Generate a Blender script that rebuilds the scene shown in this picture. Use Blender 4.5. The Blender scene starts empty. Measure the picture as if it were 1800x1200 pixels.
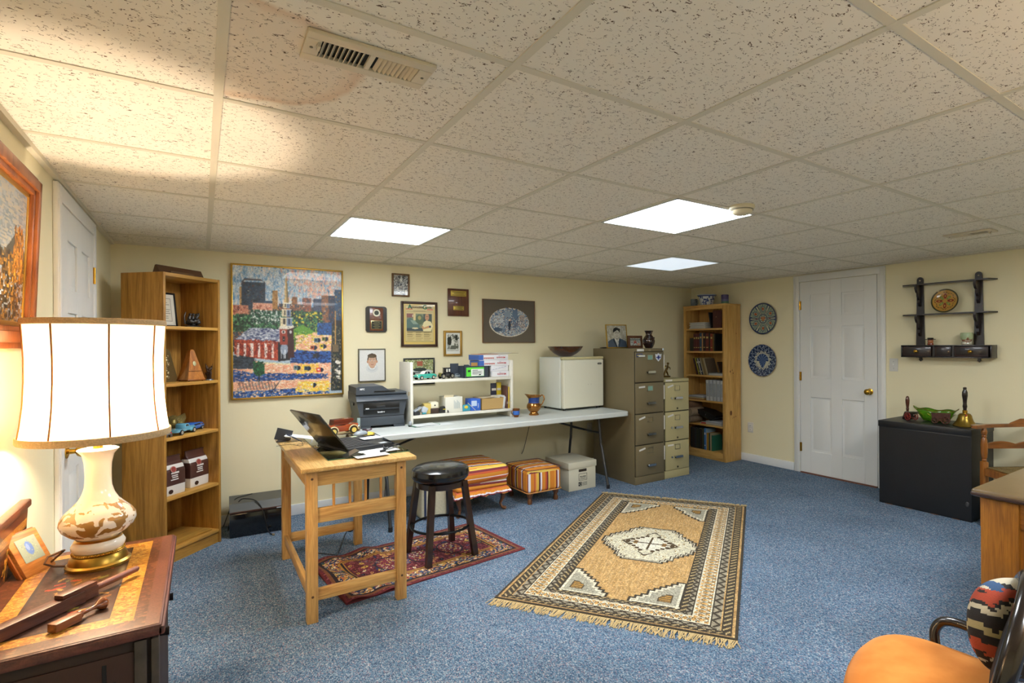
import bpy, bmesh, math, random
import numpy as np
from mathutils import Vector, Matrix

# ------------------------------------------------------------------ camera, world, exposure
S = bpy.context.scene
COL = S.collection
YAW, CAMH, CEIL = 0.5951, 1.33, 2.048
WL, WR, WB, WF = -0.504, 5.16, 4.675, -1.60      # room: left, right, back, front walls
cd = bpy.data.cameras.new('camera'); cam = bpy.data.objects.new('camera', cd); COL.objects.link(cam)
cd.sensor_width = 36.0; cd.lens = 935.11 * 36 / 1800
cd.shift_x = (900 - 986.97) / 1800; cd.shift_y = (606.41 - 600) / 1800
cd.clip_start = 0.02
cam.matrix_world = (Matrix.Translation((0, 0, CAMH)) @ Matrix.Rotation(-YAW, 4, 'Z') @ Matrix.Rotation(math.pi / 2, 4, 'X')
                    @ Matrix.Rotation(-0.0059, 4, 'Z'))
S.camera = cam
S.view_settings.view_transform = 'Standard'; S.view_settings.look = 'None'
S.view_settings.exposure = 0.5; S.view_settings.gamma = 1.0
S.view_settings.use_curve_mapping = False
wd = bpy.data.worlds.new('world'); S.world = wd; wd.use_nodes = True
wd.node_tree.nodes['Background'].inputs[0].default_value = (0.9, 0.9, 1, 1)
wd.node_tree.nodes['Background'].inputs[1].default_value = 0.3
PANEL_EMIT = 22.0
BULB = 720.0          # radiance of the table lamp's bulb

# ------------------------------------------------------------------ colour + materials
def lin(h):
    if isinstance(h, str):
        h = h.lstrip('#'); c = [int(h[i:i+2], 16) / 255 for i in (0, 2, 4)]
    else: c = list(h)
    return tuple(((x + .055) / 1.055) ** 2.4 if x > .04045 else x / 12.92 for x in c)
_M = {}
def M(hexc, rough=.5, metal=0, name=None, **kw):
    key = (hexc, rough, metal, name, tuple(sorted(kw.items())))
    if key in _M: return _M[key]
    m = bpy.data.materials.new(name or 'surface'); m.use_nodes = True
    nt = m.node_tree; b = nt.nodes['Principled BSDF']
    b.inputs['Base Color'].default_value = (*lin(hexc), 1)
    b.inputs['Roughness'].default_value = rough; b.inputs['Metallic'].default_value = metal
    if 'trans' in kw: b.inputs['Transmission Weight'].default_value = kw['trans']; b.inputs['IOR'].default_value = 1.45
    if 'coat' in kw: b.inputs['Coat Weight'].default_value = kw['coat']; b.inputs['Coat Roughness'].default_value = .08
    if 'alpha' in kw: b.inputs['Alpha'].default_value = kw['alpha']
    if kw.get('noise'):
        nz = nt.nodes.new('ShaderNodeTexNoise'); nz.inputs['Scale'].default_value = kw.get('nscale', 30); nz.inputs['Detail'].default_value = 6
        tc = nt.nodes.new('ShaderNodeTexCoord'); nt.links.new(tc.outputs['Object'], nz.inputs['Vector'])
        mx = nt.nodes.new('ShaderNodeMix'); mx.data_type = 'RGBA'; mx.blend_type = 'MULTIPLY'
        rp = nt.nodes.new('ShaderNodeValToRGB'); a = 1 - kw['noise']
        rp.color_ramp.elements[0].position = .3; rp.color_ramp.elements[0].color = (a, a, a, 1)
        rp.color_ramp.elements[1].position = .7; rp.color_ramp.elements[1].color = (1, 1, 1, 1)
        nt.links.new(nz.outputs['Fac'], rp.inputs[0]); mx.inputs[0].default_value = 1
        mx.inputs[6].default_value = (*lin(hexc), 1); nt.links.new(rp.outputs[0], mx.inputs[7]); nt.links.new(mx.outputs[2], b.inputs['Base Color'])
        if kw.get('bump'):
            bp = nt.nodes.new('ShaderNodeBump'); bp.inputs['Strength'].default_value = kw['bump']; bp.inputs['Distance'].default_value = .004
            nt.links.new(nz.outputs['Fac'], bp.inputs['Height']); nt.links.new(bp.outputs[0], b.inputs['Normal'])
    _M[key] = m
    return m
def wood(dark, light, axis='Z', rough=.45, s=1.0, coat=0):
    key = ('wood', dark, light, axis, rough, s, coat)
    if key in _M: return _M[key]
    m = bpy.data.materials.new('wood'); m.use_nodes = True; nt = m.node_tree; N = nt.nodes; Lk = nt.links.new
    b = N['Principled BSDF']; b.inputs['Roughness'].default_value = rough; b.inputs['Coat Weight'].default_value = coat
    tc = N.new('ShaderNodeTexCoord')
    def noise(al, ac, dist, det):
        mp = N.new('ShaderNodeMapping'); sc = [ac * s] * 3; sc['XYZ'.index(axis)] = al * s; mp.inputs['Scale'].default_value = sc
        n = N.new('ShaderNodeTexNoise'); n.inputs['Scale'].default_value = 1; n.inputs['Detail'].default_value = det
        n.inputs['Distortion'].default_value = dist; n.inputs['Roughness'].default_value = .6
        Lk(tc.outputs['Object'], mp.inputs[0]); Lk(mp.outputs[0], n.inputs['Vector']); return n
    n1 = noise(1.6, 20, 1.2, 4); n2 = noise(9, 260, .2, 3)
    rp = N.new('ShaderNodeValToRGB'); rp.color_ramp.elements[0].color = (*lin(dark), 1); rp.color_ramp.elements[1].color = (*lin(light), 1)
    rp.color_ramp.elements[0].position = .3; rp.color_ramp.elements[1].position = .62
    Lk(n1.outputs['Fac'], rp.inputs[0])
    r2 = N.new('ShaderNodeValToRGB'); r2.color_ramp.elements[0].color = (.62, .58, .5, 1); r2.color_ramp.elements[0].position = .36
    r2.color_ramp.elements[1].position = .56; r2.color_ramp.elements[1].color = (1, 1, 1, 1); Lk(n2.outputs['Fac'], r2.inputs[0])
    mx = N.new('ShaderNodeMix'); mx.data_type = 'RGBA'; mx.blend_type = 'MULTIPLY'; mx.inputs[0].default_value = .65
    Lk(rp.outputs[0], mx.inputs[6]); Lk(r2.outputs[0], mx.inputs[7]); Lk(mx.outputs[2], b.inputs['Base Color'])
    _M[key] = m
    return m
def attr_mat(rough=.7, coat=0, name='painted', bump=0, metal=0):
    key = ('attr', rough, coat, name, bump)
    if key in _M: return _M[key]
    m = bpy.data.materials.new(name); m.use_nodes = True; nt = m.node_tree; b = nt.nodes['Principled BSDF']
    a = nt.nodes.new('ShaderNodeAttribute'); a.attribute_name = 'Col'; nt.links.new(a.outputs['Color'], b.inputs['Base Color'])
    b.inputs['Roughness'].default_value = rough; b.inputs['Coat Weight'].default_value = coat
    if bump:
        n = nt.nodes.new('ShaderNodeTexNoise'); n.inputs['Scale'].default_value = 350; bp = nt.nodes.new('ShaderNodeBump')
        bp.inputs['Strength'].default_value = bump; bp.inputs['Distance'].default_value = .003
        tc = nt.nodes.new('ShaderNodeTexCoord'); nt.links.new(tc.outputs['Object'], n.inputs['Vector'])
        nt.links.new(n.outputs['Fac'], bp.inputs['Height']); nt.links.new(bp.outputs[0], b.inputs['Normal'])
    _M[key] = m
    return m
def emit(hexc, st):
    m = bpy.data.materials.new('light_diffuser'); m.use_nodes = True; nt = m.node_tree; b = nt.nodes['Principled BSDF']
    b.inputs['Base Color'].default_value = (.9, .9, .9, 1); b.inputs['Emission Color'].default_value = (*lin(hexc), 1); b.inputs['Emission Strength'].default_value = st
    return m

# ------------------------------------------------------------------ mesh builder
class MB:
    def __init__(s): s.bm = bmesh.new(); s.T = None
    def _new(s, vs):
        if s.T is not None: bmesh.ops.transform(s.bm, matrix=s.T, verts=vs)
        return s
    def box(s, x0, x1, y0, y1, z0, z1, b=0, seg=2):
        r = bmesh.ops.create_cube(s.bm, size=1); vs = r['verts']
        for v in vs: v.co = Vector(((x0 + x1) / 2 + v.co.x * (x1 - x0), (y0 + y1) / 2 + v.co.y * (y1 - y0), (z0 + z1) / 2 + v.co.z * (z1 - z0)))
        if b:
            es = list({e for v in vs for e in v.link_edges})
            r = bmesh.ops.bevel(s.bm, geom=es, offset=b, segments=seg, affect='EDGES', profile=.5); vs = r['verts']
        return s._new(vs)
    def bar(s, p0, p1, w, h, up=(0, 0, 1)):       # rectangular bar between two points
        p0, p1 = Vector(p0), Vector(p1); d = (p1 - p0); L = d.length; d.normalize(); u = Vector(up)
        if abs(d.dot(u)) > .95: u = Vector((0, 1, 0))
        a = d.cross(u).normalized(); c = a.cross(d)
        vs = []
        for q in (p0, p1):
            for i, j in ((-1, -1), (1, -1), (1, 1), (-1, 1)): vs.append(s.bm.verts.new(q + a * (i * w / 2) + c * (j * h / 2)))
        for f in ((0, 1, 2, 3), (7, 6, 5, 4), (0, 4, 5, 1), (1, 5, 6, 2), (2, 6, 7, 3), (3, 7, 4, 0)): s.bm.faces.new([vs[i] for i in f])
        return s._new(vs)
    def cyl(s, p0, p1, r0, r1=None, n=20):
        return s.tube([p0, p1], [r0, r0 if r1 is None else r1], n)
    def tube(s, pts, r, n=8, caps=True, closed=False):
        P = [Vector(p) for p in pts]; k = len(P); R = r if isinstance(r, (list, tuple)) else [r] * k
        rings = []; prev = None; vs = []
        for i in range(k):
            if closed: d = P[(i + 1) % k] - P[i - 1]
            else: d = P[min(i + 1, k - 1)] - P[max(i - 1, 0)]
            d.normalize()
            if prev is None:
                a = d.cross(Vector((0, 0, 1)));
                if a.length < .1: a = d.cross(Vector((1, 0, 0)))
            else: a = prev - d * prev.dot(d)
            a.normalize(); prev = a; c = d.cross(a)
            ring = [s.bm.verts.new(P[i] + (a * math.cos(t) + c * math.sin(t)) * R[i]) for t in [2 * math.pi * j / n for j in range(n)]]
            rings.append(ring); vs += ring
        for i in range(k if closed else k - 1):
            A, B = rings[i], rings[(i + 1) % k]
            for j in range(n): s.bm.faces.new((A[j], A[(j + 1) % n], B[(j + 1) % n], B[j]))
        if caps and not closed:
            s.bm.faces.new(rings[0][::-1]); s.bm.faces.new(rings[-1])
        return s._new(vs)
    def lathe(s, prof, c=(0, 0, 0), n=32, sx=1, sy=1, close=True):
        vs = []; rings = []
        for r, z in prof:
            if r < 1e-6: ring = [s.bm.verts.new((c[0], c[1], c[2] + z))]
            else: ring = [s.bm.verts.new((c[0] + sx * r * math.cos(2 * math.pi * j / n), c[1] + sy * r * math.sin(2 * math.pi * j / n), c[2] + z)) for j in range(n)]
            rings.append(ring); vs += ring
        for A, B in zip(rings, rings[1:]):
            for j in range(n):
                a, b2 = A[j % len(A)], A[(j + 1) % len(A)]; d, e = B[j % len(B)], B[(j + 1) % len(B)]
                f = [a, b2, e, d]; g = []
                for v in f:
                    if v not in g: g.append(v)
                if len(g) > 2: s.bm.faces.new(g)
        if close:
            for R, rev in ((rings[0], True), (rings[-1], False)):
                if len(R) > 2: s.bm.faces.new(R[::-1] if rev else R)
        return s._new(vs)
    def prism(s, pts, a0, a1, plane='XZ'):
        def P(p, a):
            return {'XZ': (p[0], a, p[1]), 'XY': (p[0], p[1], a), 'YZ': (a, p[0], p[1])}[plane]
        A = [s.bm.verts.new(P(p, a0)) for p in pts]; B = [s.bm.verts.new(P(p, a1)) for p in pts]; n = len(pts)
        s.bm.faces.new(A[::-1]); s.bm.faces.new(B)
        for i in range(n): s.bm.faces.new((A[i], A[(i + 1) % n], B[(i + 1) % n], B[i]))
        return s._new(A + B)
    def ball(s, c, r, n=16):
        r = (r, r, r) if not isinstance(r, (tuple, list)) else r
        q = bmesh.ops.create_uvsphere(s.bm, u_segments=n, v_segments=max(6, n // 2), radius=1)
        for v in q['verts']: v.co = Vector((c[0] + v.co.x * r[0], c[1] + v.co.y * r[1], c[2] + v.co.z * r[2]))
        return s._new(q['verts'])
    def loft(s, secs, caps=True):                # list of equal-length closed rings of points
        R = [[s.bm.verts.new(p) for p in ring] for ring in secs]; n = len(R[0])
        for A, B in zip(R, R[1:]):
            for j in range(n): s.bm.faces.new((A[j], A[(j + 1) % n], B[(j + 1) % n], B[j]))
        if caps: s.bm.faces.new(R[0][::-1]); s.bm.faces.new(R[-1])
        return s._new([v for r in R for v in r])
    def build(s, name, mat, parent=None, ang=38, sub=0):
        bmesh.ops.recalc_face_normals(s.bm, faces=s.bm.faces)
        me = bpy.data.meshes.new(name); s.bm.to_mesh(me); s.bm.free()
        me.polygons.foreach_set('use_smooth', [True] * len(me.polygons)); me.set_sharp_from_angle(angle=math.radians(ang))
        o = bpy.data.objects.new(name, me); COL.objects.link(o)
        if mat: me.materials.append(mat)
        if parent: o.parent = parent
        if sub:
            md = o.modifiers.new('sub', 'SUBSURF'); md.levels = md.render_levels = sub
        return o
def smooth(pts, k=6):                             # Catmull-Rom curve through points
    P = [Vector(p) for p in pts]; P = [P[0] * 2 - P[1]] + P + [P[-1] * 2 - P[-2]]; out = []
    for i in range(1, len(P) - 2):
        a, b, c, d = P[i - 1:i + 3]
        for q in range(k):
            t = q / k; out.append(.5 * ((2 * b) + (c - a) * t + (2 * a - 5 * b + 4 * c - d) * t * t + (3 * b - a - 3 * c + d) * t ** 3))
    return out + [P[-2]]
def rrect(w, h, r, n=4, cx=0, cy=0):              # rounded rectangle outline
    out = []
    for sx, sy, a0 in ((1, 1, 0), (-1, 1, 90), (-1, -1, 180), (1, -1, 270)):
        for i in range(n + 1):
            a = math.radians(a0 + 90 * i / n); out.append((cx + sx * (w / 2 - r) + r * math.cos(a), cy + sy * (h / 2 - r) + r * math.sin(a)))
    return out
def thing(name, label, cat, loc=(0, 0, 0), rz=0, group=None, rot=None):
    o = bpy.data.objects.new(name, None); COL.objects.link(o); o.empty_display_size = .05
    o.location = loc; o.rotation_euler = rot or (0, 0, rz)
    return tag(o, label, cat, group)
def tag(o, label, cat, group=None):
    o['label'] = label; o['category'] = cat
    if group: o['group'] = group
    return o
def struct(o): o['kind'] = 'structure'; return o
def text(s, size, mat, parent, loc, rot=(math.pi / 2, 0, 0), name='lettering', depth=.0004, sx=1, align='CENTER', bold=0):
    cu = bpy.data.curves.new(name, 'FONT'); cu.body = s; cu.size = size; cu.extrude = depth; cu.align_x = align; cu.offset = bold
    t = bpy.data.objects.new(name, cu); COL.objects.link(t)
    me = bpy.data.meshes.new_from_object(t.evaluated_get(bpy.context.evaluated_depsgraph_get()))
    COL.objects.unlink(t); bpy.data.objects.remove(t)
    me.transform(Matrix.Diagonal((sx, 1, 1, 1)))
    o = bpy.data.objects.new(name, me); COL.objects.link(o); me.materials.clear(); me.materials.append(mat)
    o.location = loc; o.rotation_euler = rot; o.parent = parent
    return o

# ------------------------------------------------------------------ painted surfaces (colour drawn per face)
rng = np.random.default_rng(7)
class Img:                                         # u right, v up, both 0..1
    def __init__(s, w, h, bg):
        s.w, s.h = w, h; s.a = np.zeros((h, w, 3)); s.a[:] = s.c(bg)
        s.U, s.V = np.meshgrid((np.arange(w) + .5) / w, (np.arange(h) + .5) / h)
    def c(s, h):
        if isinstance(h, str): h = h.lstrip('#'); return np.array([int(h[i:i+2], 16) / 255 for i in (0, 2, 4)])
        return np.array(h)
    def put(s, m, col): s.a[m] = s.c(col)
    def rect(s, x0, y0, x1, y1, col): s.put((s.U >= x0) & (s.U <= x1) & (s.V >= y0) & (s.V <= y1), col); return s
    def ell(s, cx, cy, rx, ry, col): s.put(((s.U - cx) / rx) ** 2 + ((s.V - cy) / ry) ** 2 <= 1, col); return s
    def inside(s, pts):
        m = np.zeros(s.U.shape, bool); n = len(pts)
        for i in range(n):
            (x0, y0), (x1, y1) = pts[i], pts[(i + 1) % n]
            if y0 == y1: continue
            c = ((s.V >= min(y0, y1)) & (s.V < max(y0, y1))) & (s.U < x0 + (s.V - y0) / (y1 - y0) * (x1 - x0)); m ^= c
        return m
    def poly(s, pts, col): s.put(s.inside(pts), col); return s
    def line(s, pts, wd, col):
        for (x0, y0), (x1, y1) in zip(pts, pts[1:]):
            dx, dy = x1 - x0, y1 - y0; L = dx * dx + dy * dy + 1e-12
            t = np.clip(((s.U - x0) * dx + (s.V - y0) * dy) / L, 0, 1)
            s.put((s.U - x0 - t * dx) ** 2 + (s.V - y0 - t * dy) ** 2 < (wd / 2) ** 2, col)
        return s
    def dabs(s, n, x0, y0, x1, y1, cols, sx=.01, sy=.01, mask=None):
        for _ in range(n):
            x, y = rng.uniform(x0, x1), rng.uniform(y0, y1); j, i = int(y * s.h), int(x * s.w)
            if not (0 <= j < s.h and 0 <= i < s.w): continue
            if mask is not None and not mask[j, i]: continue
            a, b = max(1, int(sx * s.w * rng.uniform(.5, 1.5))), max(1, int(sy * s.h * rng.uniform(.5, 1.5)))
            s.a[j:j + b, i:i + a] = s.c(cols[rng.integers(len(cols))])
        return s
    def blur(s, k=1, mix=.6):
        for _ in range(k):
            p = np.pad(s.a, ((1, 1), (1, 1), (0, 0)), 'edge'); q = sum(p[i:i + s.h, j:j + s.w] for i in range(3) for j in range(3)) / 9; s.a = s.a * (1 - mix) + q * mix
        return s
    def grain(s, k): s.a = np.clip(s.a * (1 + rng.normal(0, k, s.a.shape[:2])[..., None]), 0, 1); return s
def canvas(img, w, h, name, parent, loc=(0, 0, 0), rot=(0, 0, 0), rough=.6, coat=0, bump=0, zf=None, plane='XZ', mat=None, mask=None):
    nx, ny = img.w, img.h; xs = np.linspace(-w / 2, w / 2, nx + 1); ys = np.linspace(-h / 2, h / 2, ny + 1)
    X, Y = np.meshgrid(xs, ys); Zv = zf(X, Y) if zf else np.zeros_like(X)
    co = np.stack([X, -Zv, Y] if plane == 'XZ' else [X, Y, Zv], -1).reshape(-1, 3)
    j, i = np.meshgrid(np.arange(ny), np.arange(nx), indexing='ij'); a = (j * (nx + 1) + i).ravel()
    F = np.stack([a, a + 1, a + nx + 2, a + nx + 1], 1); C = img.a.reshape(-1, 3)
    if mask is not None: k = mask.ravel(); F = F[k]; C = C[k]
    me = bpy.data.meshes.new(name); me.from_pydata(co.tolist(), [], F.tolist())
    C = np.where(C > .04045, ((C + .055) / 1.055) ** 2.4, C / 12.92)
    at = me.color_attributes.new('Col', 'FLOAT_COLOR', 'CORNER')
    at.data.foreach_set('color', np.repeat(np.concatenate([C, np.ones((len(C), 1))], 1), 4, axis=0).ravel().astype(np.float32))
    me.materials.append(mat or attr_mat(rough, coat, 'painted', bump)); me.update()
    if zf: me.polygons.foreach_set('use_smooth', [True] * len(me.polygons))
    o = bpy.data.objects.new(name, me); COL.objects.link(o); o.location = loc; o.rotation_euler = rot; o.parent = parent
    return o
def paint(o, fn, rough=.5, coat=0, bump=0):        # colour every face from its local centre: fn(x,y,z)->rgb array
    me = o.data; n = len(me.polygons); c = np.zeros(n * 3); me.polygons.foreach_get('center', c); c = c.reshape(-1, 3)
    C = fn(c[:, 0], c[:, 1], c[:, 2]); C = np.where(C > .04045, ((np.clip(C, 0, 1) + .055) / 1.055) ** 2.4, np.clip(C, 0, 1) / 12.92)
    ls = np.zeros(n, int); me.polygons.foreach_get('loop_total', ls)
    at = me.color_attributes.new('Col', 'FLOAT_COLOR', 'CORNER')
    at.data.foreach_set('color', np.repeat(np.concatenate([C, np.ones((n, 1))], 1), ls, axis=0).ravel().astype(np.float32))
    me.materials.clear(); me.materials.append(attr_mat(rough, coat, 'painted', bump)); return o

PI = math.pi
CREAM = '#E9DDB0'
WHITE = M('#E6E6E2', .45)
BRASS = M('#C89B3C', .25, 1)
BLACKM = M('#101114', .35)
CHROME = M('#C9CCCE', .2, 1)
# ================================================================== THE ROOM
def wall_mat():
    m = bpy.data.materials.new('cream_paint'); m.use_nodes = True; nt = m.node_tree; b = nt.nodes['Principled BSDF']
    b.inputs['Base Color'].default_value = (*lin('#EBE2BE'), 1); b.inputs['Roughness'].default_value = .75
    tc = nt.nodes.new('ShaderNodeTexCoord'); n = nt.nodes.new('ShaderNodeTexNoise'); n.inputs['Scale'].default_value = 60; n.inputs['Detail'].default_value = 5
    bp = nt.nodes.new('ShaderNodeBump'); bp.inputs['Strength'].default_value = .12; bp.inputs['Distance'].default_value = .004
    nt.links.new(tc.outputs['Object'], n.inputs['Vector']); nt.links.new(n.outputs['Fac'], bp.inputs['Height']); nt.links.new(bp.outputs[0], b.inputs['Normal'])
    return m
WALLM = wall_mat()
def carpet_mat():
    m = bpy.data.materials.new('carpet'); m.use_nodes = True; nt = m.node_tree; N = nt.nodes; Lk = nt.links.new; b = N['Principled BSDF']
    b.inputs['Roughness'].default_value = .95; b.inputs['Specular IOR Level'].default_value = .1
    tc = N.new('ShaderNodeTexCoord')
    mp = N.new('ShaderNodeMapping'); mp.inputs['Scale'].default_value = (260, 170, 1)
    vo = N.new('ShaderNodeTexVoronoi'); vo.inputs['Scale'].default_value = 1; vo.inputs['Randomness'].default_value = .75
    Lk(tc.outputs['Object'], mp.inputs[0]); Lk(mp.outputs[0], vo.inputs['Vector'])
    rp = N.new('ShaderNodeValToRGB'); el = rp.color_ramp.elements
    cols = [(0, '#364C66'), (.22, '#4C6A86'), (.45, '#6886A0'), (.62, '#8A9EAE'), (.75, '#4A6480'), (.84, '#94808C'), (.92, '#B4BEC6'), (1, '#587490')]
    el[0].position = 0; el[0].color = (*lin(cols[0][1]), 1); el[1].position = 1; el[1].color = (*lin(cols[-1][1]), 1)
    for p, c in cols[1:-1]: e = el.new(p); e.color = (*lin(c), 1)
    sx = N.new('ShaderNodeSeparateColor'); Lk(vo.outputs['Color'], sx.inputs[0]); Lk(sx.outputs[0], rp.inputs[0])
    n = N.new('ShaderNodeTexNoise'); n.inputs['Scale'].default_value = 2.2; n.inputs['Detail'].default_value = 3; Lk(tc.outputs['Object'], n.inputs['Vector'])
    r2 = N.new('ShaderNodeValToRGB'); r2.color_ramp.elements[0].position = .35; r2.color_ramp.elements[0].color = (.82, .82, .82, 1); r2.color_ramp.elements[1].position = .65; r2.color_ramp.elements[1].color = (1, 1, 1, 1)
    Lk(n.outputs['Fac'], r2.inputs[0]); mx = N.new('ShaderNodeMix'); mx.data_type = 'RGBA'; mx.blend_type = 'MULTIPLY'; mx.inputs[0].default_value = 1
    Lk(rp.outputs[0], mx.inputs[6]); Lk(r2.outputs[0], mx.inputs[7]); Lk(mx.outputs[2], b.inputs['Base Color'])
    bp = N.new('ShaderNodeBump'); bp.inputs['Strength'].default_value = .6; bp.inputs['Distance'].default_value = .004; bp.invert = True
    Lk(vo.outputs['Distance'], bp.inputs['Height']); Lk(bp.outputs[0], b.inputs['Normal'])
    return m
GX, GY, GP = 0.0436, 0.569, 0.6251                 # ceiling grid origin and pitch
def ceiling_mat():
    m = bpy.data.materials.new('ceiling_tile'); m.use_nodes = True; nt = m.node_tree; N = nt.nodes; Lk = nt.links.new; b = N['Principled BSDF']
    b.inputs['Roughness'].default_value = .85; b.inputs['Specular IOR Level'].default_value = .2
    tc = N.new('ShaderNodeTexCoord')
    def mth(op, a, bb=None, c=None):
        x = N.new('ShaderNodeMath'); x.operation = op
        for i, v in enumerate((a, bb, c)):
            if v is None: continue
            if isinstance(v, (int, float)): x.inputs[i].default_value = v
            else: Lk(v, x.inputs[i])
        return x.outputs[0]
    sp = N.new('ShaderNodeSeparateXYZ'); Lk(tc.outputs['Object'], sp.inputs[0])
    tx = mth('FLOOR', mth('DIVIDE', mth('SUBTRACT', sp.outputs[0], GX), GP)); ty = mth('FLOOR', mth('DIVIDE', mth('SUBTRACT', sp.outputs[1], GY), GP))
    cb = N.new('ShaderNodeCombineXYZ'); Lk(tx, cb.inputs[0]); Lk(ty, cb.inputs[1])
    wn = N.new('ShaderNodeTexWhiteNoise'); wn.noise_dimensions = '2D'; Lk(cb.outputs[0], wn.inputs['Vector'])
    off = N.new('ShaderNodeVectorMath'); off.operation = 'MULTIPLY_ADD'; Lk(wn.outputs['Color'], off.inputs[0]); off.inputs[1].default_value = (7, 7, 7); Lk(tc.outputs['Object'], off.inputs[2])
    def nz(scale, det, dist=0, rot=0):
        mp = N.new('ShaderNodeMapping'); mp.inputs['Scale'].default_value = scale; mp.inputs['Rotation'].default_value = (0, 0, rot)
        n = N.new('ShaderNodeTexNoise'); n.inputs['Scale'].default_value = 1; n.inputs['Detail'].default_value = det; n.inputs['Distortion'].default_value = dist
        Lk(off.outputs[0], mp.inputs[0]); Lk(mp.outputs[0], n.inputs['Vector']); return n.outputs['Fac']
    a = nz((45, 95, 1), 1.5, .8); mask = nz((60, 60, 1), 1, 0, .5)
    worm = mth('MULTIPLY', mth('LESS_THAN', mth('ABSOLUTE', mth('SUBTRACT', a, .5)), .018), mth('GREATER_THAN', mask, .56))
    vo = N.new('ShaderNodeTexVoronoi'); vo.inputs['Scale'].default_value = 105; Lk(off.outputs[0], vo.inputs['Vector'])
    sc = N.new('ShaderNodeSeparateColor'); Lk(vo.outputs['Color'], sc.inputs[0])
    pin = mth('MULTIPLY', mth('LESS_THAN', vo.outputs['Distance'], .17), mth('GREATER_THAN', sc.outputs[0], .62))
    holes = mth('MAXIMUM', worm, pin)
    # brown water stain ring on the tile beside the vent
    sn = N.new('ShaderNodeTexNoise'); sn.inputs['Scale'].default_value = 7; sn.inputs['Detail'].default_value = 4; Lk(tc.outputs['Object'], sn.inputs['Vector'])
    dx = mth('SUBTRACT', sp.outputs[0], 0.03); dy = mth('SUBTRACT', sp.outputs[1], 1.52)
    dist = mth('SQRT', mth('ADD', mth('MULTIPLY', mth('MULTIPLY', dx, dx), 1.0), mth('MULTIPLY', dy, mth('MULTIPLY', dy, 1.6))))
    dist = mth('ADD', dist, mth('MULTIPLY', mth('SUBTRACT', sn.outputs['Fac'], .5), .12))
    ring = N.new('ShaderNodeValToRGB'); Lk(dist, ring.inputs[0]); e = ring.color_ramp.elements
    e[0].position = 0; e[0].color = (.22, .22, .22, 1); e[1].position = .35; e[1].color = (0, 0, 0, 1)
    k = e.new(.28); k.color = (.3, .3, .3, 1); k = e.new(.325); k.color = (.75, .75, .75, 1)
    tone = N.new('ShaderNodeMix'); tone.data_type = 'RGBA'; tone.inputs[6].default_value = (*lin('#F2ECDD'), 1); tone.inputs[7].default_value = (*lin('#C98F4E'), 1); Lk(mth('MULTIPLY', mth('MULTIPLY', ring.outputs[0], .55), mth('GREATER_THAN', sp.outputs[0], GX)), tone.inputs[0])
    mx = N.new('ShaderNodeMix'); mx.data_type = 'RGBA'; Lk(holes, mx.inputs[0]); Lk(tone.outputs[2], mx.inputs[6]); mx.inputs[7].default_value = (*lin('#6A5844'), 1)
    Lk(mx.outputs[2], b.inputs['Base Color'])
    bp = N.new('ShaderNodeBump'); bp.inputs['Strength'].default_value = .5; bp.inputs['Distance'].default_value = .003; bp.invert = True; Lk(holes, bp.inputs['Height']); Lk(bp.outputs[0], b.inputs['Normal'])
    return m
struct(MB().box(WL - .1, WR + .1, WF - .1, WB + .1, -.1, 0).build('floor', carpet_mat()))
struct(MB().box(WL - .1, WR + .1, WF - .1, WB + .1, CEIL, CEIL + .08).build('ceiling', ceiling_mat()))
struct(MB().box(WL, WR, WB, WB + .1, 0, CEIL).build('wall_back', WALLM))
struct(MB().box(WL, WR, WF - .1, WF, 0, CEIL).build('wall_front', WALLM))
struct(MB().box(WL - .1, WL, WF, WB, 0, CEIL).build('wall_left', WALLM))
struct(MB().box(WR, WR + .1, WF, WB, 0, CEIL).build('wall_right', WALLM))
GRID = M('#D9D3BF', .5)
g = MB()
k = 0
for i in range(-1, 10):
    x = GX + GP * i
    if WL + .05 < x < WR: g.box(x - .0115, x + .0115, WF, WB, CEIL - .0035, CEIL - .0002)
for j in range(-4, 8):
    y = GY + GP * j
    if WF < y < WB: g.box(WL, WR, y - .0115, y + .0115, CEIL - .003, CEIL - .0002)
struct(g.build('trim_1', GRID))
g = MB()                                           # wall angle moulding
g.box(WL, WR, WB - .02, WB, CEIL - .012, CEIL - .0005); g.box(WL, WL + .02, WF, WB, CEIL - .02, CEIL - .0005)
g.box(WR - .02, WR, WF, WB, CEIL - .008, CEIL - .0005)
struct(g.build('trim_2', GRID))
BASE = M('#E4E6E6', .4)
def baseboard(name, x0, x1, y0, y1): struct(MB().box(x0, x1, y0, y1, 0, .085, .004).build(name, BASE))
baseboard('baseboard_back', WL, WR, WB - .014, WB)
baseboard('baseboard_left', WL, WL + .014, WF, 2.95)
baseboard('baseboard_right', WR - .014, WR, 3.262, WB - .014)
baseboard('baseboard_right_front', WR - .014, WR, WF, 2.345)

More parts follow.
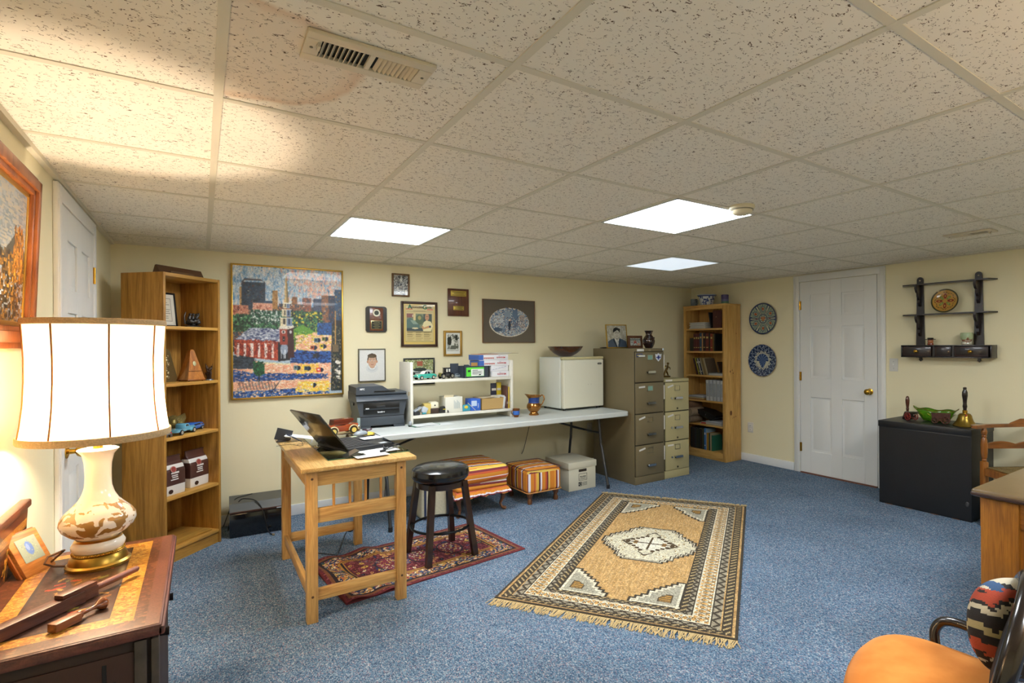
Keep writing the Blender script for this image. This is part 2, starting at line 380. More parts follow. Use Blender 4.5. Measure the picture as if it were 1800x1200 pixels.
def six_panel_door(name, wallx, sgn, y0, y1, ztop, casew, hinge_far, knob_col=BRASS):
    # lies in the plane x = wallx, faces the room in direction sgn; y0<y1 are the casing's outer edges
    d = MB().box(min(wallx, wallx + sgn * .006), max(wallx, wallx + sgn * .006), y0 + casew, y1 - casew, .012, ztop - casew)
    dr = struct(d.build(name, WHITE))
    w = y1 - y0 - 2 * casew; a = y0 + casew; H = ztop - casew; X = wallx + sgn * .006
    f = MB(); st = .15 * w; mid = .14 * w; pw = (w - 2 * st - mid) / 2
    rows = [(.07, .42), (.47, .79), (.85, .95)] if True else None
    def bx(ya, yb, za, zb, t): f.box(min(X, X + sgn * t), max(X, X + sgn * t), ya, yb, za, zb, .0015, 1)
    t = .010
    bx(a, a + st, .012, H, t); bx(a + w - st, a + w, .012, H, t); bx(a + st + pw, a + st + pw + mid, .012, H, t)
    for za, zb in ((.012, .12 * H), (.40 * H, .50 * H), (.765 * H, .82 * H), (.93 * H, H)):
        bx(a + st, a + st + pw, za, zb, t); bx(a + st + pw + mid, a + w - st, za, zb, t)
    fr = f.build('door_rails', WHITE, dr)
    f = MB()
    for za, zb in ((.12 * H, .40 * H), (.50 * H, .765 * H), (.82 * H, .93 * H)):
        for ya in (a + st, a + st + pw + mid):
            q = .022
            x1 = X + sgn * .0005; x2 = X + sgn * .008
            ring1 = [(x1, ya + q, za + q), (x1, ya + pw - q, za + q), (x1, ya + pw - q, zb - q), (x1, ya + q, zb - q)]
            q = .045
            ring2 = [(x2, ya + q, za + q), (x2, ya + pw - q, za + q), (x2, ya + pw - q, zb - q), (x2, ya + q, zb - q)]
            f.loft([ring1, ring2])
    f.build('raised_panels', WHITE, dr)
    c = MB()
    def cs(ya, yb, za, zb):
        c.box(min(wallx, wallx + sgn * .018), max(wallx, wallx + sgn * .018), ya, yb, za, zb, .004)
        c.box(min(wallx, wallx + sgn * .023), max(wallx, wallx + sgn * .023), ya + .006, yb - .022 if yb - ya < .2 else yb - .006, za + .006, zb - .006, .004)
    cs(y0, y0 + casew - .004, 0, ztop); cs(y1 - casew + .004, y1, 0, ztop); 
    c.box(min(wallx, wallx + sgn * .0195), max(wallx, wallx + sgn * .0195), y0 + .0015, y1 - .0015, ztop - casew + .004, ztop - .001, .004)
    c.build('door_casing', WHITE, dr)
    yh = (y1 - casew) if hinge_far else (y0 + casew)
    for z in (.22, .95, 1.68):
        h = MB().cyl((X + sgn * .014, yh, z), (X + sgn * .014, yh, z + .09), .006).box(min(X, X + sgn * .012), max(X, X + sgn * .012), yh - .016, yh + .003, z, z + .09)
        h.build('hinge', BRASS, dr)
    yk = (y0 + casew + .065) if hinge_far else (y1 - casew - .065)
    k = MB(); k.T = Matrix.Translation((X + sgn * .01, yk, .88)) @ Matrix.Rotation(sgn * PI / 2, 4, 'Y')
    k.lathe([(0, 0), (.03, 0), (.03, .004), (.012, .01), (.011, .03), (.022, .036), (.028, .048), (.026, .058), (.014, .066), (0, .068)], n=24)
    k.build('door_knob', knob_col, dr)
    return dr
six_panel_door('door_1', WL, 1, 2.98, 3.93, 2.02, .075, True)
six_panel_door('door_2', WR, -1, 2.352, 3.255, 2.035, .072, True)
struct(MB().box(WR - .03, WR - .002, 2.43, 3.18, 0, .010).build('trim_3', M('#7A4A38', .6)))

# ceiling lights
DIFF = emit('#F4FAFF', PANEL_EMIT)
DIFF_OFF = emit('#D6E4F0', PANEL_EMIT * .03)
def ceiling_light(i, j, label, mat=DIFF):
    x, y = GX + GP * i + GP / 2, GY + GP * j + GP / 2; t = thing('ceiling_light', label, 'light', (x, y, CEIL))
    h = GP / 2 - .012; f = MB()
    for a in (-1, 1):
        f.box(a * h - .012 * (a > 0), a * h + .012 * (a < 0), -h, h, -.006, -.001); f.box(-h, h, a * h - .012 * (a > 0), a * h + .012 * (a < 0), -.006, -.001)
    f.build('frame', M('#E8ECEC', .4), t); MB().box(-h + .012, h - .012, -h + .012, h - .012, -.0042, -.0015).build('diffuser', mat, t)
ceiling_light(1, 4, 'glowing square ceiling panel nearest the tall pictures, above the painted city view')
ceiling_light(3, 2, 'large bright square ceiling panel beside the smoke detector')
ceiling_light(5, 4, 'dim grey square ceiling panel toward the pine bookcase', DIFF_OFF)
ceiling_light(2, -2, 'added unseen square ceiling panel behind the viewer')  # extra panel added out of view to brighten the near room
ceiling_light(5, -1, 'added unseen square ceiling panel out of frame at the right')  # second added light, kept outside the camera's view

def vent(label, loc, L, W, rz):
    t = thing('ceiling_vent', label, 'vent', loc, rz); f = MB()
    mt = M('#D8CDB4', .5)
    f.box(-L / 2, L / 2, -W / 2, -W / 2 + .03, -.010, 0, .002); f.box(-L / 2, L / 2, W / 2 - .03, W / 2, -.010, 0, .002)
    f.box(-L / 2, -L / 2 + .035, -W / 2 + .03, W / 2 - .03, -.010, 0, .002); f.box(L / 2 - .035, L / 2, -W / 2 + .03, W / 2 - .03, -.010, 0, .002)
    f.box(-.006, .006, -W / 2 + .03, W / 2 - .03, -.009, 0)
    f.build('frame', mt, t)
    MB().box(-L / 2 + .02, L / 2 - .02, -W / 2 + .02, W / 2 - .02, -.001, 0).build('dark_opening', M('#1E1B17', .9), t)
    n = 9
    for sgn in (-1, 1):
        for k in range(n):
            x = sgn * (.014 + (L / 2 - .05) * (k + .5) / n); s = MB(); s.T = Matrix.Translation((x, 0, -.006)) @ Matrix.Rotation(sgn * .85, 4, 'Y')
            s.box(-.0055, .0055, -W / 2 + .03, W / 2 - .03, -.0006, .0006); s.build('slat', mt, t)
    for sgn in (-1, 1): MB().lathe([(0, -.0125), (.004, -.0115), (.004, -.009)], (sgn * (L / 2 - .016), 0, 0), 10).build('screw', M('#8D8674', .4, .8), t)
    MB().box(-L / 2 + .026, -L / 2 + .032, -.03, -.008, -.02, -.009).build('lever', mt, t)
vent('long louvred ceiling vent with two banks of slats beside the water stain', (.352, 1.368, CEIL - .001), .30, .135, .0)
vent('small louvred ceiling vent above the wall shelf', (4.16, 1.38, CEIL - .001), .26, .13, PI / 2)
t = thing('smoke_detector', 'round off-white smoke detector on the ceiling by the bright panel', 'smoke detector', (2.335, 1.765, CEIL))
MB().lathe([(0, 0), (.062, 0), (.064, -.008), (.062, -.016), (.054, -.02), (.050, -.034), (.040, -.042), (0, -.044)][::-1], n=32).build('housing', M('#E2D6B4', .5), t)
MB().lathe([(.0545, -.018), (.0565, -.019), (.0565, -.023), (.0535, -.024)], n=32).build('vent_ring', M('#8D866F', .6), t)
MB().lathe([(0, -.047), (.008, -.0465), (.009, -.043)], (.02, 0, 0), 12).build('test_button', M('#D0C49F', .5), t)

def outlet(label, loc, rz, switch=False):
    t = thing('light_switch' if switch else 'wall_outlet', label, 'switch' if switch else 'outlet', loc, rz)
    MB().box(-.036, .036, -.006, -.001, -.058, .058, .002).build('cover_plate', M('#DAD8D0', .4), t)
    if switch:
        MB().box(-.006, .006, -.015, -.005, -.004, .012, .002).build('toggle', M('#E9E7E0', .4), t)
        for z in (-.03, .03): MB().cyl((0, -.0075, z), (0, -.005, z), .0035, n=10).build('screw', M('#A9A79F', .4), t)
    else:
        for z in (-.026, .02):
            s = MB().box(-.016, .016, -.008, -.005, z - .013, z + .015, .003).build('socket', M('#E4E2DA', .4), t)
            MB().box(-.008, -.005, -.0087, -.0075, z - .003, z + .007).box(.005, .008, -.0087, -.0075, z - .003, z + .007).build('slots', BLACKM, s)
outlet('white light switch between the white door and the wall shelf', (WR, 2.288, 1.135), -PI / 2, True)
outlet('white electrical outlet low on the wall right of the pine bookcase', (WR, 3.80, .385), -PI / 2)
outlet('cream outlet in shadow under the right end of the folding table', (3.53, WB, .42), 0)
# ================================================================== LEFT FOREGROUND: chest, lamp, tools
DK = wood('#2A120B', '#5A2C1C', 'Y', .3, 1, .3); DKX = wood('#2E160C', '#6A3A26', 'X', .35, 1, .2)
MAH = wood('#40201A', '#6A3A30', 'Y', .5)
CX0, CX1, CY0, CY1, CZ = -.492, -.084, 1.645, 2.405, .65
t = thing('painted_chest', 'antique dark chest with marquetry top and painted flower back under the lamp', 'chest', (CX0, CY0, 0))
W, D = CX1 - CX0, CY1 - CY0
MB().box(.03, W - .02, .02, D - .02, .02, CZ - .03, .003).build('body', M('#2A120C', .6, noise=.3, nscale=12), t)
MB().box(0, W, 0, D, CZ - .03, CZ - .002, .004).build('top_board', MAH, t)
im = Img(110, 200, '#5A3422')
im.dabs(2600, 0, 0, 1, 1, ['#4A281A', '#6E4028', '#7A4A30', '#53301F'], .03, .012)
im.rect(.0, .0, 1, .012, '#6A4030'); im.rect(.93, 0, 1, 1, '#6B4336'); im.rect(.0, .0, 1, .015, '#6B4336')
def band(x0, y0, x1, y1):
    im.rect(x0, y0, x1, y1, '#B9812E'); im.dabs(int(900 * (x1 - x0 + .05) * (y1 - y0 + .05) * 6), x0, y0, x1 - .03, y1 - .01, ['#A86C22', '#C99440', '#9A5E1E', '#D0A04C'], .03, .01)
band(.14, .07, .86, .13); band(.14, .90, .86, .95); band(.14, .07, .24, .95); band(.74, .07, .86, .95)
im.rect(.24, .13, .74, .90, '#2E1C14'); im.rect(.255, .14, .725, .89, '#43291D'); im.dabs(1800, .255, .14, .70, .88, ['#3A2218', '#4E3224', '#5A3C2C', '#382016'], .02, .012)
for q in range(46):
    x, y = rng.uniform(.32, .66), rng.uniform(.22, .74); a = rng.uniform(0, 6)
    im.line([(x, y), (x + .05 * math.cos(a), y + .022 * math.sin(a))], .016, ['#B5803A', '#A8402A', '#7A7A38', '#8A5A2A', '#C09A50'][q % 5])
im.grain(.05)
canvas(im, W - .012, D - .012, 'marquetry_top', t, (W / 2, D / 2, CZ - .0008), plane='XY', rough=.32, coat=.25)
MB().box(-.004, W + .004, -.004, .012, CZ - .028, CZ - .006, .005).box(W - .010, W + .006, -.004, D, CZ - .028, CZ - .006, .005).build('top_moulding', MAH, t)
# end panel with dark inlaid lines
MB().box(.05, W - .05, .015, .02, .08, CZ - .06, .002).build('end_panel', M('#35180F', .55), t)
f = MB()
for x in (.07, W - .115): f.box(x, x + .008, .0135, .016, .06, CZ - .075)
f.box(.05, W - .09, .0135, .016, CZ - .13, CZ - .122); f.box(.05, W - .09, .0135, .016, .12, .128)
f.build('inlay_lines', M('#100706', .4), t)
MB().box(W - .055, W - .03, .008, .02, .02, CZ - .035, .003).box(W - .022, W - .006, .004, .03, .02, CZ - .035, .003).build('corner_post', M('#4A403A', .6, noise=.5, nscale=25), t)
for y in (.25, .5):
    MB().cyl((W - .022, y, .52), (W + .004, y, .52), .008, .012).build('drawer_knob', M('#1A1210', .4), t)
# back board with painted flowers
MB().prism([(-.002, CZ - .03), (.012, CZ - .03), (.022, CZ + .17), (.008, CZ + .17)], .0, D, 'XZ').build('back_board', MAH, t)
MB().box(.004, .032, -.002, D + .002, CZ + .168, CZ + .192, .005).build('cap_moulding', DKX, t)
im = Img(160, 50, '#3A1E15'); im.dabs(1500, 0, 0, .98, .98, ['#2E1710', '#4A2A1E', '#53301F'], .02, .03)
im.rect(0, .80, 1, 1, '#5A3122'); im.rect(0, .64, 1, .80, '#A8702E'); im.dabs(200, 0, .64, .98, .78, ['#9A6222', '#B98238'], .03, .03)
for x0 in (.08, .22, .38, .55, .72):
    for q in range(40):
        y = rng.uniform(.04, .5); sp = .035 * (1.2 - y * 1.8)
        x = x0 + rng.normal(0, sp * .5); im.line([(x, y), (x + .004, y + .07)], .009, ['#C8862E', '#D99B3A', '#B0651F', '#7A7030'][q % 4])
im.grain(.05)
canvas(im, D - .01, .172, 'painted_back', t, (.0195, D / 2, CZ + .082), (0.055, 0, PI / 2), rough=.3, coat=.3)

# lamp
LX, LY = -.272, 2.215
t = thing('table_lamp', 'lit table lamp with white pleat-seamed shade and white and gold porcelain vase base', 'lamp', (LX, LY, CZ))
MB().lathe([(0, 0), (.080, 0), (.081, .008), (.074, .013), (.070, .028), (.064, .036), (.066, .041), (.060, .046), (0, .046)], n=64).build('brass_base', M('#A8873C', .32, 1), t)
b = MB()
for k in range(64):
    a = 2 * PI * k / 64; b.ball((.0635 * math.cos(a), .0635 * math.sin(a), .043), .0027, 6)
b.build('beaded_ring', BRASS, t)
pf = [(0, .046), (.060, .047), (.066, .056), (.067, .066), (.060, .078), (.052, .084), (.056, .090), (.072, .100), (.088, .116), (.095, .134), (.093, .150), (.083, .166), (.066, .184), (.050, .202), (.040, .222), (.034, .245), (.032, .275), (.034, .318), (.040, .345), (.050, .357), (.052, .361), (.046, .364), (0, .364)]
b = MB(); b.lathe(pf, n=96)
vase = b.build('porcelain_vase', None, t)
def porcelain():
    m = bpy.data.materials.new('porcelain_gold'); m.use_nodes = True; nt = m.node_tree; N = nt.nodes; Lk = nt.links.new; bs = N['Principled BSDF']
    bs.inputs['Roughness'].default_value = .12; bs.inputs['Coat Weight'].default_value = .5
    tc = N.new('ShaderNodeTexCoord'); sp = N.new('ShaderNodeSeparateXYZ'); Lk(tc.outputs['Object'], sp.inputs[0])
    n = N.new('ShaderNodeTexNoise'); n.inputs['Scale'].default_value = 33; n.inputs['Detail'].default_value = 1.5; n.inputs['Distortion'].default_value = .6; Lk(tc.outputs['Object'], n.inputs['Vector'])
    n2 = N.new('ShaderNodeTexVoronoi'); n2.inputs['Scale'].default_value = 130; Lk(tc.outputs['Object'], n2.inputs['Vector'])
    def mth(op, a, bb, c=None):
        x = N.new('ShaderNodeMath'); x.operation = op
        for i, v in enumerate((a, bb, c)):
            if v is None: continue
            if isinstance(v, (int, float)): x.inputs[i].default_value = v
            else: Lk(v, x.inputs[i])
        return x.outputs[0]
    band = mth('LESS_THAN', mth('ABSOLUTE', mth('SUBTRACT', sp.outputs[2], .150), 0), .05)
    thr = mth('MULTIPLY_ADD', mth('ABSOLUTE', mth('SUBTRACT', sp.outputs[2], .142), 0), 1.9, .462)
    fac = mth('MULTIPLY', mth('GREATER_THAN', mth('MULTIPLY_ADD', n2.outputs['Distance'], .07, n.outputs['Fac']), mth('ADD', thr, .035)), band)
    mx = N.new('ShaderNodeMix'); mx.data_type = 'RGBA'; Lk(fac, mx.inputs[0]); mx.inputs[6].default_value = (*lin('#F3EADB'), 1); mx.inputs[7].default_value = (*lin('#97702F'), 1)
    Lk(mx.outputs[2], bs.inputs['Base Color']); Lk(mth('MULTIPLY_ADD', fac, .35, .12), bs.inputs['Roughness'])
    bp = N.new('ShaderNodeBump'); bp.inputs['Strength'].default_value = .5; bp.inputs['Distance'].default_value = .002; Lk(fac, bp.inputs['Height']); Lk(bp.outputs[0], bs.inputs['Normal'])
    return m
vase.data.materials.append(porcelain())
MB().lathe([(.0595, .080), (.0535, .0835), (.0535, .0855), (.057, .088)], n=64, close=False).build('gold_line', M('#C9A25A', .3, 1), t)
MB().cyl((0, 0, .36), (0, 0, .44), .012).cyl((0, 0, .42), (0, 0, .47), .02, .018).build('socket', BRASS, t)
MB().ball((0, 0, .50), (.03, .03, .034)).build('bulb', emit('#FFE8CC', BULB), t)
hp = MB(); pts = [(.0, .0, 0)]
arc = [(.075 * math.sin(a), 0, .45 + .14 * (1 - math.cos(a))) for a in [PI * k / 20 for k in range(21)]]
hp.tube([(-x, y, z) for x, y, z in arc[1:]][::-1] + [(x, y, z) for x, y, z in arc[1:]], .002); hp.build('harp', BRASS, t)
sp = [(.184, .400), (.176, .452), (.170, .51), (.167, .58), (.167, .65), (.170, .71), (.173, .762)]
def shade_mat():
    m = bpy.data.materials.new('shade_silk'); m.use_nodes = True; nt = m.node_tree; N = nt.nodes; b = N['Principled BSDF']; out = N['Material Output']
    b.inputs['Base Color'].default_value = (*lin('#F6E6C8'), 1); b.inputs['Roughness'].default_value = .8
    tr = N.new('ShaderNodeBsdfTranslucent'); tr.inputs[0].default_value = (*lin('#FBE9CC'), 1)
    mx = N.new('ShaderNodeMixShader'); mx.inputs[0].default_value = .4; nt.links.new(b.outputs[0], mx.inputs[1]); nt.links.new(tr.outputs[0], mx.inputs[2]); nt.links.new(mx.outputs[0], out.inputs[0])
    return m
n = 96; sh = MB(); rings = []
def shr(r, j): return r * (1 - .018 * abs(math.sin(4 * (2 * PI * j / n))) ** 2)
for r, z in sp: rings.append([(shr(r, j) * math.cos(2 * PI * j / n), shr(r, j) * math.sin(2 * PI * j / n), z) for j in range(n)])
sh.loft(rings, caps=False); o = sh.build('lamp_shade', shade_mat(), t, 60)
trim = M('#D9B98A', .8, noise=.3, nscale=200)
for z, r, dz in ((.400, .185, .016), (.754, .174, .012)):
    MB().lathe([(r, z - .004), (r + .0025, z), (r + .002, z + dz), (r, z + dz + .002), (r - .003, z + dz), (r - .003, z - .002), (r, z - .004)], n=96, close=False).build('shade_braid', trim, t)
for k in range(8):
    a = 2 * PI * (k + .35) / 8; s = MB(); s.tube([((r * .986 + .0012) * math.cos(a), (r * .986 + .0012) * math.sin(a), z) for r, z in sp], .0024, 8); s.build('shade_seam', M('#8A5A24', .9), t)
s = MB(); s.tube([(-.078, -.01, .012), (-.10, -.02, .02), (-.12, -.03, .035), (-.115, -.015, .05), (-.09, .0, .055), (-.085, .03, .05), (-.12, .06, .012), (-.15, .08, .004)], .0032, 8); s.build('lamp_cord', M('#6B4A30', .5), t)

# unseen uplight added behind the viewer to warm the near ceiling
t = thing('added_floor_lamp', 'added unseen brass floor lamp behind the viewer, warming the near ceiling', 'lamp', (1.6, -.75, 0))
MB().lathe([(0, 0), (.14, 0), (.14, .012), (.03, .03), (0, .032)], n=40).build('base', BRASS, t); MB().cyl((0, 0, .03), (0, 0, 1.36), .011).build('pole', BRASS, t)
MB().lathe([(.02, 1.35), (.07, 1.37), (.14, 1.43), (.17, 1.49), (.165, 1.49), (.135, 1.437), (.066, 1.378), (.016, 1.358), (.02, 1.35)], n=48, close=False).build('glass_bowl', M('#D8C49A', .4), t)
MB().ball((0, 0, 1.43), (.03, .03, .034)).build('bulb', emit('#FFDCB4', BULB * .9), t)

# small wood-framed tile leaning behind the lamp
t = thing('framed_tile', 'small oak block frame with a blue picture tile leaning on the chest back', 'frame', (-.405, 2.235, CZ), rot=(math.radians(-26), 0, math.radians(64)))
oak = wood('#8A4E1E', '#C98A45', 'X', .4)
MB().box(-.055, .055, 0, .028, 0, .135, .004).build('frame_block', oak, t)
MB().box(-.06, .06, .010, .02, -.003, .139, .003).build('moulding', wood('#7A3C14', '#B06A2C', 'Z', .4), t)
im = Img(40, 40, '#8E9A8A'); im.ell(.5, .55, .18, .3, '#5A78B8'); im.ell(.45, .6, .08, .14, '#7C93C8'); im.dabs(60, .1, .1, .9, .9, ['#9AA892', '#7E8C88'], .05, .05)
canvas(im, .07, .075, 'tile_picture', t, (0, -.001, .078))

# long wooden tool and turned wooden plug on the chest
MWD = wood('#3E1F17', '#6E4232', 'X', .4)
t = thing('wooden_plane_stick', 'long reddish wooden tool with square beam, block and round rod lying across the chest', 'wooden tool', (-.272, 1.905, CZ + .001), math.atan2(.243, .21))
MB().box(-.31, .0, -.017, .017, 0, .030, .001).build('beam', MWD, t)
MB().box(-.055, .035, -.013, .013, .030, .041, .001).build('wedge', MWD, t)
MB().box(0, .04, -.012, .012, 0, .030, .001).build('block', MWD, t)
MB().cyl((.035, 0, .019), (.165, 0, .019), .009, n=20).cyl((.165, 0, .019), (.17, 0, .019), .009, .006).build('rod', wood('#5A3022', '#8A5540', 'X', .4), t)
t = thing('turned_wood_plug', 'small wooden plug with a turned mushroom knob on the near end of the chest', 'wooden tool', (-.262, 1.775, CZ + .001), math.radians(48))
MB().box(-.055, .005, -.013, .013, 0, .020, .001).build('plug', wood('#6A3A20', '#9A6038', 'X', .4), t)
b = MB(); b.T = Matrix.Translation((.005, 0, .012)) @ Matrix.Rotation(PI / 2, 4, 'Y')
b.lathe([(0, 0), (.009, 0), (.010, .006), (.006, .012), (.0045, .03), (.006, .045), (.013, .055), (.016, .062), (.013, .068), (0, .070)], n=24); b.build('turned_knob', wood('#5A2C14', '#8E4E28', 'X', .25, 1, .4), t)

# big framed landscape on left wall
t = thing('framed_landscape', 'large painting in a wide orange-brown moulded frame on the left wall', 'painting', (WL + .003, 2.20, 1.35), rot=(0, math.radians(2.2), 0))
FO = wood('#6A3414', '#9A5A2A', 'Z', .4, 1, .15); FOX = wood('#6A3414', '#9A5A2A', 'Y', .4, 1, .15)
def frame_parts(t, y0, y1, z0, z1, w, mat1, mat2, d):
    for prof_in, prof_out, dd in ((0, .25, .6), (.22, .62, 1.0), (.6, .82, .75), (.8, 1.0, .45)):
        f = MB(); a, b2 = w * prof_in, w * prof_out
        f.box(0, d * dd, y0 + a, y0 + b2, z0 + a, z1 - a, .003); f.box(0, d * dd, y1 - b2, y1 - a, z0 + a, z1 - a, .003)
        f.box(0, d * dd, y0 + a, y1 - a, z0 + a, z0 + b2, .003); f.box(0, d * dd, y0 + a, y1 - a, z1 - b2, z1 - a, .003)
        f.build('frame_moulding', mat1 if dd != .45 else M('#B98A3A', .35, .8), t)
frame_parts(t, -.40, .312, -.02, .56, .085, FO, FOX, .035)
im = Img(100, 80, '#8FA0B0'); im.rect(0, .45, 1, 1, '#8A949C'); im.dabs(900, 0, .5, 1, 1, ['#9AA2A8', '#7C8A94', '#A8A498'], .06, .02)
im.poly([(0, .45), (.3, .62), (.6, .5), (.8, .66), (1, .55), (1, .4), (0, .4)], '#4A4A44'); im.dabs(1500, 0, 0, 1, .5, ['#3A2E1E', '#5A4322', '#7A5A2A', '#2A2A20', '#A87B2E'], .03, .03)
for x in (.8, .86, .93): im.dabs(120, x - .03, .3, x + .03, .7, ['#C28A2E', '#A86A20', '#6A4A1E'], .02, .04)
canvas(im, .545, .42, 'painted_canvas', t, (.012, -.044, .27), (0, 0, PI / 2), rough=.3, coat=.3)

# ================================================================== LEFT OAK-VENEER BOOKCASE
OAK = wood('#8A5E1E', '#C09042', 'Z', .5); OAKX = wood('#946A26', '#C09444', 'X', .5)
BC = thing('corner_bookcase', 'tall oak veneer bookcase standing diagonally in the back left corner', 'bookcase', (-.189, 4.014, 0), math.atan2(.731, .683))
BW, BD, BH = .434, .30, 1.79
for x in (0, BW - .017): MB().box(x, x + .017, 0, BD, 0, BH, .0015).build('side_panel', OAK, BC)
MB().box(.017, BW - .017, BD - .008, BD, .03, BH - .002).build('back_panel', OAK, BC)
MB().box(.017, BW - .017, .001, BD - .008, BH - .022, BH - .001, .001).build('top_panel', OAKX, BC)
MB().box(.017, BW - .017, .012, .025, 0, .075).build('kick_board', OAKX, BC)
SHELF = [1.462, 1.107, .775, .408, .092]
for i, z in enumerate(SHELF):
    MB().box(.017, BW - .017, .003, BD - .008, z - .019, z, .001).build('shelf', wood('#B07E34', '#D8A854', 'X', .5), BC)
def on_bc(x, y, z=0): # local bookcase point -> world
    a = math.atan2(.731, .683); return (-.189 + x * math.cos(a) - y * math.sin(a), 4.014 + x * math.sin(a) + y * math.cos(a), z)
BA = math.atan2(.731, .683)
t = thing('loose_board', 'flat loose board lying on the bottom shelf of the oak bookcase', 'board', on_bc(.04, .03, SHELF[4] + .001), BA)
MB().box(0, .35, 0, .24, 0, .012, .001).build('board', OAKX, t)
t = thing('desk_nameplate', 'dark wooden triangular desk nameplate on top of the oak bookcase', 'nameplate', on_bc(.015, .04, BH), BA)
MB().prism([(0, 0), (.05, 0), (.034, .045), (.024, .048)], 0, .33, 'YZ').build('wedge_body', wood('#3A2210', '#5A3A1E', 'X', .4), t)
MB().box(.08, .25, .0, .0022, 0, .018).build('engraved_plate', M('#5A4020', .4), t)
def stand_frame(name, label, cat, loc, rz, w, h, fw, fm, im, tilt=10, depth=.012, mat_w=0, group=None):
    t = thing(name, label, cat, loc, rot=(math.radians(-tilt), 0, rz), group=group); f = MB()
    f.box(-w / 2, -w / 2 + fw, 0, depth, 0, h, .001); f.box(w / 2 - fw, w / 2, 0, depth, 0, h, .001)
    f.box(-w / 2 + fw, w / 2 - fw, 0, depth, 0, fw, .001); f.box(-w / 2 + fw, w / 2 - fw, 0, depth, h - fw, h, .001)
    f.build('frame', fm, t)
    canvas(im, w - 2 * fw, h - 2 * fw, 'picture', t, (0, .004, h / 2), rough=.15, coat=.3)
    MB().box(-w / 2 + .002, w / 2 - .002, .005, depth, .002, h - .002).build('backing', M('#3A3026', .8), t)
    if tilt:
        MB().bar((0, depth, h * .72), (0, depth + h * .26, h * .045), .03, .003, (1, 0, 0)).build('easel_strut', M('#3A3026', .8), t)
    return t
im = Img(50, 64, '#E4E0D2'); im.rect(.14, .12, .86, .88, '#8E8A80'); im.rect(.17, .145, .83, .855, '#DDD8C8')
for y, a in ((.72, .3), (.66, .22), (.55, .36), (.5, .2), (.44, .24), (.38, .2), (.28, .3), (.22, .3)): im.rect(a, y, 1 - a, y + .018, '#6A665E')
stand_frame('certificate_frame', 'black framed printed certificate on the upper shelf of the oak bookcase', 'frame', on_bc(.175, .165, SHELF[0] + .001), BA + .05, .20, .225, .012, M('#14161C', .3), im, 6)
t = thing('pewter_figurine', 'dark pewter figurine group beside the framed certificate', 'figurine', on_bc(.315, .10, SHELF[0]), BA)
b = MB(); b.lathe([(0, 0), (.05, 0), (.05, .008), (.045, .012), (0, .014)], n=24, sx=1.05, sy=.7)
pw = M('#4A4744', .35, .7, noise=.5, nscale=90, bump=.6); b.build('plinth', pw, t)
b = MB(); R2 = random.Random(3)
for k in range(26):
    a = R2.uniform(0, 6.28); r = R2.uniform(0, .036); b.ball((r * math.cos(a), r * .6 * math.sin(a), .02 + R2.uniform(0, .03)), R2.uniform(.010, .018), 8)
b.build('carved_mass', pw, t)
b = MB()
for x in (-.03, 0, .032): b.tube([(x, 0, .04), (x * .9, 0, .065), (x * .8, -.004, .08)], [.012, .010, .006]).ball((x * .8, -.005, .085), .0095, 8)
b.build('figures', pw, t); MB().tube([(.03, 0, .06), (.045, 0, .085), (.05, 0, .098)], [.006, .008, .003]).build('raised_arm', pw, t); MB().tube([(-.05, .01, .02), (-.055, .01, .07), (-.045, .01, .10)], [.004, .004, .003]).build('staff', pw, t)
t = thing('relief_plaque', 'silvery gold relief plaque with clipped corners leaning on the middle shelf', 'plaque', on_bc(.14, .15, SHELF[1] + .001), rot=(math.radians(-10), 0, BA + .04))
oc = [(-.10, 0), (.10, 0), (.115, .02), (.09, .20), (.075, .215), (-.075, .215), (-.09, .20), (-.115, .02)]
MB().prism(oc, 0, .012, 'XZ').build('plaque_plate', M('#8E7E52', .35, .8), t)
b = MB()
for k in range(60): b.ball((R2.uniform(-.07, .07), -.001, R2.uniform(.03, .19)), (R2.uniform(.005, .012), .004, R2.uniform(.004, .012)), 8)
b.build('raised_relief', M('#B5A67E', .3, .8), t)
t = thing('metronome', 'pyramid shaped wooden metronome with an oval badge', 'metronome', on_bc(.305, .105, SHELF[1]), .60)
pyr = lambda w, d, h, w2, d2, z0=0: [[(-w / 2, -d / 2, z0), (w / 2, -d / 2, z0), (w / 2, d / 2, z0), (-w / 2, d / 2, z0)], [(-w2 / 2, -d2 / 2, h), (w2 / 2, -d2 / 2, h), (w2 / 2, d2 / 2, h), (-w2 / 2, d2 / 2, h)]]
MB().loft(pyr(.112, .112, .198, .028, .028, .008)).build('case', wood('#8A4A14', '#C07A2C', 'Z', .3, 1, .5), t)
MB().loft(pyr(.028, .028, .208, .018, .018, .198)).build('cap', wood('#8A4A14', '#C07A2C', 'Z', .3, 1, .5), t)
MB().box(-.06, .06, -.06, .06, .004, .012, .002).build('foot_plate', wood('#6A3812', '#9A5A20', 'X', .3), t)
MB().box(-.043, .043, -.0475, -.043, .065, .067).build('door_gap', M('#3A1E0C', .5), t)
o = MB().lathe([(0, -.003), (.013, -.003), (.013, .002), (0, .003)], n=24, sx=.8, sy=1.25).build('oval_badge', M('#B9B38A', .3, .7), t); o.location = (0, -.0335, .115); o.rotation_euler = (PI / 2 - .22, 0, 0)
for x in (-.045, .045):
    for y in (-.045, .045): MB().ball((x, y, .003), (.006, .006, .004), 8).build('foot', BLACKM, t)
t = thing('bronze_grass_sculpture', 'small bronze reed cluster sculpture right of the metronome', 'sculpture', on_bc(.385, .045, SHELF[1]), BA)
bz = M('#4A3A30', .35, .7)
MB().lathe([(0, 0), (.028, 0), (.026, .007), (0, .009)], n=20).build('base', M('#6A7078', .3, .5), t)
b = MB()
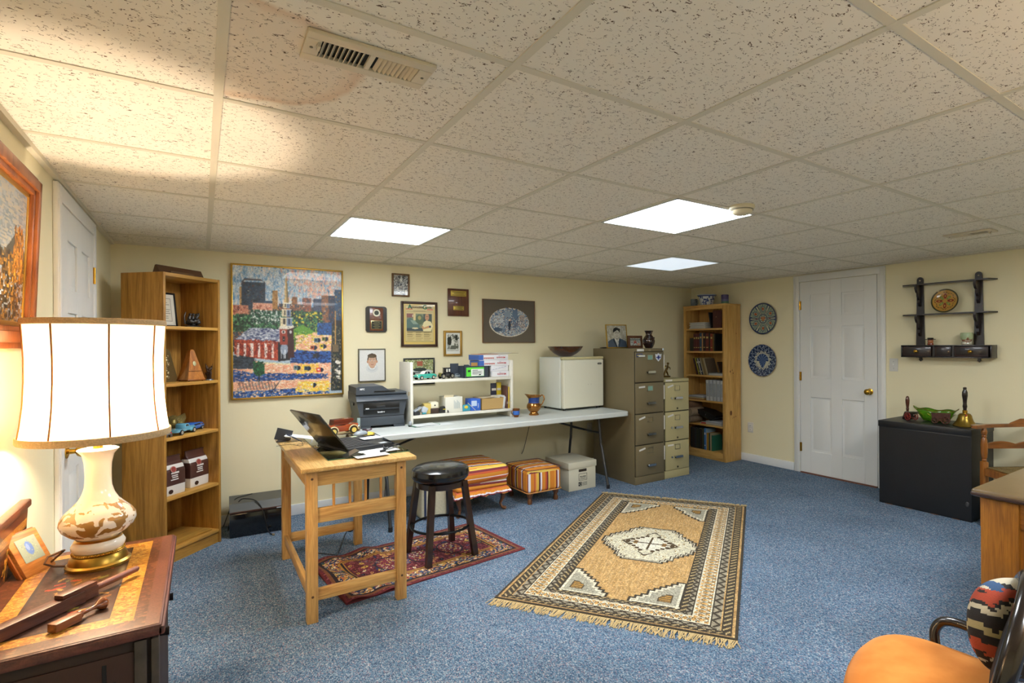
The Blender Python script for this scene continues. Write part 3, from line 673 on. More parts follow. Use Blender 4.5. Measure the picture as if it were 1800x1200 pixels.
for k in range(22):
    a = R2.uniform(0, 6.28); r0 = R2.uniform(0, .014); r1 = r0 + R2.uniform(.004, .022); h = R2.uniform(.05, .115)
    b.tube([(r0 * math.cos(a), r0 * math.sin(a), .006), (r1 * .6 * math.cos(a), r1 * .6 * math.sin(a), h * .6), (r1 * math.cos(a), r1 * math.sin(a), h)], [.0022, .003, .001], 6)
    b.ball((r1 * .8 * math.cos(a), r1 * .8 * math.sin(a), h * .8), (.0045, .0045, .009), 6)
b.build('reeds', bz, t)
t = thing('gold_ornament', 'tarnished gold openwork buckle-shaped ornament standing behind the toy cars', 'ornament', on_bc(.24, .16, SHELF[2] + .001), rot=(math.radians(-8), 0, BA))
gm = M('#9A8A52', .35, .8, noise=.4, nscale=120, bump=.5)
MB().prism([(-.05, 0), (.05, 0), (.06, .03), (.095, .085), (.09, .115), (.04, .10), (0, .112), (-.04, .10), (-.09, .115), (-.095, .085), (-.06, .03)], 0, .010, 'XZ').build('plate', gm, t)
b = MB()
for s_ in (-1, 1):
    for k in range(7): b.tube([(0, -.002, .03 + k * .009), (s_ * (.045), -.006, .05 + k * .008), (s_ * .085, -.002, .082 + k * .004)], [.003, .005, .002], 6)
b.ball((0, -.004, .06), (.022, .010, .03), 12); b.build('wings', gm, t)

def toy_car(name, label, loc, rz, L, col, kind='coupe', roof=None, group=None, wheel='#15161A', hub='#BDBDB8', rx=0):
    t = thing(name, label, 'toy car', loc, rz, group=group); W = L * (.36 if kind != 'antique' else .34)
    body = M(col, .22, coat=.8); gl = M('#22303A', .1); s = L
    def side(pts, w, nm, m, inset=0):
        secs = []
        for y, k in ((-w / 2, .93), (-w / 2 * .86, 1), (w / 2 * .86, 1), (w / 2, .93)):
            cx = sum(p[0] for p in pts) / len(pts); cz = sum(p[1] for p in pts) / len(pts)
            secs.append([((cx + (p[0] - cx) * k) * s, y, (cz + (p[1] - cz) * k) * s) for p in pts])
        return MB().loft(secs).build(nm, m, t, 50)
    if kind == 'coupe':
        side([(-.5, .10), (-.49, .19), (-.42, .225), (-.2, .24), (.15, .25), (.4, .235), (.49, .19), (.5, .10), (.38, .07), (-.38, .07)], W, 'body', body)
        side([(-.17, .24), (-.07, .345), (.02, .365), (.12, .355), (.24, .245)], W * .78, 'roof', M(roof, .25, coat=.6) if roof else body)
        side([(-.155, .245), (-.07, .33), (-.005, .345), (-.005, .245)], W * .80, 'side_window', gl); side([(.015, .245), (.015, .345), (.11, .335), (.2, .245)], W * .80, 'side_window', gl)
        wx, wr = (-.31, .31), .085
        for x in (-.5, .5): MB().box(x * s - .004, x * s + .004, -W * .45, W * .45, .10 * s, .125 * s, .0015).build('bumper', CHROME, t)
        for y in (-1, 1): MB().ball((-.49 * s, y * W * .34, .185 * s), (.006, W * .07, W * .07), 10).build('headlight', M('#E8E4D4', .1), t)
        MB().box(-.40 * s, .40 * s, -W / 2 - .0006, W / 2 + .0006, .125 * s, .138 * s).build('chrome_strip', CHROME, t)
    elif kind == 'bus':
        side([(-.5, .07), (-.5, .22), (-.44, .28), (.1, .29), (.34, .25), (.46, .17), (.5, .08)], W, 'body', body)
        side([(-.42, .20), (-.42, .245), (.12, .25), (.22, .20)], W * 1.01, 'side_window', gl); wx, wr = (-.32, .30), .065
        MB().box(-.46 * s, .44 * s, -W / 2 - .0006, W / 2 + .0006, .15 * s, .162 * s).build('stripe', M('#7FA8D8', .3), t)
    elif kind == 'truck':
        side([(-.5, .10), (-.5, .18), (-.05, .18), (-.05, .10)], W * .96, 'cargo_bed', body)
        side([(-.08, .10), (-.08, .27), (-.04, .31), (.08, .31), (.14, .23), (.38, .215), (.48, .16), (.5, .09)], W * .8, 'cab', body)
        side([(-.05, .23), (-.04, .285), (.07, .285), (.11, .23)], W * .82, 'side_window', gl); wx, wr = (-.3, .3), .08
        for y in (-1, 1):
            o = MB().ball((.30 * s, y * W * .40, .11 * s), (.15 * s, W * .14, .075 * s), 14).build('fender', body, t)
        MB().box(-.5 * s, -.06 * s, -W * .5, W * .5, .175 * s, .185 * s, .001).build('bed_rail', body, t)
    elif kind == 'antique':
        side([(-.5, .16), (-.46, .32), (-.16, .35), (-.16, .16)], W * .55, 'hood', body)
        side([(-.18, .15), (-.18, .62), (-.14, .66), (.22, .66), (.25, .62), (.25, .15)], W * .85, 'cabin', body)
        side([(.25, .15), (.25, .34), (.45, .34), (.48, .15)], W * .7, 'boot', body)
        MB().box(-.2 * s, .28 * s, -W * .47, W * .47, .65 * s, .672 * s, .001).build('roof', body, t)
        side([(-.13, .40), (-.13, .60), (.0, .60), (.0, .40)], W * .86, 'side_window', M('#D8D8D0', .2)); side([(.06, .40), (.06, .60), (.2, .60), (.2, .40)], W * .86, 'side_window', M('#D8D8D0', .2))
        MB().box(-.505 * s, -.485 * s, -W * .25, W * .25, .14 * s, .37 * s, .001).build('radiator', M('#B9A060', .3, .8), t)
        for y in (-1, 1):
            f = MB(); f.tube([(-.53 * s, y * W * .5, .14 * s), (-.46 * s, y * W * .5, .27 * s), (-.34 * s, y * W * .5, .28 * s), (-.2 * s, y * W * .5, .11 * s), (.2 * s, y * W * .5, .10 * s), (.3 * s, y * W * .5, .27 * s), (.42 * s, y * W * .5, .26 * s), (.5 * s, y * W * .5, .12 * s)], .012 * s * 2, 6); f.build('fender', body, t)
            MB().ball((-.5 * s, y * W * .32, .33 * s), .05 * s, 10).build('headlight', M('#C8B070', .2, .8), t)
        wx, wr = (-.36, .36), .15
    for x in wx:
        for y in (-1, 1):
            w = MB(); w.cyl((x * s, y * (W / 2 - .03 * s), wr * s), (x * s, y * (W / 2 + .012 * s), wr * s), wr * s, n=20)
            wo = w.build('wheel', M(wheel, .6), t); MB().cyl((x * s, y * (W / 2 + .011 * s), wr * s), (x * s, y * (W / 2 + .016 * s), wr * s), wr * s * .62, n=16).build('hub', M(hub, .3, .5), wo)
    return t
toy_car('toy_truck', 'light blue toy pickup truck in front on the shelf of the oak bookcase', on_bc(.19, .065, SHELF[2]), BA + .25, .215, '#5FA3BE', 'truck')
toy_car('toy_bus', 'deep blue streamlined toy bus behind the light blue pickup', on_bc(.325, .115, SHELF[2]), BA + .35, .19, '#2F66B8', 'bus')
t = thing('trinket_motorcycle', 'tiny grey and red toy motorcycle left of the light blue pickup', 'toy', on_bc(.06, .03, SHELF[2]), BA)
for x in (-.016, .016): MB().cyl((x, -.004, .009), (x, .004, .009), .009, n=14).build('wheel', M('#4A4440', .6), t)
MB().tube([(-.02, 0, .018), (0, 0, .024), (.018, 0, .02)], [.006, .009, .005]).ball((.0, 0, .034), .008, 8).build('body', M('#7E827E', .4), t); MB().ball((.014, -.003, .026), .005, 8).build('lamp', M('#C8283A', .3), t)

def coffee_bag(label, loc, rz, w=.155, d=.085, h=.235):
    t = thing('coffee_bag', label, 'bag', loc, rz, group='coffee bags on the oak bookcase')
    secs = []
    for k, (z, dd, ww) in enumerate([(0, .96, .98), (.01, 1, 1), (h * .3, 1.04, 1.0), (h * .62, 1.0, 1.0), (h * .76, .72, .99), (h * .86, .25, .98), (h, .05, .97)]):
        secs.append([(x, y, z) for x, y in [(p[0], p[1]) for p in rrect(w * ww, max(d * dd, .006), min(.006, max(d * dd, .006) / 2.1), 2)]])
    # resample vertically for colour bands
    S2 = []
    for A, B in zip(secs, secs[1:]):
        for q in range(6): S2.append([tuple(a[i] + (b_[i] - a[i]) * q / 6 for i in range(3)) for a, b_ in zip(A, B)])
    S2.append(secs[-1]); o = MB().loft(S2).build('pouch', None, t, 60)
    def fn(x, y, z):
        br = np.array([.30, .18, .16]); wh = np.array([.86, .85, .83]); c = np.tile(br, (len(x), 1)); c[z < h * .26] = wh; c[(z > h * .70) & (z < h * .80)] = wh; return c
    paint(o, fn, .3, .4)
    f = MB()
    for k, (zz, ww) in enumerate(((.56, .055), (.50, .048), (.45, .04), (.39, .06))):
        f.box(-ww / 2, ww / 2 * (.8 if k % 2 else 1), -d / 2 - .0035, -d / 2 - .001, h * zz, h * zz + (.010 if k == 0 else .006))
    f.build('printed_lines', M('#E8E4DE', .5), t)
    b = MB(); b.T = Matrix.Translation((-.012, -d / 2 - .001, h * .68)) @ Matrix.Rotation(PI / 2 - .25, 4, 'X'); b.cyl((0, 0, 0), (0, 0, .002), .020, n=28); b.build('round_emblem', M('#B98A80', .4), t)
    b = MB(); b.T = Matrix.Translation((-.012, -d / 2 - .002, h * .68)) @ Matrix.Rotation(PI / 2 - .25, 4, 'X'); b.cyl((0, 0, 0), (0, 0, .002), .016, n=28); b.build('emblem_centre', M('#8E3A34', .4), t)
    b = MB(); b.T = Matrix.Translation((-.03, -d / 2 - .001, h * .10)) @ Matrix.Rotation(PI / 2, 4, 'X'); b.lathe([(0, 0), (.013, 0), (.013, .002), (0, .002)], n=24, sx=1.2); b.build('lower_emblem', M('#3A2622', .4), t)
    MB().box(-w / 2, w / 2, -.006, .006, h - .002, h + .004, .001).build('rolled_top', M('#4A2E28', .35), t)
coffee_bag('left brown and white coffee bag on the oak bookcase, partly hidden by the side', on_bc(.115, .085, SHELF[3]), BA)
coffee_bag('right brown and white coffee bag on the oak bookcase, fully visible', on_bc(.335, .115, SHELF[3]), BA + .05)
# ================================================================== BACK WALL PICTURES
def wall_frame(name, label, cat, x0, x1, z0, z1, fw, fm, im, d=.02, yb=WB, rough=.2, coat=.3, tilt=0):
    t = thing(name, label, cat, ((x0 + x1) / 2, yb - .001, z0), rot=(math.radians(-tilt), 0, 0)); w, h = x1 - x0, z1 - z0; f = MB()
    if fw:
        f.box(-w / 2, -w / 2 + fw, -d, 0, 0, h, .0015); f.box(w / 2 - fw, w / 2, -d, 0, 0, h, .0015)
        f.box(-w / 2 + fw, w / 2 - fw, -d, 0, 0, fw, .0015); f.box(-w / 2 + fw, w / 2 - fw, -d, 0, h - fw, h, .0015)
        f.build('frame', fm, t)
    MB().box(-w / 2 + .002, w / 2 - .002, -d * .6, 0, .002, h - .002).build('backing', M('#3A3026', .8), t)
    canvas(im, w - 2 * fw, h - 2 * fw, 'picture', t, (0, -d * .62 - .0006, h / 2), rough=rough, coat=coat)
    return t, w, h
# --- painted city view (knife painting of a brick church with a tall spire)
im = Img(190, 230, '#A8BCC8')
sky = ['#7FA3C4', '#B9CAD6', '#DCE2E2', '#4E83B4', '#E6D8CC', '#9DB8CC', '#C7D2D4']; pink = ['#E8B8A4', '#DC9A88', '#E9CDB8', '#C9D3DA', '#E2A890']
im.dabs(5200, 0, .66, 1, 1, sky, .012, .03); pm = rng.random(im.U.shape) < np.clip((im.U - .38) * 2.2, 0, .9) * (.55 + .45 * np.sin(im.V * 23 + im.U * 9)); im.dabs(3600, .30, .70, 1, 1, pink, .014, .028, pm); im.blur(2, .5); im.dabs(1200, 0, .66, 1, 1, sky, .008, .02)
im.rect(0, .35, 1, .70, '#28303A')
def bldg(x0, y0, x1, y1, cols, n=None, win=None):
    im.rect(x0, y0, x1, y1, cols[0]); im.dabs(n or int(5200 * (x1 - x0) * (y1 - y0)) + 20, x0, y0, x1 - .015, y1 - .012, cols, .012, .012)
bldg(0, .44, 1, .70, ['#3A4048', '#7A5040', '#B88468', '#26303C', '#B07848', '#4A5A6A', '#8E6A50'], 1900)
bldg(.06, .70, .09, .84, ['#B98A52', '#C9A066']); bldg(.075, .68, .28, .88, ['#2F3F52', '#26323E', '#3C4C5C', '#4A5A66', '#5A3A36', '#1F2A36']); im.poly([(.075, .88), (.075, .85), (.10, .89), (.26, .89), (.28, .86), (.28, .88), (.24, .905), (.10, .905)], '#4E4A4E')
bldg(.34, .68, .39, .82, ['#A87A42', '#8A5E34', '#C29A5E']); bldg(.27, .68, .34, .74, ['#2A4460', '#345070']); bldg(.52, .68, .57, .78, ['#8A5A34', '#5A3C2C', '#B07A44'])
bldg(.40, .62, .70, .72, ['#5A4A44', '#A86844', '#C47C50', '#2F3C4A', '#7A5040', '#3A3434'], 700); bldg(.62, .64, .70, .775, ['#8E4E38', '#A8725A', '#3A3A42', '#5A4840'])
bldg(.72, .52, .80, .77, ['#34405A', '#4A5670', '#222A3C']); bldg(.80, .56, .87, .80, ['#8A5A3C', '#A8764E', '#3A4256', '#5A4A48']); bldg(.87, .52, .94, .80, ['#2A3448', '#1E2636', '#3E4C66', '#8A4A3A']); bldg(.93, .40, 1, .85, ['#2C4A6A', '#1F2E40', '#3A5E80', '#B08048'])
bldg(.0, .60, .13, .70, ['#C07E66', '#8E4A3C', '#2E2A2E', '#D09A80']); bldg(.17, .60, .34, .72, ['#D8A088', '#C87E66', '#E2BCA4', '#9E5A48'])
im.dabs(2400, 0, .50, .45, .62, ['#1F4A34', '#2E6A44', '#173628', '#4A8A58', '#12241E', '#6A9A6A', '#24382E'], .016, .014); im.dabs(900, .15, .56, .42, .66, ['#1F4A3A', '#2A5E44', '#16322A', '#D8E0DC'], .014, .012)
im.dabs(2600, .50, .42, .80, .66, ['#1C3E2E', '#24543A', '#142A22', '#2F6A44', '#D8C23A', '#101C1A', '#3A7A4A'], .016, .014)
im.poly([(.52, .34), (.52, .52), (.62, .56), (.74, .50), (.66, .44), (.60, .38)], '#5E9434'); im.dabs(500, .53, .38, .66, .50, ['#4A8030', '#7AA83C', '#2F5E28', '#A8B83C'], .014, .012)
im.poly([(.52, .34), (.62, .42), (.72, .50), (.90, .48), (.90, .30), (.52, .30)], '#E6B894'); im.dabs(900, .55, .33, .89, .48, ['#E2A888', '#E9C7A6', '#D8C23A', '#F0D8C0', '#DE9A7C'], .02, .008)
bldg(.76, .48, .90, .58, ['#23508E', '#1A3A6E', '#2E6AB4', '#142A4C'])
im.poly([(.50, .24), (.56, .36), (.88, .33), (.88, .25)], '#24509A'); im.dabs(900, .50, .25, .88, .345, ['#1E4488', '#3468B4', '#142E5E', '#2F5AA6', '#0F2040'], .03, .008)
im.poly([(0, .18), (.0, .26), (.12, .30), (.30, .25), (.88, .245), (.88, .02), (0, .02)], '#E8B494'); im.dabs(3800, .03, .05, .88, .25, ['#E8AE8C', '#EFC9AC', '#DE9678', '#F1DCC6', '#E9A07E', '#DDB98E'], .022, .008)
im.dabs(700, 0, .22, .16, .32, ['#2A3440', '#3A4A5A', '#1A2430'], .03, .01)
im.poly([(0, .13), (0, .215), (.20, .175), (.50, .165), (.84, .155), (.84, .125), (.5, .13), (.2, .12)], '#1F4486'); im.dabs(1500, 0, .12, .85, .20, ['#16346A', '#2A5AA8', '#E2B090', '#122850', '#3468B0', '#1F4486'], .02, .008, im.inside([(0, .12), (0, .215), (.20, .18), (.50, .17), (.86, .16), (.86, .12)]))
im.dabs(1500, 0, 0, .86, .045, ['#1A3C7A', '#122850', '#2A5AA8', '#E8C8A8', '#2E66B0'], .02, .01)
im.dabs(260, .55, .02, .85, .10, ['#F2CF52', '#E8B83A', '#F4E2A0'], .03, .01); im.dabs(120, .55, .17, .75, .24, ['#F2CF52', '#E8B83A'], .02, .01)
# church: roof, brick side, tower, spire
im.poly([(.02, .44), (.14, .53), (.44, .52), (.44, .44), (.38, .42)], '#76809A'); im.dabs(1300, .02, .42, .44, .53, ['#9AA4B8', '#5A6484', '#B4BCCA', '#2E3A66', '#D8DCE4', '#6A7490'], .022, .008, im.inside([(.02, .44), (.14, .53), (.44, .52), (.44, .44), (.38, .42)]))
im.poly([(.01, .33), (.01, .44), (.39, .42), (.40, .275), (.18, .30)], '#9A3222'); im.dabs(900, .01, .28, .40, .43, ['#8A2A1E', '#B0402A', '#6E2018', '#C0583A'], .012, .014, im.inside([(.01, .33), (.01, .44), (.39, .42), (.40, .275), (.18, .30)]))
for k in range(6):
    x = .03 + k * .06; im.rect(x, .315 - k * .004, x + .022, .415 - k * .001, '#E6D4CC'); im.dabs(20, x, .31, x + .02, .41, ['#F4EEE8', '#B88A80', '#5A2A28'], .008, .016)
im.poly([(.39, .27), (.39, .42), (.43, .40), (.50, .36), (.50, .28)], '#181C26'); im.ell(.445, .365, .035, .045, '#8E9AAE'); im.rect(.415, .29, .422, .36, '#D8DEE6'); im.rect(.45, .29, .457, .36, '#D8DEE6'); im.rect(.435, .29, .441, .34, '#B8C0CC')
im.poly([(.405, .40), (.405, .54), (.53, .545), (.54, .30), (.48, .29), (.48, .40)], '#94382A'); im.poly([(.48, .29), (.475, .53), (.53, .545), (.54, .30)], '#3A1A1E'); im.ell(.44, .50, .018, .015, '#E8E4DC'); im.ell(.44, .50, .010, .008, '#2A2A30'); im.ell(.505, .50, .012, .014, '#C8CCD0'); im.rect(.43, .425, .45, .465, '#22181C')
im.poly([(.395, .525), (.41, .55), (.53, .555), (.54, .535), (.47, .52)], '#E0DCCC')
for a, b2, w in ((.55, .615, .055), (.62, .68, .042), (.685, .73, .030)):
    im.rect(.468 - w, a, .468 + w, b2, '#D9CDA8'); im.rect(.468, a, .468 + w, b2, '#7A8CA8'); im.rect(.468 - w * .55, a + .012, .468 - w * .2, b2 - .01, '#3A3430'); im.rect(.468 + w * .3, a + .012, .468 + w * .6, b2 - .01, '#26344E'); im.rect(.468 - w * 1.15, b2 - .008, .468 + w * 1.15, b2, '#EDE8D8')
im.poly([(.448, .73), (.462, .95), (.466, .975), (.470, .95), (.49, .73)], '#D2B478'); im.poly([(.470, .73), (.466, .97), (.470, .95), (.49, .73)], '#8A7448')
im.dabs(100, .0, .35, .99, .99, ['#EDE8D8', '#1A2430'], .012, .006)
# dark building on the right edge, tree, little cars, railings
im.poly([(.89, .02), (.90, .55), (.93, .60), (1, .60), (1, .02)], '#1C2024'); im.dabs(900, .90, .03, .985, .55, ['#14181C', '#2A302E', '#8A7A58', '#22301E', '#3A4046'], .012, .014); im.dabs(26, .93, .12, .97, .27, ['#E6E2D6'], .03, .012); im.rect(.93, .40, .94, .68, '#C09048'); im.rect(.905, .34, .97, .40, '#6A5A40')
im.ell(.22, .215, .05, .055, '#1F5A36'); im.dabs(160, .17, .17, .26, .27, ['#17442A', '#2E7A48', '#1F5A36', '#0F2A1C'], .012, .01); im.rect(.217, .12, .224, .18, '#1A2420')
for x, y, c in ((.55, .215, '#6A8A8A'), (.65, .21, '#26465E'), (.77, .195, '#D8442A'), (.71, .375, '#C0502A'), (.80, .385, '#E2C62E'), (.745, .435, '#4A6A7A'), (.82, .445, '#8A8A3A'), (.735, .31, '#3A3232'), (.70, .075, '#E8C42E')):
    im.ell(x + .02, y, .026, .018, '#14203A'); im.rect(x - .02, y - .016, x + .018, y + .018, c); im.rect(x - .010, y - .004, x + .008, y + .010, '#E6E2DA' if c in ('#E8C42E', '#D8442A') else '#222A30')
for k in range(26): x = .04 + k * .013; im.line([(x, .06), (x + .004, .115 + .01 * math.sin(k))], .004, '#3A3A44')
im.line([(.33, .03), (.40, .11)], .006, '#16202E'); im.line([(.27, .26), (.50, .245)], .010, '#E9D9A8'); im.blur(1, .55); im.grain(.07)
t, w, h = wall_frame('city_painting', 'large gold framed knife painting of a brick church and city street', 'painting', .183, .972, .936, 1.955, .012, M('#B8923A', .35, .7), im, .03, rough=.45, coat=.15)

def bw_photo(n, seed, tone=(1, 1, .96), blobs=60):
    r = np.random.default_rng(seed); im = Img(int(n * .72), n, '#8A8A86')
    for _ in range(blobs):
        g = r.choice([.08, .15, .3, .55, .75, .88]); im.ell(r.uniform(0, 1), r.uniform(0, 1), r.uniform(.03, .14), r.uniform(.02, .09), (g * tone[0], g * tone[1], g * tone[2]))
    return im
im = bw_photo(56, 4); im.dabs(500, 0, .35, 1, 1, ['#1A1A18', '#3A3A36', '#C8C8C0', '#787870'], .05, .04); im.dabs(60, .1, .05, .9, .25, ['#D8D8D0', '#BABAB2'], .14, .03); im.ell(.5, .38, .16, .08, '#8E8E88'); im.rect(.36, .30, .66, .38, '#4A4A46')
wall_frame('dark_photo_frame', 'small bronze framed black and white photo, highest of the small pictures', 'picture frame', 1.377, 1.531, 1.765, 1.966, .014, wood('#4A3018', '#7A5628', 'Z', .3), im)
# newspaper
im = Img(96, 122, '#C9B478'); im.rect(.0, 0, 1, 1, '#D9BE6A'); im.rect(.05, .06, .95, .97, '#A79A62'); im.rect(.065, .07, .935, .96, '#CDBB82')
im.rect(.07, .86, .28, .885, '#C8603A'); im.rect(.74, .86, .93, .885, '#C8503A')
im.rect(.08, .80, .92, .806, '#B06A3A'); im.rect(.3, .825, .7, .832, '#6A5A38'); im.rect(.08, .815, .92, .818, '#8A7A4A')
im.rect(.09, .33, .90, .76, '#7A8466'); im.rect(.09, .66, .30, .76, '#8A5A52'); im.rect(.27, .68, .29, .74, '#E8E0C0'); im.rect(.3, .60, .38, .76, '#DCC98E'); im.ell(.5, .62, .13, .13, '#55684C'); im.ell(.5, .66, .05, .05, '#A09A5A'); im.rect(.62, .5, .9, .76, '#3A4A42')
im.poly([(.09, .60), (.2, .66), (.36, .58), (.5, .48), (.5, .40), (.09, .38)], '#54706A'); im.poly([(.2, .60), (.34, .60), (.46, .50), (.3, .50)], '#8AA08E'); im.rect(.09, .33, .6, .40, '#3E4C50'); im.ell(.36, .40, .1, .02, '#D8D0A8')
im.poly([(.62, .33), (.58, .45), (.64, .56), (.72, .60), (.86, .57), (.93, .46), (.86, .33)], '#E6DCA8'); im.poly([(.56, .44), (.60, .37), (.84, .42), (.80, .47), (.64, .42), (.60, .47)], '#C9986A'); im.rect(.80, .42, .86, .47, '#3A4258')
im.ell(.74, .68, .065, .085, '#C08C64'); im.ell(.74, .735, .055, .03, '#B8885E'); im.rect(.70, .685, .79, .70, '#3A2A24'); im.rect(.72, .64, .76, .648, '#7A4A3A')
for k in range(20):
    for x0 in (.10, .37, .64): im.rect(x0, .10 + k * .010, x0 + .23 * (.7 + .3 * ((k * 7) % 3) / 2), .104 + k * .010, '#8E8054' if k % 4 else '#C7B37C')
im.rect(.10, .305, .90, .318, '#5A4A2E')
t, w, h = wall_frame('framed_newspaper', 'framed newspaper front page with a coloured title and a man beside a car', 'picture frame', 1.455, 1.787, 1.323, 1.726, .022, M('#3E2618', .35), im)
text('A', .055, M('#1F6A4A', .5), t, (-.088, -.0142, .338), bold=.0015); text('utomobile', .028, M('#4A3A2A', .5), t, (-.022, -.0142, .345), sx=.95, bold=.0006)
text('G', .052, M('#1F6A4A', .5), t, (.048, -.0142, .338), bold=.0015); text('uide', .028, M('#4A3A2A', .5), t, (.088, -.0142, .345), bold=.0006)
# black rounded award plaque
t = thing('award_plaque', 'black-edged walnut award plaque with round white medallion and black plate', 'plaque', (1.242, WB - .001, 1.56))
MB().prism(rrect(.176, .22, .022), -.018, 0).build('plaque_board', M('#16171C', .25, coat=.5), t)
MB().box(-.056, .056, -.0205, -.017, -.098, .098, .001).build('walnut_panel', wood('#5A2E1A', '#7E4628', 'Z', .3, 1, .4), t)
b = MB(); b.T = Matrix.Translation((0, -.020, .055)) @ Matrix.Rotation(PI / 2, 4, 'X')
pts = []
for k in range(48):
    r = .032 if k % 2 else .029; a = 2 * PI * k / 48; pts.append((r * math.cos(a), r * math.sin(a)))
b.prism(pts, 0, .003, 'XY'); b.build('medallion', M('#E4E0C8', .4), t)
b = MB(); b.T = Matrix.Translation((0, -.023, .055)) @ Matrix.Rotation(PI / 2, 4, 'X'); b.cyl((0, 0, 0), (0, 0, .001), .019, n=28); b.build('medallion_centre', M('#2A332C', .4), t)
MB().box(-.046, .046, -.0225, -.020, -.085, -.012, .0005).build('plate_edge', M('#A8A070', .3, .8), t); MB().box(-.042, .042, -.0232, -.022, -.081, -.016).build('black_plate', M('#14140F', .25), t)
b = MB()
for k, ww in enumerate((.05, .066, .04, .06, .035)): b.box(-ww / 2, ww / 2, -.0236, -.023, -.027 - k * .012, -.0245 - k * .012)
b.build('engraved_lines', M('#A8A060', .4), t)
# brown plaque with two brass plates
t = thing('brass_plate_plaque', 'brown wooden plaque with two brass plates above the gold framed photo', 'plaque', (1.993, WB - .001, 1.607))
MB().box(-.103, .103, -.02, 0, 0, .255, .003).build('plaque_board', wood('#4A2416', '#6A3A22', 'Z', .3, 1, .3), t)
for z, ww, hh in ((.185, .155, .05), (.055, .105, .038)):
    p = MB().box(-ww / 2, ww / 2, -.0215, -.019, z, z + hh, .0005).build('brass_plate', M('#B9A24A', .35, .6), t); l = MB()
    for k in range(3): l.box(-ww * (.4 - .08 * (k % 2)), ww * (.4 - .08 * (k % 2)), -.0222, -.0214, z + hh * (.72 - .27 * k), z + hh * (.72 - .27 * k) + .004)
    l.build('engraved_lines', M('#3A2E14', .5), p)
# gold-framed small photo
im = Img(48, 64, '#DDE0DA'); im.rect(.10, .14, .90, .90, '#8E9086'); im.dabs(260, .1, .14, .9, .9, ['#3A3E38', '#BFC2B8', '#6A6E64', '#D8DAD0'], .06, .05); im.poly([(.12, .45), (.14, .82), (.24, .88), (.36, .80), (.42, .5), (.3, .4)], '#22261F'); im.ell(.24, .84, .06, .05, '#B8B8A8'); im.poly([(.36, .42), (.42, .66), (.52, .70), (.60, .55), (.58, .4)], '#D4D6CC'); im.ell(.47, .71, .05, .05, '#A8A898'); im.rect(.66, .66, .84, .88, '#2A2E28'); im.poly([(.3, .2), (.4, .4), (.86, .36), (.88, .26)], '#5A5E54'); im.rect(.14, .16, .88, .22, '#C9CCC2')
wall_frame('gold_photo_frame', 'small gold framed black and white photo of seated people', 'picture frame', 1.848, 2.026, 1.236, 1.47, .019, M('#A88238', .4, .5), im)
# child portrait
im = Img(96, 120, '#DDDFDC'); im.ell(.5, .40, .24, .14, '#D2D6D6'); im.ell(.52, .55, .17, .18, '#D6D9D6')
im.ell(.50, .40, .17, .08, '#C5CACC'); im.poly([(.36, .42), (.44, .36), (.58, .36), (.66, .44), (.62, .52), (.40, .52)], '#DDE0DE'); im.ell(.51, .47, .10, .07, '#B98E74')
im.ell(.50, .68, .185, .20, '#4E4236'); im.ell(.325, .61, .03, .045, '#B98A70'); im.ell(.69, .61, .03, .045, '#B98A70')
im.ell(.505, .61, .165, .19, '#C9A48A'); im.ell(.505, .74, .155, .05, '#C4A088'); im.ell(.50, .80, .175, .07, '#54473A'); im.ell(.46, .775, .12, .04, '#5E5042'); im.poly([(.33, .64), (.33, .80), (.38, .78), (.36, .70)], '#54473A'); im.poly([(.68, .64), (.68, .80), (.63, .78), (.655, .70)], '#54473A')
for x in (.435, .575): im.ell(x, .645, .030, .014, '#EDE6DC'); im.ell(x, .645, .014, .014, '#3A2E28'); im.line([(x - .04, .685), (x + .035, .69)], .012, '#6A5444')
im.line([(.505, .63), (.495, .585), (.52, .58)], .010, '#A87E68'); im.line([(.45, .525), (.505, .512), (.56, .527)], .016, '#A8605A'); im.ell(.42, .56, .03, .02, '#D2A08C'); im.ell(.60, .56, .03, .02, '#D2A08C')
im.grain(.02)
wall_frame('child_portrait', 'thin grey framed portrait of a smiling short-haired child on white', 'picture frame', 1.092, 1.317, 1.03, 1.309, .008, M('#55503E', .4, .4), im)
# oval print
im = Img(150, 108, '#5E564C'); im.ell(.5, .475, .385, .345, '#D9D3C4'); e = ((im.U - .5) / .365) ** 2 + ((im.V - .475) / .325) ** 2 <= 1; im.put(e, '#9AAAB8')
im.dabs(3200, .13, .14, .87, .80, ['#7E92AA', '#A9B6C0', '#5A7090', '#C4CCCF', '#48607E', '#93A4B4', '#B7A89C'], .025, .03, e)
for x0, y0, x1, y1, c in ((.20, .45, .38, .62, '#B9C4CC'), (.40, .4, .52, .72, '#8698AC'), (.56, .35, .66, .78, '#5E7490'), (.70, .35, .80, .66, '#A79C98'), (.30, .24, .42, .34, '#6A7E96'), (.24, .28, .34, .36, '#C8CDD0')): im.put(e & (im.U > x0) & (im.U < x1) & (im.V > y0) & (im.V < y1), c)
im.dabs(900, .15, .18, .85, .6, ['#3E546E', '#D2D6D6', '#6F849C', '#8A6A60'], .012, .02, e)
im.put(e & (((im.U - .5) / .025) ** 2 + ((im.V - .40) / .12) ** 2 < 1), '#2E3C4E'); im.put(e & (((im.U - .5) / .018) ** 2 + ((im.V - .53) / .022) ** 2 < 1), '#D0C4B4'); im.put(e & (((im.U - .27) / .09) ** 2 + ((im.V - .30) / .05) ** 2 < 1), '#44586E')
t, w, h = wall_frame('oval_print', 'wide grey matted print with a blue oval street scene', 'picture frame', 2.241, 2.827, 1.357, 1.781, .005, M('#7A5236', .35, .4), im, .02)
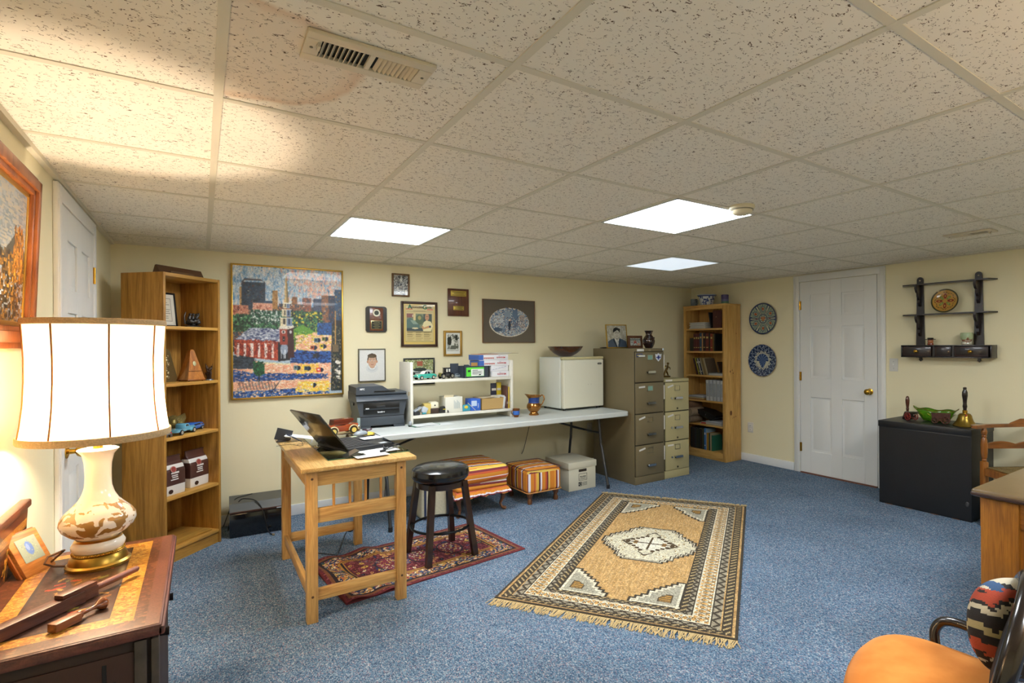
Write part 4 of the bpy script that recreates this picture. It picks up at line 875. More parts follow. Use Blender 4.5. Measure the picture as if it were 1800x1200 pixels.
# car photo behind the shelf unit
im = Img(100, 76, '#9AA87A'); im.dabs(1500, 0, .45, 1, 1, ['#7E8E56', '#B8C088', '#4E6238', '#D8DCC0', '#A8A870', '#8A6A50'], .03, .03); im.rect(.42, .72, .62, .92, '#A8604A'); im.rect(0, 0, 1, .40, '#8E8E84'); im.ell(.55, .48, .42, .10, '#C9CEC8'); im.ell(.52, .57, .24, .08, '#3A443E'); im.ell(.5, .45, .4, .03, '#6A706A'); im.ell(.08, .36, .14, .12, '#6A2A24'); im.ell(.30, .38, .06, .08, '#2A2A28'); im.ell(.8, .38, .06, .08, '#2A2A28')
wall_frame('car_photo_frame', 'black framed colour photo of a pale classic car behind the white shelf unit', 'picture frame', 1.475, 1.757, .986, 1.222, .012, M('#141414', .3), im)

# ================================================================== SMALL MAPLE DESK
MAP = wood('#B88444', '#D9AC66', 'Z', .4, 1, .15); MAPX = wood('#B88444', '#DCB26C', 'X', .4, 1, .15); MAPY = wood('#C4944E', '#E6C07C', 'Y', .35, 1, .2)
DX0, DX1, DY0, DY1, DH = .412, .892, 2.787, 3.772, .752
t = thing('maple_desk', 'small honey maple desk with spindle side and open frame, laptop on top', 'desk', (0, 0, 0))
MB().box(DX0 - .028, DX1 + .045, DY0 - .035, DY1 + .03, DH - .020, DH, .004).build('desk_top', MAPY, t)
LG = .050
for x in (DX0, DX1 - LG):
    for y in (DY0, DY1 - LG):
        MB().box(x, x + LG, y, y + LG, 0, DH - .021, .003).build('leg', MAP, t)
MB().box(DX0 + LG, DX1 - LG, DY0 + .008, DY0 + .03, .655, .731, .002).build('end_apron', MAPX, t)
MB().box(DX0 + LG, DX1 - LG, DY1 - .03, DY1 - .008, .655, .731, .002).build('end_apron', MAPX, t)
for x in (DX0 + .01, DX1 - .03): MB().box(x, x + .02, DY0 + LG, DY1 - LG, .64, .731, .002).build('side_apron', wood('#B88444', '#D9AC66', 'Y', .4, 1, .15), t)
MB().box(DX0 + LG, DX1 - LG, DY0 + .010, DY0 + .034, .475, .545, .002).build('lower_rail', MAPX, t)
for k in range(4):
    x = DX0 + LG + .0 + (DX1 - DX0 - 2 * LG) * (k + 1) / 5; MB().cyl((x, DY0 + .021, .543), (x, DY0 + .021, .658), .0065, n=14).build('spindle', wood('#B87A38', '#D69A50', 'Z', .4), t)
MB().box(DX0 + LG, DX1 - LG, DY0 + .012, DY0 + .036, .10, .155, .002).build('foot_rail', MAPX, t)
MB().box(DX0 + LG, DX1 - LG, DY1 - .036, DY1 - .012, .10, .155, .002).build('foot_rail', MAPX, t)
MB().box(DX0 + .012, DX0 + .034, DY0 + LG, DY1 - LG, .10, .155, .002).build('side_foot_rail', wood('#B88444', '#D9AC66', 'Y', .4), t)
b = MB()
for x in (DX0 + LG / 2, DX1 - LG / 2):
    for z in (.693, .127): MB().cyl((x, DY0 - .001, z), (x, DY0 + .002, z), .006, n=12).build('dowel_cap', M('#5A3A20', .5), t)
def thin_glass():
    m = bpy.data.materials.new('thin_glass'); m.use_nodes = True; nt = m.node_tree; N = nt.nodes; N.remove(N['Principled BSDF']); out = N['Material Output']
    tr = N.new('ShaderNodeBsdfTransparent'); tr.inputs[0].default_value = (.90, .96, .91, 1); gl = N.new('ShaderNodeBsdfGlossy'); gl.inputs['Roughness'].default_value = .02
    fr = N.new('ShaderNodeFresnel'); fr.inputs[0].default_value = 1.45; mx = N.new('ShaderNodeMixShader'); nt.links.new(fr.outputs[0], mx.inputs[0]); nt.links.new(tr.outputs[0], mx.inputs[1]); nt.links.new(gl.outputs[0], mx.inputs[2]); nt.links.new(mx.outputs[0], out.inputs[0]); return m
gt = MB().box(.527, .946, 2.888, 3.66, DH + .0005, DH + .0055, .001).build('glass_sheet', thin_glass(), None)
MB().box(.527, .946, 2.8865, 2.888, DH + .0006, DH + .0052).build('green_edge', M('#3E6A50', .15), gt); MB().box(.5255, .527, 2.888, 3.66, DH + .0006, DH + .0052).build('green_edge', M('#3E6A50', .15), gt)
tag(gt, 'clear green-edged glass sheet lying on the maple desk under the laptop', 'glass sheet')
Z0 = DH + .006
# laptop
LA = math.atan2(-.245, -.097) ; ex = Vector((.97, .245, 0)); LRZ = math.atan2(.245, .97)
t = thing('laptop', 'open black laptop on the maple desk, its lid turned toward the left', 'laptop', (.648, 3.0, Z0 + .001), LRZ)
MB().box(0, .262, 0, .372, .0, .022, .004).build('base', M('#1B1D21', .4), t)
MB().box(.012, .17, .022, .350, .0215, .0232, .001).build('keyboard_well', M('#101114', .6), t)
kb = t.children
for r in range(6):
    k = MB()
    for c in range(15): k.box(.018 + r * .0245, .037 + r * .0245, .028 + c * .0212, .0455 + c * .0212, .0232, .0262, .001, 1)
    o = k.build('key_row', M('#24262B', .45), t)
MB().box(.185, .245, .13, .24, .0218, .0226).build('touchpad', M('#2A2C31', .3), t)
MB().box(.190, .225, .335, .365, .022, .0226).build('sticker', M('#C8D0B0', .5), t); MB().box(.20, .24, .015, .05, .022, .0226).build('sticker', M('#BFC4C8', .5), t)
b = MB(); th = math.radians(37); b.T = Matrix.Translation((.003, 0, .020)) @ Matrix.Rotation(-th, 4, 'Y')
b.box(-.0095, 0, .002, .370, 0, .252, .003); lid = b.build('lid', M('#2C2A22', .25, coat=.5), t)
b = MB(); b.T = Matrix.Translation((.003, 0, .020)) @ Matrix.Rotation(-th, 4, 'Y'); b.box(0.0002, .001, .016, .356, .02, .236); b.build('screen', M('#0C0E12', .1, coat=.5), lid)
for y in (.05, .32): MB().cyl((.0, y - .03, .018), (.0, y + .03, .018), .007, n=12).build('hinge', BLACKM, t)

def paper(name, label, x, y, w, d, rz, z=None, col='#E4E6E6', lines=True, cat='paper', h=.0012, group=None):
    t = thing(name, label, cat, (x, y, Z0 if z is None else z), rz, group=group)
    MB().box(-w / 2, w / 2, -d / 2, d / 2, 0, h).build('sheet', M(col, .6), t)
    if lines:
        f = MB()
        for k in range(4): f.box(-w * .38, w * (.1 + .07 * (k % 3)), d * (.3 - .18 * k), d * (.3 - .18 * k) + .003, h, h + .0002)
        f.build('printed_lines', M('#7A8494', .6), t)
    return t
paper('envelope', 'white envelope overhanging the near edge of the glass on the maple desk', .735, 2.862, .17, .075, .1, DH + .008)
paper('paper_note', 'white paper sheet under the right corner of the laptop', .80, 2.98, .20, .11, .2, Z0)
paper('paper_note', 'small white note lying on the laptop keyboard', .826, 3.25, .10, .08, .1, Z0 + .0285, lines=False)
paper('paper_note', 'white slip beside the toy wooden car on the desk', .895, 3.46, .08, .14, .1, Z0)
paper('yellow_folder', 'yellow paper under the glass edge behind the laptop', .87, 3.56, .11, .16, 0, Z0, '#D8B64A', False)
t = thing('dark_phone', 'dark phone propped on a folded white card beside the laptop hinge', 'phone', (.63, 2.915, Z0), LRZ - .2)
MB().bar((0, -.045, .003), (0, .045, .003), .004, .006).bar((-.02, 0, .001), (.045, 0, .028), .075, .005).build('phone_body', M('#3A3A36', .2, coat=.5), t)
b = MB(); b.bar((.046, 0, .028), (.085, 0, .001), .07, .002); b.build('folded_card', M('#D8D8D4', .6), t)
t = thing('calculator_cable', 'tangle of short black cables with plugs at the laptop front corner', 'cable', (.86, 2.985, Z0 + .0014), .6)
for k in range(4): MB().tube([(-.07 + .01 * k, -.02 + .008 * k, .004 + .003 * k), (-.02, -.012 + .01 * k, .012 + .004 * k), (.03, -.01 + .006 * k, .014 + .002 * k), (.07, .005 + .005 * k, .012)], .0032, 6).build('cable_strand', BLACKM, t)
MB().box(-.09, -.06, -.03, -.012, 0, .01, .002).box(.055, .085, 0, .014, .008, .018, .002).build('plug', M('#202226', .4), t)
def open_book(): pass
t = thing('brochure', 'white folded brochure with a dark blue gold-printed cover at the far desk corner', 'brochure', (.415, 3.70, DH + .001), -.25)
MB().bar((0, -.035, .001), (.02, -.035, .07), .09, .002, (0, 1, 0)).build('dark_cover', M('#26303E', .5), t)
im = Img(30, 24, '#26303E'); im.ell(.3, .5, .08, .16, '#A88A3A'); im.rect(.45, .45, .85, .55, '#A88A3A')
MB().bar((.02, -.035, .035), (.16, -.04, .012), .10, .0015).bar((.02, -.03, .028), (.18, -.02, .003), .10, .0015).build('white_pages', M('#E2E6EA', .6), t)
MB().box(-.025, .03, -.09, .0, 0, .006, .002).build('dark_base', M('#2A2420', .6), t)
t = thing('reading_glasses', 'thin black wire eyeglasses lying on the maple desk behind the laptop lid', 'eyeglasses', (.49, 3.44, DH + .0015), 1.0)
b = MB()
for s_ in (-1, 1): b.tube([(s_ * .03 + .022 * math.cos(a), .014 * math.sin(a) , .006 + .003 * math.sin(a)) for a in [2 * PI * k / 20 for k in range(20)]], .0014, 6, closed=True)
b.tube([(-.008, 0, .006), (0, .003, .009), (.008, 0, .006)], .0014, 6).build('rims', BLACKM, t)
for s_ in (-1, 1): MB().tube([(s_ * .052, 0, .006), (s_ * .06, .04, .015), (s_ * .05, .10, .008), (s_ * .045, .13, .002)], .0013, 6).build('temple', BLACKM, t)
t = thing('ball_pen', 'dark ball pen leaning on the white brochure', 'pen', (.50, 3.53, DH + .002), 2.1)
MB().tube([(0, 0, .003), (.06, 0, .02), (.13, 0, .036)], [.002, .004, .004], 10).build('barrel', M('#26304A', .3), t); MB().tube([(.13, 0, .036), (.145, 0, .040)], .0028, 8).build('cap', CHROME, t)
t = thing('silver_charm', 'tiny silver trinket on the near glass edge', 'trinket', (.545, 3.28, Z0))
MB().ball((0, 0, .007), (.009, .006, .006), 10).ball((.01, .004, .006), .005, 8).build('charm', CHROME, t)
t = thing('computer_mouse', 'grey computer mouse behind the open laptop', 'mouse', (.845, 3.555, Z0), .5)
MB().ball((0, 0, .008), (.052, .03, .024), 24).build('shell', M('#8E969C', .3), t)
MB().box(-.03, .03, -.03, .03, 0, .008, .004).build('base', M('#2A2C30', .4), t); MB().cyl((.02, -.004, .028), (.02, .004, .028), .008, n=14).build('scroll_wheel', BLACKM, t)
# wooden toy car on desk
t = thing('wooden_toy_car', 'large reddish varnished wooden toy car with yellow-spoked wheels on the desk', 'toy car', (.755, 3.70, Z0), math.radians(15))
RW = wood('#7A2E14', '#B4542A', 'X', .25, 1, .5)
MB().prism([(-.11, .025), (-.11, .06), (-.06, .066), (-.05, .058), (.01, .058), (.02, .062), (.10, .062), (.10, .03), (.06, .02), (-.08, .02)], -.035, .035).build('body', RW, t)
MB().prism([(-.065, .066), (-.06, .098), (.07, .098), (.075, .085), (.03, .062)], -.03, .03).build('cabin', wood('#4A1C10', '#7A3420', 'X', .25, 1, .5), t)
for x in (-.07, .065):
    for y in (-1, 1):
        w = MB().cyl((x, y * .035, .024), (x, y * .050, .024), .024, n=24).build('wheel', M('#1A1610', .5), t)
        MB().cyl((x, y * .050, .024), (x, y * .052, .024), .016, n=20).build('spoked_hub', M('#D9BE62', .4), w)
        f = MB(); f.tube([(x + .031 * math.cos(a), y * .045, .024 + .031 * math.sin(a)) for a in [PI * k / 12 for k in range(13)]], .0035, 6); f.build('fender', M('#D8CDA0', .35), t)
MB().tube([(.10, 0, .03), (.118, 0, .034)], [.03, .028], 12).build('bumper', CHROME, t)
t = thing('beaded_lanyard', 'purple and white beaded cord coiled at the printer corner of the desk', 'cord', (.90, 3.70, Z0))
b = MB(); pt = []
for k in range(60):
    a = k * .22; pt.append((.02 * math.cos(a) + .0012 * k - .03, .028 * math.sin(a) + .001 * k - .02, .005 + .0025 * (k // 29)))
b.tube(pt, .0042, 8).build('cord_loops', M('#5A3A48', .6, noise=.7, nscale=260), t)
MB().box(-.035, -.015, .03, .05, .0, .09, .003).build('glass_vial', M('#8EA6A4', .15), t)
paper('yellow_note', 'yellow sticky note under the beaded cord', .915, 3.64, .06, .06, .3, Z0 - .0004, '#E2C64A', False, 'note', .0004)

# ================================================================== LONG FOLDING TABLE
TX0, TX1, TY0, TY1, TZ = .95, 3.362, 3.815, 4.57, .70
t = thing('folding_table', 'long white plastic folding table along the back wall', 'table', (0, 0, 0))
PL = M('#CBD0CC', .45, noise=.05, nscale=150)
b = MB(); b.prism(rrect(TX1 - TX0, TY1 - TY0, .045, 5, (TX0 + TX1) / 2, (TY0 + TY1) / 2), TZ - .045, TZ, 'XY'); o = b.build('table_top', PL, t)
md = o.modifiers.new('bevel', 'BEVEL'); md.width = .008; md.segments = 3; md.limit_method = 'ANGLE'; md.angle_limit = .9
ST = M('#4A4C50', .35, .8)
for x, s_ in ((1.115, 1), (3.115, -1)):
    for y0, y1, y2 in ((3.985, 3.95, 3.845), (4.42, 4.44, 4.50)):
        MB().tube([(x, y0, .655), (x, y1, .42), (x, y1, .395), (x, (y1 * .85 + y2 * .15), .36), (x, y2, .02)], .0125, 12).build('leg', ST, t)
        MB().cyl((x, y2, 0), (x, y2 - (.002 if y2 < 4 else -.002), .035), .0155, n=14).build('rubber_foot', M('#15161A', .7), t)
    MB().cyl((x, 3.955, .50), (x, 4.435, .50), .009).build('cross_tube', ST, t)
    MB().cyl((x, 4.2, .50), (x + s_ * .50, 4.2, .655), .0085).build('folding_brace', M('#1A1B1E', .4), t)
    MB().box(x - .02, x + .02, 4.0, 4.40, .645, .658).build('leg_bracket', ST, t)
for k, (pts) in enumerate([[(2.78, 4.60, .70), (2.74, 4.62, .55), (2.68, 4.64, .30), (2.66, 4.655, .24)], [(1.36, 4.60, .66), (1.33, 4.6, .45), (1.30, 4.60, .25), (1.24, 4.45, .012), (1.18, 4.3, .006)]]):
    o = MB().tube(smooth(pts), .003, 6).build('hanging_cable', BLACKM); tag(o, ['black cable hanging behind the table near the right folding brace', 'black cable hanging behind the table near the maple desk'][k], 'cable')
t = thing('power_adapter', 'small black power adapter on the carpet behind the maple desk', 'adapter', (.90, 4.05, 0), .5)
MB().box(-.045, .045, -.028, .028, 0, .032, .004).build('brick', BLACKM, t); MB().tube([(-.045, 0, .01), (-.12, -.06, .004), (-.25, -.18, .004), (-.38, -.30, .004), (-.42, -.12, .004)], .0028, 6).build('cord', BLACKM, t)

# printer
t = thing('office_printer', 'grey-black multifunction laser printer on the folding table', 'printer', (1.158, 4.185, TZ), math.radians(-3))
PG = M('#3C434B', .45); PD = M('#0B0C0E', .3); PS = M('#4C4A40', .5)
MB().prism([(-.172, 0), (-.165, .095), (-.188, .205), (.188, .205), (.165, .095), (.172, 0), (.09, 0), (.085, .018), (-.085, .018), (-.09, 0)], 0.006, .36).build('body', PG, t)
MB().box(-.165, .165, 0, .010, .022, .088, .003).build('paper_tray', PG, t)
MB().box(-.165, .165, -.001, .004, .089, .091).build('tray_gap', PD, t)
MB().box(-.140, .130, -.001, .004, .11, .195, .002).build('output_opening', PD, t)
MB().box(-.138, .128, -.002, .01, .142, .152, .001).build('output_shelf', M('#2A3138', .3), t); MB().box(-.045, .02, -.004, .006, .150, .172, .002).build('paper_stop', M('#1C2024', .4), t)
MB().box(-.125, -.10, -.003, 0, .149, .158).build('label', M('#C8CCD0', .5), t)
MB().prism([(.0, .205), (-.012, .212), (.0, .232), (.05, .262), (.36, .262), (.36, .205)], -.192, .192, 'YZ').build('control_deck', PG, t)
o = MB().box(-.17, .17, -.001, .001, 0, .034).build('control_panel', M('#23303E', .35), t); o.location = (0, -.0075, .214); o.rotation_euler = (math.radians(-50), 0, 0)
b = MB()
for k, (x, z, w_, h_) in enumerate([(-.145, .008, .022, .02), (-.112, .02, .014, .004), (-.112, .009, .012, .004), (-.088, .016, .012, .004), (-.088, .024, .012, .004), (-.065, .020, .012, .004), (-.065, .010, .012, .004), (-.03, .006, .05, .007), (-.025, .018, .036, .010), (.04, .010, .006, .006), (.052, .014, .006, .014), (.066, .013, .006, .012), (.080, .014, .006, .016), (.094, .014, .006, .016), (.108, .015, .006, .014), (.130, .022, .016, .005)]): b.box(x, x + w_, -.0022, -.0008, z, z + h_)
o = b.build('buttons', M('#C8D0D8', .4), t); o.location = (0, -.0075, .214); o.rotation_euler = (math.radians(-50), 0, 0)
MB().box(-.192, .192, .02, .36, .255, .272, .004).build('scanner_lid', PG, t)
MB().prism([(-.19, .262), (-.19, .315), (-.17, .322), (.005, .322), (.075, .275), (.075, .262)], .018, .35).build('document_feeder', PG, t)
MB().box(-.06, .10, .014, .02, .275, .284).build('feeder_slot', PD, t)
text('MFC', .018, M('#D8DCE0', .4), t, (-.145, .0165, .296), bold=.0008); text('brother', .017, M('#D8DCE0', .4), t, (-.01, -.002, .118), bold=.0008)
MB().box(-.195, -.186, .12, .165, .172, .19, .001).build('side_handle', PD, t)

# white shelf unit on table
SX0, SX1, SY0, SY1, SZ1 = 1.368, 2.292, 4.155, 4.44, 1.20
WPT = M('#E2DFD2', .5, noise=.06, nscale=40)
t = thing('tabletop_shelf_unit', 'white painted wooden two-tier shelf unit standing on the folding table', 'shelf', (SX0, SY0, TZ)); W = SX1 - SX0; D = SY1 - SY0; H = SZ1 - TZ
for x in (0, W - .022): MB().box(x, x + .022, 0, D, 0, H, .002).build('side_panel', WPT, t)
MB().box(.022, W - .022, 0, D, .052, .072, .001).build('shelf_board', WPT, t); MB().box(.022, W - .022, 0, D, .333, .355, .001).build('shelf_board', WPT, t)
b = MB()
for y, z in ((.03, .235), (.10, .232), (.155, .228)): MB().box(-.0012, .001, y, y + .012, z, z + .03).build('yellow_tape', M('#C8A030', .6), t)
ZU, ZL = TZ + .356, TZ + .073
toy_car('model_coupe', 'turquoise model coupe with white roof on the upper shelf', (1.515, 4.235, ZU), .35, .195, '#3FB8A4', 'coupe', '#E9E9E4', wheel='#1A1A1A', hub='#E4E0D0')
toy_car('model_antique_car', 'black antique model car with upright cabin on the upper shelf', (1.705, 4.25, ZU), .35, .135, '#14141A', 'antique', wheel='#1A1A1A', hub='#B8B4A0')
toy_car('model_grey_car', 'small silver-grey model car between the black car and the shoe box', (1.815, 4.29, ZU), .2, .10, '#8E9A9E', 'coupe')
t = thing('shoe_box', 'dark slate shoe box with a bright green and white label on the upper shelf', 'box', (1.955, 4.19, ZU), 0)
SB = M('#333C48', .6)
MB().box(-.115, .115, 0, .004, 0, .100).box(-.115, .115, .126, .13, 0, .100).box(-.115, -.111, 0, .13, 0, .100).box(.111, .115, 0, .13, 0, .1).box(-.115, .115, 0, .13, 0, .004).build('tray', SB, t)
MB().prism([(-.115, .098), (-.115, .113), (-.075, .113), (-.055, .098)], 0, .004).prism([(.115, .098), (.115, .115), (.085, .115), (.07, .098)], 0, .004).build('end_flaps', SB, t)
o = MB().box(-.19, -.115, .12, .124, .02, .122).build('open_lid', SB, t)
MB().box(-.095, .07, -.0015, 0, .012, .088).build('label_green', M('#58D83A', .5), t)
MB().box(-.05, .068, -.0022, -.0014, .014, .074).build('label_white', M('#E6EAE6', .5), t)
b = MB()
for k, (x, z, w_, h_) in enumerate([(-.082, .05, .024, .016), (-.04, .062, .05, .004), (-.04, .052, .09, .003), (-.04, .044, .08, .003), (-.04, .036, .09, .003), (.02, .02, .02, .010), (-.04, .028, .05, .003)]): b.box(x, x + w_, -.003, -.002, z, z + h_)
b.build('label_print', M('#2A3A2E', .5), t)
MB().box(-.035, .085, .03, .033, .095, .128).build('kraft_flap', M('#B98E4E', .7), t)
BXW = M('#DEDFE2', .55)
for k in range(4):
    z = ZU + .001 + k * .0485; xx = [2.109, 2.102, 2.109, 2.102][k]; long = k >= 2
    t = thing('paper_carton', ['lowest white carton with red arched lettering on the shelf unit', 'second white carton from the bottom, plain front with blue script', 'third white carton from the bottom, blue striped end', 'topmost white carton, under the folded papers'][k], 'carton', (xx, 4.185, z), [0, .02, -.015, .01][k], group='stacked white cartons on the shelf unit')
    x0 = -.13 if long else -.01
    MB().box(x0, .158, 0, .20, 0, .0475, .002).build('carton_body', BXW, t)
    if k != 1:
        for q, ch in enumerate('RANSOM'):
            a = (q - 2.5) * .075; text(ch, .019, M('#B03040', .5), t, (.085 + (q - 2.5) * .0145, -.0008, .014 + .003 * math.cos(a * 5)), (PI / 2, -a * .5, 0), bold=.0006)
        text('PAPER', .007, M('#3A4A7A', .5), t, (.07, -.0008, .034))
    else:
        for q in range(5):
            MB().tube([(-.0 + .03 * q, -.0005, .010 + .006 * q), (.01 + .03 * q, -.0005, .016 + .006 * q), (.02 + .03 * q, -.0005, .013 + .006 * q)], .0012, 5).build('blue_script', M('#3A4E9A', .5), t)
    if long:
        MB().box(x0 - .0006, x0 + .045, -.0007, .2005, .002, .0455).build('blue_end', M('#3A62B0', .5), t)
        b = MB()
        for q in range(9): b.box(x0 + .05 + q * .011, x0 + .058 + q * .011, -.001, .0005, .012 + .002 * (q % 2), .024)
        b.build('red_print', M('#B85A50', .5), t)
t = thing('folded_papers', 'loose orange and white folders spread on top of the cartons', 'papers', (2.16, 4.28, ZU + .197))
for k, (x0, x1, c) in enumerate([(-.19, .0, '#C8682E'), (-.12, .12, '#DADCD8'), (-.10, .22, '#8E7A50'), (-.02, .15, '#DADCDC')]):
    MB().box(x0, x1, -.09 + .01 * k, .06, .0005 + k * .003, .003 + k * .003).build('folder_sheet', M(c, .6), t)
# lower shelf things
t = thing('label_maker', 'grey and teal handheld device with a coiled black cord on the lower shelf', 'device', (1.455, 4.225, ZL), .2)
MB().box(-.055, -.0, -.03, .03, 0, .028, .006).build('dark_base', M('#24262A', .4), t); b = MB(); b.bar((-.05, -.01, .03), (.02, 0, .058), .03, .012); b.build('handset', M('#A8B0B8', .35), t)
b = MB(); b.T = Matrix.Translation((.045, -.01, .03)) @ Matrix.Rotation(.5, 4, 'Y'); b.box(-.022, .022, -.018, .018, -.02, .03, .005); b.build('grey_head', M('#B9C2CC', .35), t); MB().box(.02, .055, -.032, -.02, .004, .016, .003).build('teal_button', M('#3A9AA8', .4), t)
MB().tube([(.0 + .05 * math.cos(a) + .03, -.015 + .012 * math.sin(a), .045 + .03 * math.sin(a)) for a in [PI * k / 10 for k in range(-2, 11)]], .002, 6).build('cord', BLACKM, t)
t = thing('pencil_sharpener', 'beige and brown electric pencil sharpener on the lower shelf', 'pencil sharpener', (1.565, 4.215, ZL), -.1)
MB().box(-.062, -.0, .0, .09, .002, .085, .008).build('tan_side', M('#C9B262', .5), t); MB().box(-.012, .058, -.001, .09, .042, .095, .01).build('cream_face', M('#E6DFC4', .45), t); MB().box(-.012, .058, -.002, .088, .0, .045, .004).build('brown_drawer', M('#3A2A22', .4), t)
MB().cyl((.025, -.003, .068), (.025, .002, .068), .006, n=16).build('pencil_hole', BLACKM, t)
t = thing('tape_dispenser', 'small black tape dispenser beside the pencil sharpener', 'tape dispenser', (1.665, 4.22, ZL), -.15)
MB().prism([(-.035, 0), (-.032, .03), (-.02, .05), (.01, .055), (.02, .03), (.04, .02), (.045, 0)], -.012, .03).build('body', M('#1C1E20', .4), t); MB().box(-.005, .02, -.0135, -.011, .028, .034).build('yellow_mark', M('#D8C030', .5), t)
t = thing('white_carton', 'white upright cardboard carton with fine print on the lower shelf', 'box', (1.752, 4.20, ZL), -.06)
MB().box(-.075, .075, 0, .16, 0, .128, .003).build('carton', M('#D9D8CC', .6), t); b = MB()
for q in range(6): b.box(.0 + q * .009, .003 + q * .009, -.001, 0, .03, .10 - .01 * (q % 3))
b.build('fine_print', M('#8AA0A8', .6), t); MB().box(-.08, .0, .01, .012, .12, .145).build('open_flap', M('#CFC3A0', .6), t)
t = thing('tissue_packet', 'small teal and yellow packet leaning beside the white carton', 'packet', (1.875, 4.205, ZL), .1)
MB().box(-.045, .04, 0, .03, 0, .055, .008).build('packet', M('#3A9AB0', .5), t); MB().ball((-.012, -.001, .035), (.018, .003, .013), 14).build('yellow_spot', M('#E8C83A', .5), t)
b = MB(); b.bar((.0, -.006, .07), (.07, -.012, .003), .003, .012, (0, 1, 0)); b.build('paper_band', M('#D8CDB0', .6), t)
t = thing('blue_carton', 'bright blue tissue carton standing against the kraft box', 'box', (1.958, 4.195, ZL), 0.0)
MB().box(-.055, .035, 0, .12, 0, .10, .002).build('carton', M('#2E62C8', .5), t); MB().box(-.05, .0, -.001, 0, .04, .085).build('white_picture', M('#B9CCE6', .5), t); text('TISSUE', .014, WHITE, t, (.018, -.0008, .04), (PI / 2, -PI / 2, 0))
t = thing('kraft_box', 'open brown kraft cardboard box at the right of the lower shelf', 'box', (2.105, 4.19, ZL), 0)
KR = M('#B5955E', .75)
MB().box(-.105, .112, 0, .003, 0, .098).box(-.105, .112, .177, .18, 0, .1).box(-.105, -.102, 0, .18, 0, .1).box(.109, .112, 0, .18, 0, .1).box(-.105, .112, 0, .18, 0, .003).build('carton', KR, t)
b = MB(); b.bar((-.10, .09, .102), (.05, .09, .108), .17, .003); b.build('top_flap', M('#CFC0A0', .7), t)
for k, (x, c, h, w_, ml, lb) in enumerate([(2.155, '#2A2C40', .135, .05, 0, 'dark navy booklet hanging from the shelf unit corner'), (2.205, '#D9BE2E', .14, .045, 0, 'bright yellow booklet at the right end of the shelf unit'), (2.24, '#5A3A34', .20, .012, 0, 'thin maroon book at the far right of the lower shelf'), (2.256, '#C8A83A', .19, .012, 0, 'thin gold book against the right side panel')]):
    zz = TZ + .19 if k < 2 else ZL
    t = thing('booklet', lb, 'book', (x, 4.26 if k < 2 else 4.17, zz), 0, group='booklets at the right of the shelf unit')
    MB().box(-w_ / 2, w_ / 2, 0, .02 if k < 2 else .2, 0, h - (.03 if k < 2 else 0), .001).build('cover', M(c, .5), t)
    MB().box(-w_ / 2 + .004, w_ / 2 - .004, -.0008, 0, .04, .06).build('title_block', M('#D8D4C8', .5), t)
    if k < 2: MB().box(-w_ / 2, w_ / 2, .0, .02, -.115, 0, .001).build('lower_sleeve', M('#D6D2C4', .6), t)
t = thing('letter_bundle', 'bundle of white letters leaning in front of the booklets', 'letters', (2.222, 4.185, ZL), 0, rot=(0, .12, 0))
for k in range(3): MB().box(-.018 + k * .007, -.014 + k * .007, 0, .10, .001, .115 - .006 * k, .0005).build('envelope', M('#DADCDC', .6), t)
t = thing('mail_stack', 'flat white papers and a green-edged magazine under the shelf unit', 'papers', (1.52, 4.06, TZ + .0005), .12)
MB().box(-.13, .16, -.05, .06, 0, .002).build('white_sheet', M('#DADEDE', .6), t); MB().box(-.16, .06, 0.0, .12, .002, .006).build('magazine', M('#4E7E6A', .5), t); MB().box(-.15, .04, -.02, .10, .006, .009).build('top_sheet', M('#D6DADA', .6), t)
t = thing('webcam', 'small silver and black webcam between the printer and the shelf unit', 'webcam', (1.352, 4.115, TZ), 0)
MB().lathe([(0, 0), (.016, 0), (.014, .006), (0, .008)], n=20).build('foot', BLACKM, t); MB().ball((0, 0, .024), (.014, .018, .02), 16).build('shell', M('#9AA0A8', .25), t)
# cup, jug, fridge, bowl
t = thing('lustre_cup', 'small copper lustre cup with a blue band on the folding table', 'cup', (2.29, 4.10, TZ))
CU = M('#7E4A22', .18, .75)
MB().lathe([(0, 0), (.020, 0), (.021, .006), (.026, .014), (.029, .035), (.030, .062), (.033, .074), (.030, .0745), (.027, .060), (.025, .02), (0, .012)], n=32).build('body', CU, t)
MB().lathe([(.0292, .022), (.0300, .036), (.0306, .056), (.0300, .057), (.0290, .022)], n=32, close=False).build('blue_band', M('#2F62B4', .35), t)
MB().tube([(-.029, 0, .06), (-.046, 0, .056), (-.048, 0, .036), (-.028, 0, .024)], .0035, 8).build('handle', CU, t)
t = thing('lustre_jug', 'gold copper lustre jug with a blue collar and curled handle', 'jug', (2.49, 4.13, TZ), -.59)
CG = M('#A8743A', .16, .85)
b = MB(); b.lathe([(0, 0), (.044, 0), (.046, .008), (.036, .018), (.034, .028), (.052, .045), (.066, .070), (.064, .092), (.050, .112), (.046, .120), (.048, .150), (.058, .172), (.064, .178), (.060, .178), (.046, .152), (.042, .118), (.05, .08), (0, .03)], n=48)
for v in b.bm.verts:
    if v.co.z > .14 and v.co.x < 0: k = (v.co.z - .14) / .04; v.co.x *= 1 + .45 * k * (-v.co.x / .07); v.co.z += .012 * k * max(0, -v.co.x / .06 - .4)
b.build('body', CG, t)
MB().lathe([(.0515, .110), (.0475, .120), (.0490, .150), (.0530, .160), (.0520, .160), (.0460, .120), (.050, .110)], n=48, close=False).build('blue_collar', M('#26468E', .35, noise=.5, nscale=60), t)
MB().tube([(.050, 0, .162), (.075, 0, .182), (.092, 0, .168), (.094, 0, .14), (.078, 0, .105), (.060, 0, .085)], [.005, .006, .006, .006, .005, .007], 10).build('handle', CG, t)
FX0, FX1, FY0, FY1 = 2.845, 3.345, 4.17, 4.60
